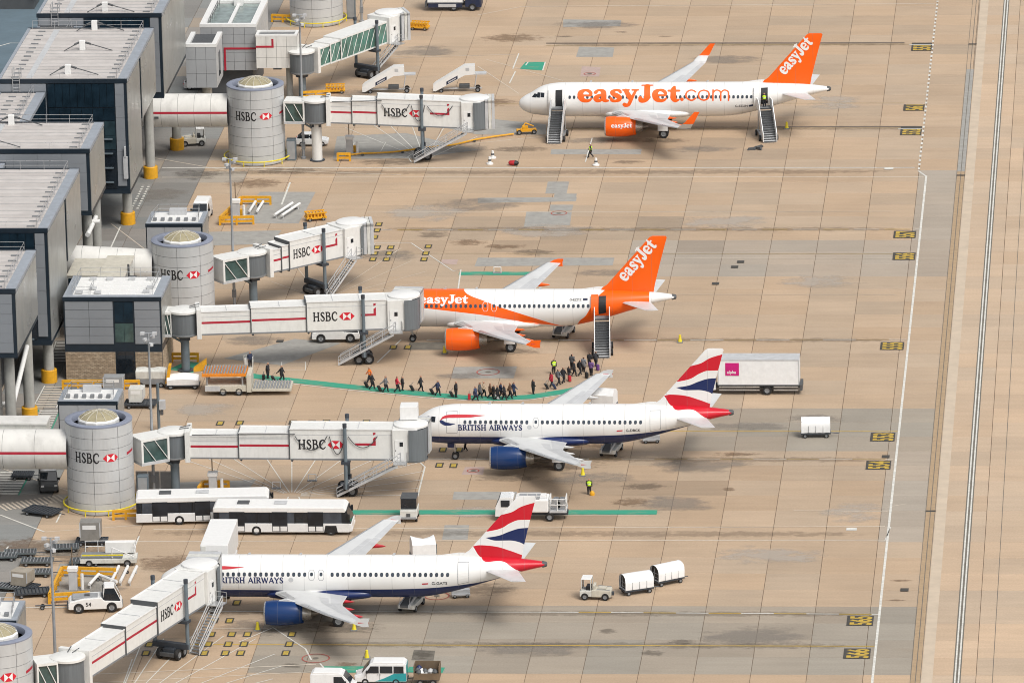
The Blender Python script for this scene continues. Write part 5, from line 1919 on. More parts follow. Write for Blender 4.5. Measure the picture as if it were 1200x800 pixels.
a = thing('annex_building', 'small pale panelled cube on a single column by the pier', 'building', (-47.7, 101.3))
MB().bx(.03, 3.68, .03, 6.3, 3.6, 8.7).build('carcass', 'dark_grey', a)
panels_y(a, 0, 3.7, 0, 3.5, 8.85, 3, 3, 'clad_annex')
panels_x(a, 3.7, 0, 6.3, 3.5, 8.85, 2, 3, 'clad_tower')
MB().bx(3.73, 3.78, 2.2, 3.8, 4.4, 7.4).build('slot_window', 'glass_dark', a)
MB().bx(-.05, 3.8, -.08, .5, 8.6, 9.0).build('parapet', 'white', a)
MB().bx(-.05, .5, .5, 6.4, 8.6, 8.99).build('parapet', 'white', a)
MB().bx(3.2, 3.8, .5, 6.4, 8.6, 8.99).build('parapet', 'white', a)
MB().bx(.5, 3.2, .5, 6.3, 8.5, 8.55).build('roof_deck', 'glass_teal', a)
MB().lathe([(.6, 0), (.6, 3.5)], 18, (2.3, 1.6, 0)).build('column', 'cream', a)
a = thing('link_wall', 'white panelled link block carrying the end of the red line', 'building', (-40.05, 109.6))
MB().bx(.03, 5.0, .03, 2.4, 4.0, 7.9).build('carcass', 'dark_grey', a)
panels_y(a, 0, 5.05, 0, 3.9, 8.0, 4, 3, 'tube_white')
panels_x(a, 5.05, 0, 2.4, 3.9, 8.0, 1, 3, 'tube_white')
MB().bx(-.02, 5.1, -.06, .35, 7.9, 8.15).build('parapet', 'white', a)
MB().bx(-.02, .3, .35, 2.45, 7.9, 8.14).build('parapet', 'white', a)
MB().bx(4.75, 5.1, .35, 2.45, 7.9, 8.14).build('parapet', 'white', a)
MB().bx(.3, 4.75, 2.1, 2.45, 7.9, 8.13).build('parapet', 'white', a)
MB().bx(0, 2.2, -.09, -.055, 6.5, 6.75).build('red_line', 'bridge_red', a)
MB().bx(1.95, 2.2, -.09, -.055, 6.75, 7.6).build('red_line', 'bridge_red', a)
MB().bx(2.0, 3.0, .5, 1.8, 3.6, 3.95).build('under_unit', 'dark_grey', a)
MB().lathe([(.4, 0), (.4, 3.9)], 14, (3.9, 1.2, 0)).build('column', 'concrete', a)


# ================================================================ passenger boarding bridges
def stair_run(par, p0, p1, wd=1.1, mat='alu', nm='service_stair', step_h=.24, rail_h=.95, steps_m='mid_grey'):
    """open stair between two points of the parent's frame (p0 at the top)"""
    p0, p1 = Vector(p0), Vector(p1)
    d = p1 - p0
    h = Vector((d.x, d.y, 0)).normalized()
    s = Vector((-h.y, h.x, 0)) * wd / 2
    st = MB()
    for e in (-1, 1):
        a, b = p0 + s * e, p1 + s * e
        st.hexa([a + Vector((0, 0, -.28)) - s * .05, b + Vector((0, 0, -.02)) - s * .05, b + Vector((0, 0, -.02)) + s * .05, a + Vector((0, 0, -.28)) + s * .05,
                 a - s * .05, b + Vector((0, 0, .26)) - s * .05, b + Vector((0, 0, .26)) + s * .05, a + s * .05])
    o = st.build(nm, mat, par)
    n = max(3, int(abs(d.z) / step_h))
    sp_ = MB()
    for k in range(n):
        c = p0 + d * ((k + .5) / n)
        sp_.box((c.x, c.y, c.z + .02), (.26, wd * .92, .05), math.atan2(h.y, h.x))
    q = sp_.build('steps', steps_m, o)
    q['kind'] = 'stuff'
    for e in (-1, 1):
        a, b = p0 + s * e * 1.04, p1 + s * e * 1.04
        up = Vector((0, 0, rail_h))
        r = MB().tube(a + up, b + up, .05, n=5).tube(a + up * .55, b + up * .55, .04, n=5)
        m = max(2, round(d.length / 1.6))
        for k in range(m + 1):
            c = a + (b - a) * k / m
            r.tube(c, c + up, .03, n=5)
        r.build('handrail', mat, o)
    return o


def boarding_bridge(label, rot, cab, zr, zc, secs, bog, stair_end, link=None, glass=False, hood=None, text_u=None, white_col=False, festoon=False, roof_box=False, cabw=1.0, hood_len=1.2):
    dx, dy = cab[0] - rot[0], cab[1] - rot[1]
    L, ang = math.hypot(dx, dy), math.atan2(dy, dx)
    t = thing('boarding_bridge', label, 'boarding bridge', rot, ang, 'passenger boarding bridges')
    fz = lambda u: zr + (zc - zr) * u / L
    ca, sa = math.cos(-ang), math.sin(-ang)
    def loc(p, z=0.0):
        a, b = p[0] - rot[0], p[1] - rot[1]
        return (a * ca - b * sa, a * sa + b * ca, z)
    # rotunda
    MB().lathe([(.46, 0), (.46, zr - .3)] if not white_col else [(.62, 0), (.62, zr - .3)], 18).build('column', 'bridge_white' if white_col else 'blue_steel', t)
    MB().lathe([(.9, 0), (.9, .12), (.5, .14)], 16).build('column_foot', 'dark_steel', t)
    MB().bx(-.55, .55, -.55, .55, zr - .8, zr - .3).build('column_head', 'dark_steel', t)
    MB().lathe([(1.42, zr - .25), (1.48, zr), (1.48, zr + 2.35)], 30).build('rotunda_curtain', 'curtain', t)
    MB().lathe([(.01, zr - .35), (1.2, zr - .35), (1.52, zr - .18), (1.52, zr - .02), (.01, zr - .02)], 30).build('rotunda_floor', 'mid_grey', t)
    MB().lathe([(.01, zr + 2.72), (1.3, zr + 2.68), (1.66, zr + 2.55), (1.66, zr + 2.33), (.01, zr + 2.33)], 30).build('rotunda_roof', 'bridge_white', t)
    MB().bx(1.25, 1.75, -1.62, 1.62, zr - .45, zr + 2.85).build('rotunda_frame', 'bridge_white', t, bevel=.04)
    MB().tube((.6, .3, zr + 2.75), (1.7, .5, zr + 2.95), .05, n=5).tube((.6, -.2, zr + 2.75), (1.6, -.4, zr + 2.92), .04, n=5).build('roof_cable', 'dark_grey', t)
    # link to the tower
    if link:
        p = Vector(loc(link))
        n_ = Vector((p.x, p.y, 0))
        d = n_.normalized()
        s = Vector((-d.y, d.x, 0))
        A = d * 1.2
        Bp = n_
        def lk(f, v, z):
            q = A + (Bp - A) * f + s * v
            return (q.x, q.y, zr + z)
        def lbox(f0, f1, v0, v1, z0, z1, nm, mt, par=t):
            return MB().hexa([lk(f0, v0, z0), lk(f1, v0, z0), lk(f1, v1, z0), lk(f0, v1, z0), lk(f0, v0, z1), lk(f1, v0, z1), lk(f1, v1, z1), lk(f0, v1, z1)]).build(nm, mt, par)
        lbox(0, 1, -1.3, 1.3, 2.25, 2.5, 'link_roof', 'bridge_white')
        lbox(0, 1, -1.28, 1.28, -.25, .05, 'link_floor', 'light_grey')
        lbox(.03, .97, -1.15, 1.15, .05, 2.25, 'link_glass', 'glass_link')
        for f in (0, .93):
            lbox(f, f + .07, -1.32, 1.32, .0, 2.3, 'link_post', 'bridge_white')
        mb = MB()
        for e in (-1.24, 1.24):
            mb.tube(lk(.05, e, .1), lk(.5, e, 2.2), .05, n=5).tube(lk(.5, e, .1), lk(.95, e, 2.2), .05, n=5)
        mb.build('link_brace', 'bridge_white', t)
        mb = MB().tube(lk(.1, .8, -.25), (0, 0, zr - 1.3), .12).tube(lk(.1, -.8, -.25), (0, 0, zr - 1.3), .12)
        mb.build('strut', 'blue_steel', t)
    # tunnels: each section a little larger than the one it slides into
    for k, (u0, u1, hw, hh) in enumerate(secs):
        z0, z1 = fz(u0), fz(u1)
        def q(u, v, z):
            return (u, v, fz(u) + z)
        if glass:
            sec = MB().hexa([q(u0, -hw, 0), q(u1, -hw, 0), q(u1, hw, 0), q(u0, hw, 0), q(u0, -hw, .18), q(u1, -hw, .18), q(u1, hw, .18), q(u0, hw, .18)]).build('tunnel', 'bridge_white', t)
            MB().hexa([q(u0, -hw, hh - .2), q(u1, -hw, hh - .2), q(u1, hw, hh - .2), q(u0, hw, hh - .2), q(u0, -hw, hh), q(u1, -hw, hh), q(u1, hw, hh), q(u0, hw, hh)]).build('tunnel_roof', 'bridge_white', sec)
            n = max(2, round((u1 - u0) / 1.15))
            for e in (-1, 1):
                for j in range(n):
                    a, b = u0 + (u1 - u0) * j / n + .02, u0 + (u1 - u0) * (j + 1) / n - .02
                    v = e * (hw - .06)
                    MB().add([q(a, v, .18), q(b, v, .18), q(b, v, hh - .2), q(a, v, hh - .2)], [(0, 1, 2, 3)]).build('glass_pane', 'glass_green', sec, fix=False)
            mb = MB()
            for e in (-1, 1):
                for j in range(n):
                    a, b = u0 + (u1 - u0) * j / n, u0 + (u1 - u0) * (j + 1) / n
                    mb.tube(q(a, e * hw, .15), q(b, e * hw, hh - .15), .045, n=5)
                mb.tube(q(u0 + .05, e * hw, .1), q(u0 + .05, e * hw, hh - .1), .07, n=5).tube(q(u1 - .05, e * hw, .1), q(u1 - .05, e * hw, hh - .1), .07, n=5)
            mb.build('truss', 'bridge_white', sec)['kind'] = 'stuff'
        else:
            sec = MB().hexa([q(u0, -hw, 0), q(u1, -hw, 0), q(u1, hw, 0), q(u0, hw, 0), q(u0, -hw, hh), q(u1, -hw, hh), q(u1, hw, hh), q(u0, hw, hh)]).build('tunnel', 'bridge_white', t, bevel=.05)
            MB().hexa([q(u0, -hw - .03, -.12), q(u1, -hw - .03, -.12), q(u1, hw + .03, -.12), q(u0, hw + .03, -.12), q(u0, -hw - .03, .04), q(u1, -hw - .03, .04), q(u1, hw + .03, .04), q(u0, hw + .03, .04)]).build('sill_beam', 'mid_grey', sec)
            m = max(1, round((u1 - u0) / 3.2))
            mb = MB()
            for j in range(1, m):
                u = u0 + (u1 - u0) * j / m
                mb.hexa([q(u - .03, -hw, hh), q(u + .03, -hw, hh), q(u + .03, hw, hh), q(u - .03, hw, hh), q(u - .03, -hw, hh + .05), q(u + .03, -hw, hh + .05), q(u + .03, hw, hh + .05), q(u - .03, hw, hh + .05)])
            if m > 1:
                mb.build('roof_seam', 'light_grey', sec)
            # raised edge and eaves channel
            mb = MB()
            for e in (-1, 1):
                mb.hexa([q(u0, e * hw - .07, hh), q(u1, e * hw - .07, hh), q(u1, e * hw + .05, hh), q(u0, e * hw + .05, hh), q(u0, e * hw - .07, hh + .09), q(u1, e * hw - .07, hh + .09), q(u1, e * hw + .05, hh + .09), q(u0, e * hw + .05, hh + .09)])
            mb.build('roof_kerb', 'white', sec)
            for e in (-1,):
                MB().hexa([q(u0 + .1, e * hw - .012, hh - .58), q(u1 - .02, e * hw - .012, hh - .58), q(u1 - .02, e * hw, hh - .58), q(u0 + .1, e * hw, hh - .58),
                           q(u0 + .1, e * hw - .012, hh - .52), q(u1 - .02, e * hw - .012, hh - .52), q(u1 - .02, e * hw, hh - .52), q(u0 + .1, e * hw, hh - .52)]).build('side_channel', 'light_grey', sec)
            last = k == len(secs) - 1
            zs = hh * .47
            runs = [(u0 + .1, u1)] if not last else ([(text_u[1], text_u[2])] if text_u else [])
            for e in (-1, 1):
                for a, b in runs:
                    v = e * (hw + .015)
                    mb = MB().add([q(a, v, zs), q(b, v, zs), q(b, v, zs + .24), q(a, v, zs + .24)], [(0, 1, 2, 3)])
                    if last:
                        mb.add([q(b - .26, v, zs + .24), q(b, v, zs + .24), q(b, v, zs + .95), q(b - .26, v, zs + .75)], [(0, 1, 2, 3)])
                        mb.add([q(b - .26, v, zs + 1.08), q(b, v, zs + 1.2), q(b, v, zs + 1.38), q(b - .26, v, zs + 1.36)], [(0, 1, 2, 3)])
                    mb.build('red_stripe', 'bridge_red', sec, fix=False)
            if last and text_u:
                tt = text2d('HSBC', SERIF, 1.0, 20, .04, .022)
                w0 = text_u[0]
                sc_ = text_u[3] if len(text_u) > 3 else 1.0
                fn = lambda a_, b_: q(w0 + a_, -hw - .02, hh * .34 + b_)
                lay((tt[0], tt[1], 0), fn, 'letter_black', 'lettering', sec, su=sc_ * 2.95 / tt[2])
                logo(fn, .84, sec, sc_ * 3.05, .04)
            if k:
                MB().hexa([q(u0 - .05, -hw - .02, -.05), q(u0 + .06, -hw - .02, -.05), q(u0 + .06, hw + .02, -.05), q(u0 - .05, hw + .02, -.05), q(u0 - .05, -hw - .02, hh + .02), q(u0 + .06, -hw - .02, hh + .02), q(u0 + .06, hw + .02, hh + .02), q(u0 - .05, hw + .02, hh + .02)]).build('end_frame', 'dark_grey', sec)
                MB().tube(q(u0 + .2, -hw * .7, -.3), q(u0 + .2, hw * .7, -.3), .12).build('roller', 'dark_steel', sec)
    hw, hh = secs[-1][2], secs[-1][3]
    # cab
    cz = zc
    cb = bpy.data.objects.new('cab', None)
    col.objects.link(cb)
    cb.parent = t
    ue = secs[-1][1]
    MB().bx(ue, L + 1.0, -1.75 * cabw, 1.75 * cabw, cz - .15, cz + 3.25).build('cab_body', 'bridge_white', cb, bevel=.06)
    MB().lathe([(.01, cz + 3.55), (1.5, cz + 3.52), (1.75, cz + 3.42), (1.75, cz + 3.22)], 26, (L + .25, 0, 0)).build('cab_roof', 'white', cb)
    MB().bx(ue + .25, ue + 1.15, -1.80 * cabw, -1.76 * cabw, cz + .05, cz + 2.15).build('cab_door', 'white', cb)
    MB().bx(ue + .75, ue + 1.1, -1.83 * cabw, -1.805 * cabw, cz + 1.5, cz + 1.95).build('door_window', 'glass_dark', cb)
    MB().bx(ue + .30, ue + .38, -1.83 * cabw, -1.805 * cabw, cz + 1.0, cz + 1.12).build('door_handle', 'dark_grey', cb)
    MB().lathe([(1.5, cz - .1), (1.5, cz + 3.2)], 22, (L + .35, -.45 * cabw, 0), a0=R(-100), a1=R(20)).build('cab_curtain', 'curtain', cb)
    MB().lathe([(.01, cz - .25), (1.55, cz - .25), (1.6, cz - .08)], 22, (L + .35, -.3, 0)).build('cab_floor', 'mid_grey', cb)
    # hood towards the aircraft: three bellows frames
    ha = (hood if hood is not None else 0.0) - ang
    hc, hs2 = math.cos(ha), math.sin(ha)
    def hp(a, b, z):
        return (L + .3 + a * hc - b * hs2, a * hs2 + b * hc, z)
    for j in range(3):
        a0 = 1.15 + hood_len * j / 3
        a1 = a0 + hood_len / 3 - .06
        wv = 1.55
        for v0, v1, z0, z1 in ((-wv, -wv + .22, cz - .1, cz + 3.3), (wv - .22, wv, cz - .1, cz + 3.3), (-wv, wv, cz + 3.05, cz + 3.42)):
            MB().hexa([hp(a0, v0, z0), hp(a1, v0, z0), hp(a1, v1, z0), hp(a0, v1, z0), hp(a0, v0, z1), hp(a1, v0, z1), hp(a1, v1, z1), hp(a0, v1, z1)]).build('hood_frame', 'light_grey' if j != 1 else 'dirty_white', cb)
    MB().hexa([hp(0, -1.5, cz), hp(1.1 + hood_len, -1.5, cz), hp(1.1 + hood_len, 1.5, cz), hp(0, 1.5, cz), hp(0, -1.5, cz + .1), hp(1.1 + hood_len, -1.5, cz + .1), hp(1.1 + hood_len, 1.5, cz + .1), hp(0, 1.5, cz + .1)]).build('cab_apron', 'mid_grey', cb)
    MB().hexa([hp(.2, -1.45, cz + .1), hp(1.2, -1.45, cz + .1), hp(1.2, 1.45, cz + .1), hp(.2, 1.45, cz + .1), hp(.2, -1.45, cz + 3.1), hp(1.2, -1.45, cz + 3.1), hp(1.2, 1.45, cz + 3.1), hp(.2, 1.45, cz + 3.1)]).build('cab_throat', 'dark_grey', cb)
    if roof_box:
        MB().bx(L - .9, L + .9, .5, 2.3, cz + 3.6, cz + 5.0).build('roof_unit', 'white', cb, bevel=.05)
    # drive column and bogie
    zb = fz(bog)
    bg_ = bpy.data.objects.new('bogie', None)
    col.objects.link(bg_)
    bg_.parent = t
    for e in (-1, 1):
        MB().tube((bog, e * (hw + .35), 1.0), (bog, e * (hw + .35), zb + hh + .35), .19, n=12).build('lift_column', 'blue_steel', bg_)
        MB().tube((bog, e * (hw + .35), zb + hh + .35), (bog, e * (hw + .35), zb + hh + .75), .22, n=12).build('column_cap', 'dark_steel', bg_)
        wheel(bg_, (bog - .55, e * .95, .55), .55, .38)
        wheel(bg_, (bog + .55, e * .95, .55), .55, .38)
    MB().bx(bog - .3, bog + .3, -hw - .5, hw + .5, 1.0, 1.55).bx(bog - .75, bog + .75, -.6, .6, .45, 1.1).build('drive_beam', 'dark_steel', bg_, bevel=.05)
    MB().bx(bog - .45, bog + .45, -hw - .55, hw + .55, zb - .45, zb - .15).build('hanger_beam', 'dark_steel', bg_)
    for x in (-.9, .9):
        MB().bx(bog + x - .12, bog + x + .12, -.8, .8, .35, .75).build('bumper', 'dark_grey', bg_, bevel=.04)
    # service stair
    e = Vector(loc(stair_end, .05))
    top_ = Vector((ue + .7, -1.85 * cabw - .55, cz - .1))
    MB().bx(ue + .1, ue + 1.5, -1.85 * cabw - 1.1, -1.78 * cabw, cz - .2, cz - .1).build('landing', 'alu', t)
    lrail(t, [(ue + 1.5, -1.8 * cabw, cz - .1), (ue + 1.5, -1.85 * cabw - 1.1, cz - .1)], 1.0, 1.0, 'landing_rail', .03)
    stair_run(t, top_, e, mat='light_grey')
    if festoon:
        mb = MB()
        for a, b, dp in ((secs[-1][0] + .6, secs[-1][0] + 3.9, 1.5), (secs[-1][0] + 4.1, secs[-1][0] + 5.7, 1.9), (secs[-1][0] + 6.0, secs[-1][0] + 9.0, 1.2)):
            pts = []
            for k in range(13):
                f = k / 12
                pts.append((a + (b - a) * f, -hw - .14, fz(a) + hh - .65 - dp * (1 - (2 * f - 1) ** 2)))
            mb.path(pts, .045, 5)
        mb.path([(secs[0][0] + .3, -hw - .14, fz(0) + hh - .62), (secs[-1][0] + .6, -hw - .14, fz(0) + hh - .60)], .05, 5)
        mb.build('hanging_cable', 'dark_grey', t)
    return t


boarding_bridge('boarding bridge in line with the straight tube, its end short of the web-address airliner', (-29.51, 79.31), (-10.9, 80.55), 5.0, 3.95,
                [(1.7, 4.6, 1.15, 2.5), (4.3, 7.6, 1.25, 2.75), (7.3, 17.3, 1.38, 3.15)], 12.6, (-17.79, 78.41), (-33.2, 79.5), text_u=(8.1, 13.6, 15.9, .98), white_col=True, festoon=True, hood=R(5))
boarding_bridge('green glass-sided boarding bridge climbing to the right at the top of the picture', (-34.5, 110.0), (-25.2, 124.6), 3.5, 4.0,
                [(1.7, 4.4, 1.15, 2.45), (4.1, 6.4, 1.25, 2.6), (6.1, 15.4, 1.36, 2.8)], 12.9, (-27.04, 121.47), None, glass=True, hood=R(20))
boarding_bridge('short boarding bridge angled up and away beside the yellow steel frames', (-29.8, 13.6), (-19.8, 22.7), 4.0, 4.1,
                [(1.7, 3.4, 1.15, 2.45), (3.1, 4.4, 1.25, 2.7), (4.1, 11.5, 1.38, 3.1)], 8.6, (-21.94, 18.18), (-33.4, 10.8), text_u=(4.6, 9.0, 10.7, .82), hood=R(10))
boarding_bridge('long boarding bridge from the brick-based annex to the orange swoosh airliner', (-34.36, -11.54), (-11.2, -7.35), 4.3, 3.95,
                [(1.7, 7.4, 1.18, 2.45), (7.1, 13.4, 1.28, 2.75), (13.1, 21.8, 1.40, 3.2)], 19.2, (-17.95, -9.17), (-36.4, -11.4), text_u=(13.8, 19.0, 20.6, .92), hood=R(85), hood_len=2.0)
boarding_bridge('long boarding bridge with looping black cables, beside the tower near the buses', (-29.88, -57.5), (-5.9, -56.85), 4.3, 4.0,
                [(1.7, 7.0, 1.18, 2.3), (6.7, 12.2, 1.28, 2.65), (11.9, 22.4, 1.40, 3.1)], 17.6, (-13.13, -57.90), (-33.5, -60.0), text_u=(12.8, 18.6, 20.7, .98), festoon=True, hood=R(85), hood_len=1.6, roof_box=True)
boarding_bridge('long boarding bridge rising from the bottom corner to the bus-side airliner', (-30.9, -130.5), (-21.7, -104.9), 4.0, 4.1,
                [(1.7, 9.6, 1.18, 2.4), (9.3, 16.0, 1.28, 2.7), (15.7, 25.6, 1.40, 3.15)], 21.0, (-21.71, -110.00), (-33.9, -131.6), text_u=(16.3, 21.6, 23.8, .92), hood=R(88), hood_len=2.6)


# ================================================================ lamp masts
def mast(label, base, h, heads=6):
    t = thing('lamp_mast', label, 'lamp mast', base, 0, 'floodlight masts')
    MB().lathe([(.30, 0), (.30, .25), (.17, .3), (.13, h * .6), (.09, h)], 14).build('pole', 'mast', t)
    MB().bx(-.22, .22, -.2, .2, 1.2, 2.0).build('access_box', 'mid_grey', t)
    MB().tube((-.8, 0, h), (.8, 0, h), .05, n=6).tube((0, -.7, h - .6), (0, .7, h - .6), .05, n=6).tube((-.6, 0, h - 1.1), (.6, 0, h - 1.1), .05, n=6).build('crossarm', 'mast', t)
    r = random.Random(int(base[1]))
    for k in range(heads):
        a = 2 * PI * k / heads
        z = h - .1 - .5 * (k % 3)
        x, y = .62 * math.cos(a), .62 * math.sin(a)
        q = MB().box((x, y, z + .05), (.46, .34, .30), a).build('floodlight', 'light_grey', t, bevel=.03)
        MB().box((x * 1.28, y * 1.28, z - .02), (.03, .28, .22), a).build('lens', 'letter_white', q)
    return t


mast('tall floodlight mast in front of the short angled boarding bridge', (-31.98, 13.92), 17.0)
mast('tall floodlight mast standing at the end of the rear bus', (-32.17, -57.12), 17.0)
mast('tall floodlight mast beside the pushback tractor', (-33.36, -121.75), 15.3)
mast('tall floodlight mast by the tower with the straight tube', (-31.23, 80.14), 17.6)
mast('floodlight mast cut by the top edge of the picture', (-31.15, 150.38), 17.0)


# ================================================================ vehicles and ramp equipment (local frame: +X is the front, z = 0 the ground)
def shell(mb, xs, hw, m=0, taper=.0):
    """body from side-view stations (x, z_low, z_high); the top may be narrower than the sill"""
    rings = []
    for x, z0, z1 in xs:
        rings.append([(x, -hw, z0), (x, hw, z0), (x, hw - taper * .3, z0 + (z1 - z0) * .55), (x, hw - taper, z1), (x, -hw + taper, z1), (x, -hw + taper * .3, z0 + (z1 - z0) * .55)])
    mb.loft(rings, m, True, 0)
    return mb


def four_wheels(t, xf, xr, hw, r, wd=.24):
    for x in (xf, xr):
        for s in (-1, 1):
            wheel(t, (x, s * (hw - wd / 2), r), r, wd)


def bus(label, loc, rz):
    t = thing('apron_bus', label, 'bus', loc, rz, 'airport apron buses')
    Lh, W = 6.95, 1.5
    MB().bx(-Lh, Lh - .25, -W, W, .32, 1.25).build('skirt', 'van_white', t, bevel=.05)
    MB().bx(-Lh + .05, Lh - .9, -W + .10, W - .10, 1.25, 2.35).build('cabin', 'black', t)
    for k in range(9):
        for s in (-1, 1):
            x = -6.4 + k * 1.28
            MB().bx(x - 1.2 if k else -Lh + .05, x - .04, *(sorted((s * (W - .05), s * (W - .03)))), 1.27, 2.33).build('window', ('glass_bus', 'glass_dark', 'glass_bus', 'glass_cabin', 'glass_bus')[(k * 3 + (s > 0)) % 5], t)  # glass tones differ pane by pane to paint in reflections
    MB().bx(-6.4 + 8 * 1.28 + .04, Lh - .96, -W + .03, W - .03, 1.27, 2.33).build('cab_window', 'glass_cabin', t)
    for s in (-1, 1):
        MB().bx(Lh - .3, Lh - .1, *(sorted((s * (W + .02), s * (W + .28)))), 1.7, 2.25).build('mirror', 'black', t)
    MB().prism([(Lh - .95, 1.25), (Lh - .02, 1.25), (Lh - .42, 2.55), (Lh - .95, 2.55)], -W + .04, W - .04, 'y').build('windscreen', 'glass_bus', t)
    MB().prism([(Lh - .26, .32), (Lh + .12, .45), (Lh + .06, 1.22), (Lh - .26, 1.25)], -W, W, 'y').build('front_panel', 'van_white', t, bevel=.05)
    MB().prism([(-Lh, 2.35), (Lh - .6, 2.35), (Lh - .45, 2.62), (Lh - .75, 2.92), (-Lh + .2, 2.95), (-Lh, 2.8)], -W + .0, W - .0, 'y').build('roof', 'white', t, bevel=.10)
    MB().bx(-4.6, -3.4, -.5, .5, 2.95, 3.08).build('roof_unit', 'dark_grey', t, bevel=.03)
    MB().bx(-.9, .4, -.45, .45, 2.95, 3.06).build('roof_hatch', 'light_grey', t, bevel=.03)
    for x0 in (-5.3, -1.0, 2.6):
        for s in (-1, 1):
            d = MB().bx(x0, x0 + 1.55, *(sorted((s * W, s * (W + .02)))), .42, 2.45).build('door', 'glass_bus', t)
            MB().bx(x0 + .06, x0 + .72, *(sorted((s * (W + .02), s * (W + .03)))), .46, .95).build('door_kick', 'van_white', d)
            MB().bx(x0 + .83, x0 + 1.49, *(sorted((s * (W + .02), s * (W + .03)))), .46, .95).build('door_kick', 'van_white', d)
    four_wheels(t, 4.9, -2.6, W + .02, .50, .3)
    for s in (-1, 1):
        MB().prism([(4.2, .3), (5.6, .3), (5.45, 1.02), (4.35, 1.02)], *(sorted((s * (W - .05), s * (W + .012)))), 'y').build('wheel_arch', 'black', t)
        MB().bx(Lh - .05, Lh + .13, s * 1.15 - .2, s * 1.15 + .2, .62, .82).build('headlight', 'letter_white', t)
    for k in range(9):
        x = -6.4 + k * 1.28
        for s in (-1, 1):
            MB().bx(x - .035, x + .035, *(sorted((s * (W - .035), s * (W - .012)))), 1.25, 2.35).build('window_post', 'black', t)
    return t


bus('white apron bus in front, its whole side showing', ((-17.44, -71.44)[0], (-17.44, -71.44)[1] + 1.5), R(0))
bus('white apron bus behind, half hidden by the other bus', ((-25.77, -67.87)[0], (-25.77, -67.87)[1] + 1.6), R(5))


def box_truck(label, loc, rz, logo_box=True, body='canvas', dark=False, Lb=8.6):
    t = thing('box_truck', label, 'truck', loc, rz)
    W = 1.27
    MB().bx(-Lb / 2 - .3, Lb / 2 + 2.2, -.45, .45, .55, .95).build('chassis', 'dark_steel', t)
    b = MB().bx(-Lb / 2, Lb / 2, -W, W, 1.12, 3.85).build('box_body', body, t, bevel=.04)
    MB().bx(-Lb / 2 - .02, Lb / 2 + .02, -W - .02, W + .02, 3.78, 3.9).build('roof_rim', 'light_grey', b)
    MB().bx(-Lb / 2 - .02, Lb / 2 + .02, -W - .02, W + .02, 1.05, 1.18).build('sill_rail', 'mid_grey', b)
    for s in (-1, 1):
        for x in (-Lb / 2 + .03, Lb / 2 - .03):
            MB().bx(x - .06, x + .06, *(sorted((s * W, s * (W + .03)))), 1.18, 3.78).build('corner_post', 'light_grey', b)
        for z in (.48, .82):
            MB().bx(-Lb / 2 + .1, -Lb / 2 + 2.7, *(sorted((s * (W - .12), s * (W - .05)))), z, z + .14).build('side_guard', 'alu', t)
            MB().bx(-Lb / 2 + 4.2, Lb / 2 - .1, *(sorted((s * (W - .12), s * (W - .05)))), z, z + .14).build('side_guard', 'alu', t)
    for s in (-1, 1):
        for k in range(1, 7):
            x = -Lb / 2 + Lb * k / 7
            MB().bx(x - .015, x + .015, *(sorted((s * W, s * (W + .008)))), 1.2, 3.76).build('panel_seam', 'white', b)
    four_wheels(t, Lb / 2 + 1.2, -Lb / 2 + 3.4, W, .5, .3)
    MB().bx(-Lb / 2 - .35, -Lb / 2 - .05, -1.2, 1.2, .5, 1.1).build('tail_lift', 'dark_grey', t)
    c = shell(MB(), [(Lb / 2 + .25, .55, 2.95), (Lb / 2 + .9, .5, 3.05), (Lb / 2 + 1.9, .5, 2.9), (Lb / 2 + 2.3, .5, 1.7), (Lb / 2 + 2.35, .5, .9)], 1.2, 0, .08).build('cab', 'navy' if dark else 'van_white', t, bevel=.05)
    MB().prism([(Lb / 2 + 1.96, 2.78), (Lb / 2 + 2.30, 1.75), (Lb / 2 + 2.34, 1.75), (Lb / 2 + 2.0, 2.8)], -1.0, 1.0, 'y').build('windscreen', 'glass_dark', c)
    for s in (-1, 1):
        MB().bx(Lb / 2 + .7, Lb / 2 + 1.7, *(sorted((s * 1.16, s * 1.21))), 1.75, 2.6).build('side_window', 'glass_dark', c)
    return t, W, Lb


# alpha truck faces left: its near side is its own +Y side
p = (27.88, -20.95)
t, W, Lb = box_truck('white box truck with magenta square behind the striped fin', (p[0], p[1] + 1.3), PI)
sq = MB().bx(2.05, 3.5, W + .01, W + .03, 2.15, 3.55).build('magenta_square', 'magenta', t)
tt = sans2d('alpha', .52, .012)
lay(tt, lambda u, v: (3.32 - u, W + .038, 2.38 + v), 'letter_white', 'lettering', t, su=.95 / tt[2])
p = (-19.91, 156.14)
t, W, Lb = box_truck('white box truck with dark blue chassis cut by the top edge', (p[0] - 1.0, p[1] + 1.3), 0, dark=True, Lb=4.6)
MB().bx(-2.2, 2.2, -W - .03, -W + .1, .5, 1.02).build('side_skirt', 'navy', t)
MB().bx(-.9, 1.4, -W - .05, -W - .03, .55, .95).build('skirt_panel', 'light_grey', t)


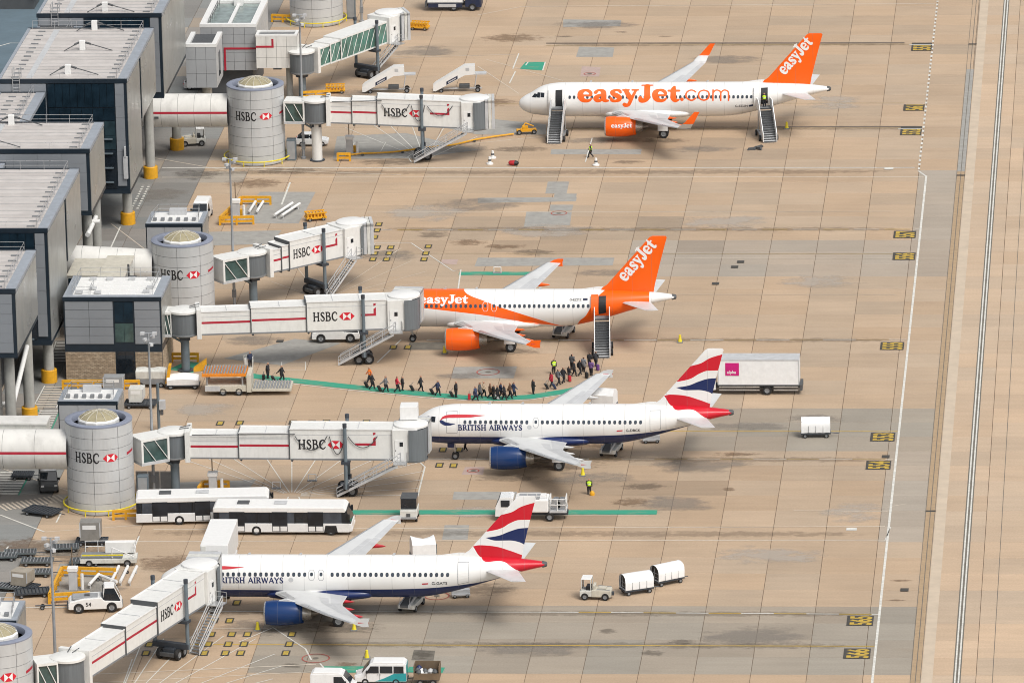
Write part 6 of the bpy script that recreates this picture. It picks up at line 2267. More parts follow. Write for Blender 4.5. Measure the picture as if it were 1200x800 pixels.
def baggage_cart(label, loc, rz, grp='white covered baggage carts'):
    t = thing('baggage_cart', label, 'baggage cart', loc, rz, grp)
    MB().bx(-1.55, 1.55, -.75, .75, .42, .55).build('deck', 'dark_steel', t)
    prof = [(-.78, .6), (.78, .6), (.82, 1.2), (.78, 1.6), (.60, 1.92), (.30, 2.08), (0, 2.12), (-.30, 2.08), (-.60, 1.92), (-.78, 1.6), (-.82, 1.2)]
    rr = []
    r = random.Random(int(loc[0] * 10))
    for k in range(9):
        x = -1.5 + 3.0 * k / 8
        sag = .035 * (1 if k % 2 else -1)
        rr.append([(x, a * (1 - sag * .5) + r.uniform(-.015, .015), z - max(0, z - 1.4) * abs(sag) * 1.5 + r.uniform(-.012, .012)) for a, z in prof])
    MB().loft(rr, 0, False, 1).build('canvas_cover', 'canvas', t)
    MB().add([(1.46, a, z) for a, z in prof], [list(range(11))]).build('back_flap', 'canvas', t)
    MB().add([(-1.30, a * .96, z * .985) for a, z in prof], [list(range(11))]).build('dark_inside', 'black', t)
    for x in (-.75, 0, .75):
        for s in (-1, 1):
            MB().bx(x - .02, x + .02, *(sorted((s * .80, s * .845))), .62, 1.35).build('strap', 'mid_grey', t)
    for y in (-.70, 0, .70):
        MB().tube((-1.48, y, .55), (-1.48, y, 1.8), .025, n=5).build('frame_post', 'steel', t)
    for z in (.95, 1.35):
        MB().tube((-1.48, -.72, z), (-1.48, .72, z), .02, n=5).build('frame_rail', 'steel', t)
    four_wheels(t, 1.1, -1.1, .72, .24, .14)
    MB().tube((1.5, 0, .4), (2.4, 0, .3), .04, n=5).build('tow_bar', 'dark_steel', t)
    return t


baggage_cart('white covered baggage cart first behind the small tractor', (19.28, -89.99), R(27))
baggage_cart('white covered baggage cart last in the tractor train', (22.10, -86.94), R(36))
baggage_cart('white covered baggage cart standing alone on the apron', (34.56, -36.24), R(3))


def tractor(label, loc, rz):
    t = thing('baggage_tractor', label, 'tractor', loc, rz, 'small baggage tractors')
    shell(MB(), [(-1.5, .35, .85), (-1.42, .32, 1.0), (.35, .32, 1.02), (.4, .32, .9)], .72).build('rear_deck', 'cream', t, bevel=.04)
    MB().bx(.4, 1.55, -.74, .74, .35, .95).build('front_body', 'dirty_white', t, bevel=.05)
    MB().bx(.42, 1.4, -.72, .72, 2.05, 2.15).build('cab_roof', 'white', t, bevel=.04)
    for x in (.46, 1.36):
        for y in (-.68, .68):
            MB().tube((x, y, .95), (x, y, 2.06), .045, n=6).build('cab_post', 'dirty_white', t)
    MB().prism([(1.38, .98), (1.42, .98), (1.40, 2.04), (1.36, 2.04)], -.64, .64, 'y').build('windscreen', 'glass_dark', t)
    MB().bx(.5, .95, -.5, .5, .9, 1.35).build('seat', 'black', t, bevel=.05)
    MB().bx(.05, .3, -.6, .6, 1.0, 1.45).bx(-1.0, -.2, -.35, .35, 1.02, 1.18).build('engine_cover', 'cream', t, bevel=.04)
    for y in (-.62, .62):
        MB().tube((-1.4, y, 1.05), (-.1, y, 1.12), .03, n=5).build('side_rail', 'steel', t)
    four_wheels(t, 1.05, -.95, .80, .36, .26)
    MB().bx(-1.72, -1.5, -.2, .2, .4, .7).build('hitch', 'dark_steel', t)
    return t


tractor('small cream tractor pulling two white covered carts', (15.49, -91.81), PI - R(4))
tractor('small cream tractor parked under the straight tube walkway', (-45.35, 86.83), R(10))


def pushback(label, loc, rz, num=None, s=1.0):
    t = thing('pushback_tractor', label, 'tractor', loc, rz, 'low pushback tractors')
    shell(MB(), [(-2.6, .45, .95), (-2.45, .40, 1.15), (-1.2, .38, 1.42), (.6, .38, 1.5), (.9, .38, 1.2), (2.5, .40, 1.1), (2.65, .5, .8)], 1.15, 0, .05).build('body', 'white', t, bevel=.05)
    c = shell(MB(), [(.75, 1.25, 2.2), (1.0, 1.15, 2.42), (1.9, 1.1, 2.4), (2.45, 1.08, 1.25)], 1.0, 0, .14).build('cab', 'glass_dark', t)
    MB().prism([(.85, 2.36), (1.95, 2.36), (1.9, 2.5), (.95, 2.52)], -.92, .92, 'y').build('cab_roof', 'white', c, bevel=.04)
    for x, y in ((.78, -.93), (.78, .93)):
        MB().tube((x, y, 1.3), (x + .12, y * .95, 2.4), .06, n=6).build('cab_pillar', 'white', c)
    for y in (-.9, .9):
        MB().tube((2.44, y, 1.2), (1.92, y * .93, 2.4), .05, n=6).build('cab_pillar', 'white', c)
    MB().bx(-2.2, .3, -.8, .8, 1.3, 1.5).build('engine_deck', 'grey', t, bevel=.05)
    MB().bx(-1.0, -.5, -.3, .3, 1.5, 1.6).build('grille', 'dark_grey', t)
    four_wheels(t, 1.6, -1.6, 1.2, .52, .36)
    for x in (-2.66, 2.62):
        MB().bx(x - .1, x + .1, -.95, .95, .45, .7).build('bumper', 'dark_grey', t, bevel=.03)
    if num:
        tt = sans2d(num, .55, .012)
        lay(tt, lambda u, v: (-.9 + u, -1.165, .72 + v), 'letter_black', 'fleet_number', t)
    return t


pushback('white pushback tractor numbered 54 beside the bottom boarding bridge', ((-33.10, -97.06)[0], (-33.10, -97.06)[1] + 1.15), R(8), '54')
pushback('low grey-white pushback tractor half hidden under the swoosh airliner bridge', (-19.29, 0.50), R(3))
tb = thing('tow_bar', 'dark tow bar trailing left of the pushback tractor', 'tow bar', (-37.29, -95.74), R(4))
MB().tube((-1.7, 0, .35), (2.2, 0, .4), .07, n=6).build('bar', 'dark_steel', tb)
wheel(tb, (-1.0, .3, .22), .22, .12)
wheel(tb, (-1.0, -.3, .22), .22, .12)


def car(label, loc, rz, mat='van_white'):
    t = thing('parked_car', label, 'car', loc, rz)
    shell(MB(), [(-1.95, .38, .82), (-1.85, .28, .98), (-.9, .25, .98), (.9, .25, .95), (1.75, .27, .80), (1.98, .38, .62)], .84, 0, .04).build('body', mat, t, bevel=.05)
    c = shell(MB(), [(-1.75, .95, 1.12), (-1.25, .95, 1.48), (.15, .95, 1.47), (.95, .92, 1.02)], .76, 0, .12).build('cabin', 'glass_dark', t, bevel=.04)
    MB().prism([(-1.3, 1.44), (.18, 1.43), (.05, 1.52), (-1.1, 1.53)], -.66, .66, 'y').build('roof', mat, c, bevel=.03)
    for x in (-1.15, -.35):
        for s in (-1, 1):
            MB().hexa([(x, s * .755 - .02, .95), (x + .09, s * .755 - .02, .95), (x + .09, s * .755 + .02, .95), (x, s * .755 + .02, .95), (x + .04, s * .65 - .02, 1.46), (x + .13, s * .65 - .02, 1.46), (x + .13, s * .65 + .02, 1.46), (x + .04, s * .65 + .02, 1.46)]).build('pillar', mat, c)
    four_wheels(t, 1.25, -1.2, .86, .31, .2)
    for s in (-1, 1):
        MB().bx(1.84, 1.98, s * .62 - .14, s * .62 + .14, .58, .72).build('headlight', 'letter_white', t)
        MB().bx(-1.97, -1.88, s * .66 - .12, s * .66 + .12, .72, .88).build('tail_light', 'red', t)
    return t


car('white hatchback parked under the bridge in line with the straight tube', (-30.89, 86.72), R(2))
car('silver car in the shade below the small panelled cube', (-47.86, 115.06), R(5), 'light_grey')


def van(label, loc, rz, mat='van_white', two_tone=False, short=False, num=None, dark=False):
    t = thing('van', label, 'van', loc, rz)
    L2 = 2.45 if not short else 2.1
    body = shell(MB(), [(-L2, .4, 1.95), (-L2 + .08, .34, 2.12), (.95, .34, 2.14), (1.45, .34, 1.6), (1.75, .34, 1.18), (L2 - .12, .36, 1.0), (L2, .45, .8)], .95, 0, .12).build('body', mat, t, bevel=.06)
    MB().prism([(-L2 + .12, 2.08), (.92, 2.10), (.7, 2.26), (-L2 + .3, 2.26)], -.80, .80, 'y').build('roof', 'white' if not dark else 'light_grey', t, bevel=.06)
    MB().hexa([(1.06, -.78, 2.02), (1.70, -.84, 1.28), (1.70, .84, 1.28), (1.06, .78, 2.02), (1.10, -.78, 2.06), (1.74, -.84, 1.30), (1.74, .84, 1.30), (1.10, .78, 2.06)]).build('windscreen', 'glass_dark', t)
    for s in (-1, 1):
        for x0, x1 in ((.15, 1.25), (-1.15, .05), (-2.2, -1.25)) if not short else ((.15, 1.25),):
            MB().hexa([(x0, s * .93 - .02, 1.22), (x1 + (.12 if x1 > 1 else 0), s * .93 - .02, 1.22), (x1 + (.12 if x1 > 1 else 0), s * .93 + .02, 1.22), (x0, s * .93 + .02, 1.22),
                       (x0, s * .855 - .02, 1.88), (x1 - (.32 if x1 > 1 else 0), s * .855 - .02, 1.88), (x1 - (.32 if x1 > 1 else 0), s * .855 + .02, 1.88), (x0, s * .855 + .02, 1.88)]).build('side_window', 'glass_dark', t)
        MB().bx(L2 - .12, L2 + .01, s * .68 - .16, s * .68 + .16, .78, .95).build('headlight', 'letter_white', t)
        MB().bx(1.2, 1.35, *(sorted((s * .95, s * 1.15))), 1.25, 1.5).build('mirror', 'black', t)
        if two_tone:
            MB().prism([(-L2 + .02, .42), (.5, .42), (-.4, .75), (-1.3, 1.18), (-L2 + .02, 1.22)], *(sorted((s * .952, s * .968))), 'y').build('teal_side', 'teal', t)
    for s in (-1, 1):
        for x in (.1, 1.3, -1.2):
            MB().bx(x - .012, x + .012, *(sorted((s * .945, s * .958))), .5, 1.2).build('door_seam', 'dark_grey', t)
        MB().bx(-.02, .06, *(sorted((s * .95, s * .975))), 1.05, 1.1).bx(.2, .28, *(sorted((s * .95, s * .975))), 1.05, 1.1).build('door_handle', 'black', t)
        MB().bx(-L2 - .01, -L2 + .03, s * .8 - .08, s * .8 + .08, .8, 1.3).build('tail_light', 'red', t)
    if two_tone:
        MB().bx(-L2 - .015, -L2 + .01, -.86, .86, .5, 1.98).build('teal_rear', 'teal', t)
    four_wheels(t, 1.45, -1.45, .97, .34, .22)
    MB().bx(-L2 - .06, L2 + .04, -.8, .8, .36, .5).build('bumper', 'dark_grey', t)
    if num:
        tt = sans2d(num, .42, .01)
        lay(tt, lambda u, v: (-.7 + u, -.972, .82 + v), 'blue_steel', 'side_lettering', t)
    return t


van('white and teal minibus at the bottom edge of the picture', ((-3.01, -119.08)[0], (-3.01, -119.08)[1] + 1.0), PI, two_tone=True)
van('white panel van cut by the bottom edge beside the minibus', ((-7.22, -122.18)[0], (-7.22, -122.18)[1] + .9), R(-2), short=True)
van('white van facing the camera behind the low annex roof', (-40.14, 52.38), R(-92), short=True)
van('dark van parked against the tower beside the buses', (-43.26, -55.39), R(-80), mat='dark_grey', short=True, dark=True)
t = thing('waste_trailer', 'dark open trailer full of rubbish bags beside the minibus', 'trailer', ((1.34, -119.03)[0], (1.34, -119.03)[1] + .9), 0)
MB().bx(-1.2, 1.2, -.85, .85, .5, .62).build('floor', 'dark_steel', t)
MB().bx(-1.22, -1.15, -.87, .87, .55, 1.9).bx(1.15, 1.22, -.87, .87, .55, 1.9).bx(-1.15, 1.15, .8, .87, .55, 1.9).bx(-1.15, 1.15, -.87, -.8, .55, 1.2).build('sides', 'drain', t)
r = random.Random(4)
for k in range(16):
    x, y, z = r.uniform(-.9, .9), r.uniform(-.65, .5), r.uniform(.9, 1.5)
    MB().lathe([(.02, -.25), (.24, -.16), (.30, .02), (.2, .2), (.04, .3)], 8, (x, y, z)).build('rubbish_bag', r.choice(('light_grey', 'white', 'dark_grey', 'letter_blue')), t)
four_wheels(t, .6, -.6, .9, .3, .2)
MB().tube((-1.2, 0, .5), (-2.2, 0, .4), .05).build('tow_bar', 'dark_steel', t)


def air_steps(label, loc, rz, top_z=3.4, run=5.6):
    """towed passenger steps: top at the local origin's +Y end, flight coming down towards -Y"""
    t = thing('passenger_steps', label, 'passenger steps', loc, rz, 'mobile passenger steps')
    W = .82
    base = MB().bx(-.95, -.75, -run * .85, .3, .35, .6).bx(.75, .95, -run * .85, .3, .35, .6).bx(-.75, .75, -.1, .15, .35, .55).bx(-.75, .75, -run * .8, -run * .75, .35, .55).build('chassis', 'steel', t)
    for s in (-1, 1):
        MB().hexa([(s * W - .05, -run, .1), (s * W + .05, -run, .1), (s * W + .05, -.9, top_z - .35), (s * W - .05, -.9, top_z - .35),
                   (s * W - .05, -run - .05, 1.0), (s * W + .05, -run - .05, 1.0), (s * W + .05, -.9, top_z + .95), (s * W - .05, -.9, top_z + .95)]).build('side_panel', 'white', t)
        MB().bx(s * W - .05, s * W + .05, -.9, .45, top_z - .2, top_z + 1.05).build('landing_panel', 'white', t)
        MB().tube((s * W, -run, 1.08), (s * W, -.9, top_z + 1.05), .06, n=6).build('handrail', 'alu', t)
        MB().tube((s * .8, -.3, .5), (s * .8, -.6, top_z - .2), .07, n=6).tube((s * .8, -2.6, .5), (s * .8, -1.6, top_z - .9), .06, n=6).build('strut', 'steel', t)
        wheel(t, (s * 1.05, -.4, .36), .36, .22, ax='x')
        wheel(t, (s * 1.05, -run * .72, .36), .36, .22, ax='x')
    n = 15
    for k in range(n):
        f = k / (n - 1)
        y = -run + .1 + (run - 1.0) * f
        z = .18 + (top_z - .18) * f
        MB().bx(-W + .06, W - .06, y - .16, y + .16, z - .05, z).build('step', 'dark_grey', t)
    MB().hexa([(-W + .06, -run + .05, .0), (W - .06, -run + .05, .0), (W - .06, -.8, top_z - .45), (-W + .06, -.8, top_z - .45), (-W + .06, -run + .05, .1), (W - .06, -run + .05, .1), (W - .06, -.8, top_z - .3), (-W + .06, -.8, top_z - .3)]).build('under_tray', 'light_grey', t)
    MB().bx(-W, W, -.95, .55, top_z - .1, top_z).build('landing', 'mid_grey', t)
    return t


for (nose, Y, xd), foot, lb in (((-6.5, 93.9, 4.99), (-1.78, 86.91), 'passenger steps at the front door of the web-address airliner'),
                                ((-6.5, 93.9, 29.7), (24.08, 87.34), 'passenger steps at the rear door of the web-address airliner'),
                                ((-15.9, .05, 25.95), (10.33, -6.77), 'passenger steps at the rear door of the orange swoosh airliner')):
    tx, ty = nose + xd, Y - (1.95 if xd < 20 else 1.86) - .5
    dx_, dy_ = foot[0] - tx, foot[1] - ty
    air_steps(lb, (tx, ty), math.atan2(dx_, -dy_), 3.4, math.hypot(dx_, dy_))


def belt_loader(label, loc, rz):
    t = thing('belt_loader', label, 'belt loader', loc, rz, 'belt loaders at the rear holds')
    MB().bx(-2.0, 1.6, -.85, .85, .4, .85).build('body', 'dirty_white', t, bevel=.05)
    MB().hexa([(-2.6, -.42, .75), (2.6, -.42, 1.55), (2.6, .42, 1.55), (-2.6, .42, .75), (-2.6, -.42, .95), (2.6, -.42, 1.75), (2.6, .42, 1.75), (-2.6, .42, .95)]).build('belt', 'dark_grey', t)
    for s in (-1, 1):
        MB().hexa([(-2.6, s * .47 - .04, .70), (2.6, s * .47 - .04, 1.5), (2.6, s * .47 + .04, 1.5), (-2.6, s * .47 + .04, .70), (-2.6, s * .47 - .04, 1.02), (2.6, s * .47 - .04, 1.82), (2.6, s * .47 + .04, 1.82), (-2.6, s * .47 + .04, 1.02)]).build('belt_frame', 'light_grey', t)
        MB().tube((-2.4, s * .5, 1.0), (-2.2, s * .5, 1.6), .03, n=5).tube((-2.2, s * .5, 1.6), (1.8, s * .5, 2.2), .03, n=5).build('guard_rail', 'light_grey', t)
    MB().bx(.3, 1.2, -.85, -.5, .85, 1.4).build('seat_box', 'mid_grey', t, bevel=.04)
    four_wheels(t, 1.1, -1.4, .88, .33, .24)
    return t


belt_loader('belt loader under the web-address airliner behind its wing', (7.12, 96.03), R(78))
belt_loader('belt loader under the swoosh airliner behind its wing', (5.49, 2.75), R(78))
belt_loader('belt loader under the airliner parked behind its bridge', (13.70, -42.25), R(80))
belt_loader('belt loader under the bus-side airliner behind its wing', (-2.25, -94.85), R(78))
# tail props / low steps under the rear fuselages
def prop_stand(label, loc):
    t = thing('tail_stand', label, 'stand', loc, R(10), 'stands under the rear fuselages')
    MB().bx(-.9, .9, -.5, .5, .25, .4).bx(-.9, .9, -.2, .5, .4, .75).build('platform', 'light_grey', t)
    lrail(t, [(-.85, .45, .75), (.85, .45, .75)], .8, .8, 'rail', .03)
    four_wheels(t, .6, -.6, .5, .2, .12)


prop_stand('low stand under the rear of the airliner parked behind its bridge', (17.54, -38.50))
prop_stand('low stand under the rear of the bus-side airliner', (2.21, -91.53))


def boarding_ramp(label, loc, rz):
    t = thing('boarding_ramp', label, 'boarding ramp', loc, rz, 'towed boarding ramps')
    for s in (-1, 1):
        MB().prism([(-3.6, .25), (-3.3, .2), (.3, 2.15), (1.6, 2.25), (1.6, 3.35), (.3, 3.3), (-3.3, 1.15), (-3.6, .85)], *(sorted((s * .62, s * .70))), 'y').build('side_panel', 'white', t)
    MB().hexa([(-3.5, -.62, .25), (.3, -.62, 2.2), (.3, .62, 2.2), (-3.5, .62, .25), (-3.5, -.62, .38), (.3, -.62, 2.34), (.3, .62, 2.34), (-3.5, .62, .38)]).build('ramp_floor', 'light_grey', t)
    MB().bx(.3, 3.0, -.62, .62, 2.2, 2.34).build('landing', 'light_grey', t)
    MB().prism([(-1.95, .98), (-.55, 1.75), (-.55, 2.15), (-1.95, 1.40)], -.715, -.702, 'y').build('sign_panel', 'navy', t)
    MB().prism([(-1.75, 1.20), (-.75, 1.75), (-.75, 1.90), (-1.75, 1.36)], -.725, -.716, 'y').build('sign_text', 'light_grey', t)
    MB().bx(-3.3, 2.4, -.08, .08, .3, .45).build('drawbar', 'light_grey', t)
    for s in (-1, 1):
        MB().tube((1.5, s * .55, .4), (1.8, s * .55, 2.25), .06, n=6).build('leg', 'light_grey', t)
        wheel(t, (1.9, s * .6, .32), .32, .2)
        wheel(t, (-2.6, s * .6, .25), .25, .16)
    MB().bx(-.4, .9, -.4, .4, .45, .9).build('power_unit', 'dark_grey', t, bevel=.05)
    MB().bx(.45, .9, -.72, -.70, 2.7, 3.1).build('badge', 'light_grey', t)
    return t


boarding_ramp('white towed boarding ramp nearer the glass-sided bridge', (-23.80, 113.06), R(4))
boarding_ramp('white towed boarding ramp standing nearer the airliner nose', (-15.06, 113.41), R(4))


def dolly(label, loc, rz, grp='container dollies', wd=1.6, ln=3.2, dark=False):
    t = thing('container_dolly', label, 'dolly', loc, rz, grp)
    MB().bx(-ln / 2, ln / 2, -wd / 2, -wd / 2 + .08, .36, .52).bx(-ln / 2, ln / 2, wd / 2 - .08, wd / 2, .36, .52).bx(-ln / 2, -ln / 2 + .08, -wd / 2 + .08, wd / 2 - .08, .36, .52).bx(ln / 2 - .08, ln / 2, -wd / 2 + .08, wd / 2 - .08, .36, .52).build('frame', 'roller_grey' if not dark else 'dark_steel', t)
    MB().bx(-ln / 2 + .08, ln / 2 - .08, -wd / 2 + .08, wd / 2 - .08, .38, .42).build('bed', 'dark_grey', t)
    n = 9
    for k in range(n):
        x = -ln / 2 + .25 + (ln - .5) * k / (n - 1)
        MB().tube((x, -wd / 2 + .1, .50), (x, wd / 2 - .1, .50), .055, n=6).build('roller', 'steel' if not dark else 'dark_steel', t)
    four_wheels(t, ln * .33, -ln * .33, wd / 2, .2, .12)
    MB().tube((ln / 2, 0, .35), (ln / 2 + .9, 0, .28), .04, n=5).build('tow_bar', 'dark_steel', t)
    return t


def container(label, loc, rz, z=.56, mat='container', w_=1.55, d_=1.5, h_=1.55):
    t = thing('cargo_container', label, 'container', (loc[0], loc[1], z), rz, 'cargo containers')
    MB().prism([(-w_ / 2, 0), (w_ / 2 - .25, 0), (w_ / 2, .35), (w_ / 2, h_), (-w_ / 2, h_)], -d_ / 2, d_ / 2, 'y').build('shell', mat, t, bevel=.03)
    for x in (-w_ / 2 + .04, w_ / 2 - .06):
        for y in (-d_ / 2, d_ / 2):
            MB().bx(x - .05, x + .05, y - .02, y + .02, .36, h_ - .02).build('edge_post', 'light_grey', t)
    MB().bx(-w_ * .36, w_ * .28, -d_ / 2 - .015, -d_ / 2 - .003, h_ * .62, h_ * .85).build('label_plate', 'white', t)
    return t


for k, (px_, rz_, lb) in enumerate((((-42.90, -78.53), R(6), 'rail-sided dolly farthest back in the bottom-corner group'), ((-44.62, -79.68), R(3), 'dolly cut by the left picture edge in the bottom-corner group'), ((-40.80, -81.35), R(2), 'long dolly in the middle of the bottom-corner group'),
                                ((-40.46, -85.00), R(2), 'pale roller dolly in front of the long dolly'), ((-35.94, -81.31), R(2), 'pale roller dolly below the low-bed loader'),
                                ((-42.59, -89.75), R(-14), 'dolly left of the tan container'), ((-38.86, -76.78), R(8), 'cluttered dolly between the dark container and the corner group'))):
    dolly(lb, px_, rz_)
dolly('black dolly in front of the tan container', (-39.91, -91.38), R(12), dark=True, wd=2.0, ln=3.4)
dolly('black flat dolly lying skewed by the tower foot', (-42.64, -64.33), R(-24), dark=True, wd=2.2, ln=3.6)
dolly('dark dolly beside the zebra crossing', (-46.42, -51.77), R(0), dark=True, wd=1.8, ln=2.2)
dolly('dark dolly carrying the dark container', (-36.25, -74.47), R(2), dark=True)
container('dark grey container on a dolly by the low-bed loader', (-36.33, -74.47), R(2), mat='container', w_=2.1, d_=1.6, h_=1.9)
dolly('dark dolly carrying the tan container', (-41.11, -89.46), R(-20), dark=True)
container('tan container on a dolly in the bottom corner', (-41.11, -89.46), R(-20), mat='container_tan', w_=1.9, d_=1.6, h_=1.45)
dolly('black dolly carrying the pale container by the low annex', (-37.53, -25.37), R(0), dark=True, wd=2.2, ln=3.4)
container('pale container on the black dolly by the low annex', (-37.93, -25.05), R(0), mat='dirty_white', w_=1.6, d_=1.6, h_=1.5)
container('grey container against the brick-based annex', (-41.20, -18.85), R(0), z=.02, mat='grey', w_=2.2, d_=1.4, h_=1.5)


def low_loader(label, loc, rz, s=1.0):
    t = thing('low_bed_loader', label, 'loader', loc, rz)
    MB().bx(-2.8, 2.8, -1.1, 1.1, .35, .8).build('chassis', 'dirty_white', t, bevel=.04)
    MB().bx(-2.7, 1.4, -1.0, 1.0, .8, .92).build('deck', 'mid_grey', t)
    MB().bx(-2.6, 1.5, -1.12, -1.02, 1.15, 1.27).build('yellow_rail', 'lemon', t)
    lrail(t, [(-2.4, 1.05, .9), (2.6, 1.05, .9), (2.6, -1.05, .9)], 1.15, 1.2, 'guard_rail', .035, 'white')
    MB().bx(-.4, 2.6, .5, 1.05, .92, 2.05).build('rear_box', 'white', t, bevel=.04)
    MB().tube((.4, -1.05, 2.0), (2.6, -1.05, 1.0), .05, n=5).tube((.4, -1.05, .9), (.4, -1.05, 2.0), .05, n=5).build('brace', 'white', t)
    four_wheels(t, 1.9, -1.9, 1.14, .36, .25)
    return t


low_loader('white low-bed loader with yellow rail beside the dark container', (-33.68, -81.00), R(3))
# raised roller-deck cargo loader
t = thing('cargo_loader', 'cargo loader with raised orange roller deck and lowered platform on the green walkway', 'cargo loader', (-26.95, -19.80), R(2))
MB().bx(-4.2, .3, -1.5, 1.5, .45, 1.15).build('chassis', 'cream', t, bevel=.05)
up = MB().bx(-4.5, .2, -1.6, 1.6, 2.15, 2.45).build('upper_deck', 'orange_paint', t)
lo = MB().bx(.8, 5.0, -1.6, 1.6, .5, .75).build('lower_platform', 'cream', t)
for k in range(15):
    x = -4.3 + k * .31
    MB().tube((x, -1.45, 2.52), (x, 1.45, 2.52), .10, n=7).build('roller', 'steel', up)
for k in range(13):
    x = 1.0 + k * .31
    MB().tube((x, -1.45, .82), (x, 1.45, .82), .10, n=7).build('roller', 'steel', lo)
for x in (-4.0, -.2):
    for y in (-1.3, 1.3):
        MB().tube((x, y, 1.1), (x, y, 2.2), .10, n=8).build('lift_post', 'steel', t)
MB().bx(-4.2, -2.6, -1.56, -1.50, .55, 1.1).build('side_locker', 'light_grey', t)
MB().bx(.25, .75, -1.65, 1.65, .4, 2.3).build('lift_mast', 'cream', t, bevel=.04)
MB().bx(-.3, .7, 1.5, 2.4, 2.1, 2.25).build('driver_platform', 'cream', t)
MB().bx(-.2, .3, 1.7, 2.3, 2.25, 3.2).build('control_stand', 'dirty_white', t, bevel=.05)
lrail(t, [(-.3, 2.4, 2.25), (.7, 2.4, 2.25), (.7, 1.5, 2.25)], 1.1, .9, 'guard_rail', .04, 'dirty_white')
four_wheels(t, -.6, -2.3, 1.5, .42, .3)
# white-sheeted cart with raised yellow arms
t = thing('covered_cart', 'white-sheeted cart with raised yellow arms by the annex corner', 'cart', (-33.84, -18.18), R(3))
MB().loft([[(x, -.8, .5), (x, .8, .5), (x, .85, 1.2 - .1 * abs(x)), (x, .3, 1.6 - .08 * x * x), (x, -.3, 1.6 - .08 * x * x), (x, -.85, 1.2 - .1 * abs(x))] for x in (-1.7, -1.0, 0, 1.0, 1.7)], 0, True, 0).build('sheet', 'canvas', t)
MB().bx(-1.8, 1.8, -.8, .8, .35, .5).build('deck', 'dark_steel', t)
MB().hexa([(-1.9, -.5, .6), (-1.5, -.5, .6), (-1.5, .5, .6), (-1.9, .5, .6), (-1.5, -.5, 2.6), (-1.2, -.5, 2.6), (-1.2, .5, 2.6), (-1.5, .5, 2.6)]).build('arm', 'yellow', t)
MB().hexa([(1.1, .7, 1.5), (2.5, .7, 1.7), (2.5, 1.4, 1.7), (1.1, 1.4, 1.5), (1.1, .7, 1.9), (2.5, .7, 2.9), (2.5, 1.4, 2.9), (1.1, 1.4, 1.9)]).build('arm', 'yellow', t)
four_wheels(t, 1.3, -1.3, .8, .3, .18)
t = thing('covered_cart', 'cart under a pale sagging cover between the annexes', 'cart', (-37.32, -17.53), R(0))
MB().loft([[(x, -.8, 1.0), (x, .8, 1.0), (x, .85, 1.8), (x, .3, 2.0 - .1 * math.cos(x * 3)), (x, -.3, 2.0), (x, -.85, 1.8)] for x in (-1.6, -.8, 0, .8, 1.6)], 0, True, 0).build('cover', 'dirty_white', t)
MB().bx(-1.6, 1.6, -.8, .8, .4, .95).build('body', 'mid_grey', t, bevel=.03)
four_wheels(t, 1.1, -1.1, .8, .3, .18)

# hydrant refuelling truck
t = thing('refuelling_truck', 'white refuelling truck with hose platform behind the striped fin', 'truck', ((7.15, -66.61)[0], (7.15, -66.61)[1] + 1.2), PI)
MB().bx(-3.7, 3.4, -.5, .5, .5, .85).build('chassis', 'dark_steel', t)
c = shell(MB(), [(1.75, .55, 2.35), (2.0, .5, 2.5), (3.1, .5, 2.45), (3.55, .5, 1.5), (3.6, .5, .8)], 1.1, 0, .06).build('cab', 'van_white', t, bevel=.05)
MB().prism([(3.14, 2.35), (3.52, 1.5), (3.57, 1.5), (3.2, 2.37)], -.95, .95, 'y').build('windscreen', 'glass_dark', c)
for s in (-1, 1):
    MB().bx(2.1, 3.0, *(sorted((s * 1.07, s * 1.11))), 1.5, 2.2).build('side_window', 'glass_dark', c)
MB().bx(-1.8, 1.6, -1.15, 1.15, .9, 2.3).build('tank', 'white', t, bevel=.15)
MB().bx(-3.6, -1.9, -1.1, 1.1, .9, 1.1).build('hose_deck', 'light_grey', t)
lrail(t, [(-3.5, -1.05, 1.1), (-3.5, 1.05, 1.1), (-1.9, 1.05, 1.1), (-1.9, -1.05, 1.1)], 1.2, .7, 'guard_rail', .05, 'white')
for x in (-3.1, -2.5):
    MB().lathe([(.1, -.6), (.5, -.6), (.5, -.5), (.2, -.5), (.2, .5), (.5, .5), (.5, .6), (.1, .6)], 16, (x, 0, 1.6), 'y').build('hose_reel', 'steel', t)
MB().lathe([(.22, -.02), (.22, .0)], 14, (0.4, 1.16, 1.7), 'y').build('round_badge', 'letter_blue', t)
MB().bx(-.9, 1.2, -1.05, 1.05, 2.3, 2.42).build('roof_walk', 'grey', t)
lrail(t, [(-1.6, .9, 2.3), (1.3, .9, 2.3)], .6, .9, 'roof_rail', .03, 'white')
four_wheels(t, 2.6, -1.9, 1.15, .45, .3)
# small service vehicle facing the camera on the green strip
t = thing('service_buggy', 'small white service vehicle with black screen on the green strip', 'service vehicle', (-5.16, -65.83), R(-90))
MB().bx(-1.5, 1.2, -.85, .85, .4, 1.25).build('body', 'dirty_white', t, bevel=.06)
MB().bx(-1.3, .7, -.8, .8, 1.25, 2.35).build('cab', 'glass_dark', t, bevel=.06)
MB().bx(-1.35, .75, -.84, .84, 2.35, 2.45).build('cab_roof', 'dark_grey', t, bevel=.04)
MB().bx(1.2, 1.26, -.2, .2, .6, .95).build('grille', 'dark_grey', t)
MB().bx(1.1, 1.3, -.8, .8, .4, .6).build('bumper', 'grey', t)
four_wheels(t, .8, -1.0, .88, .32, .22)
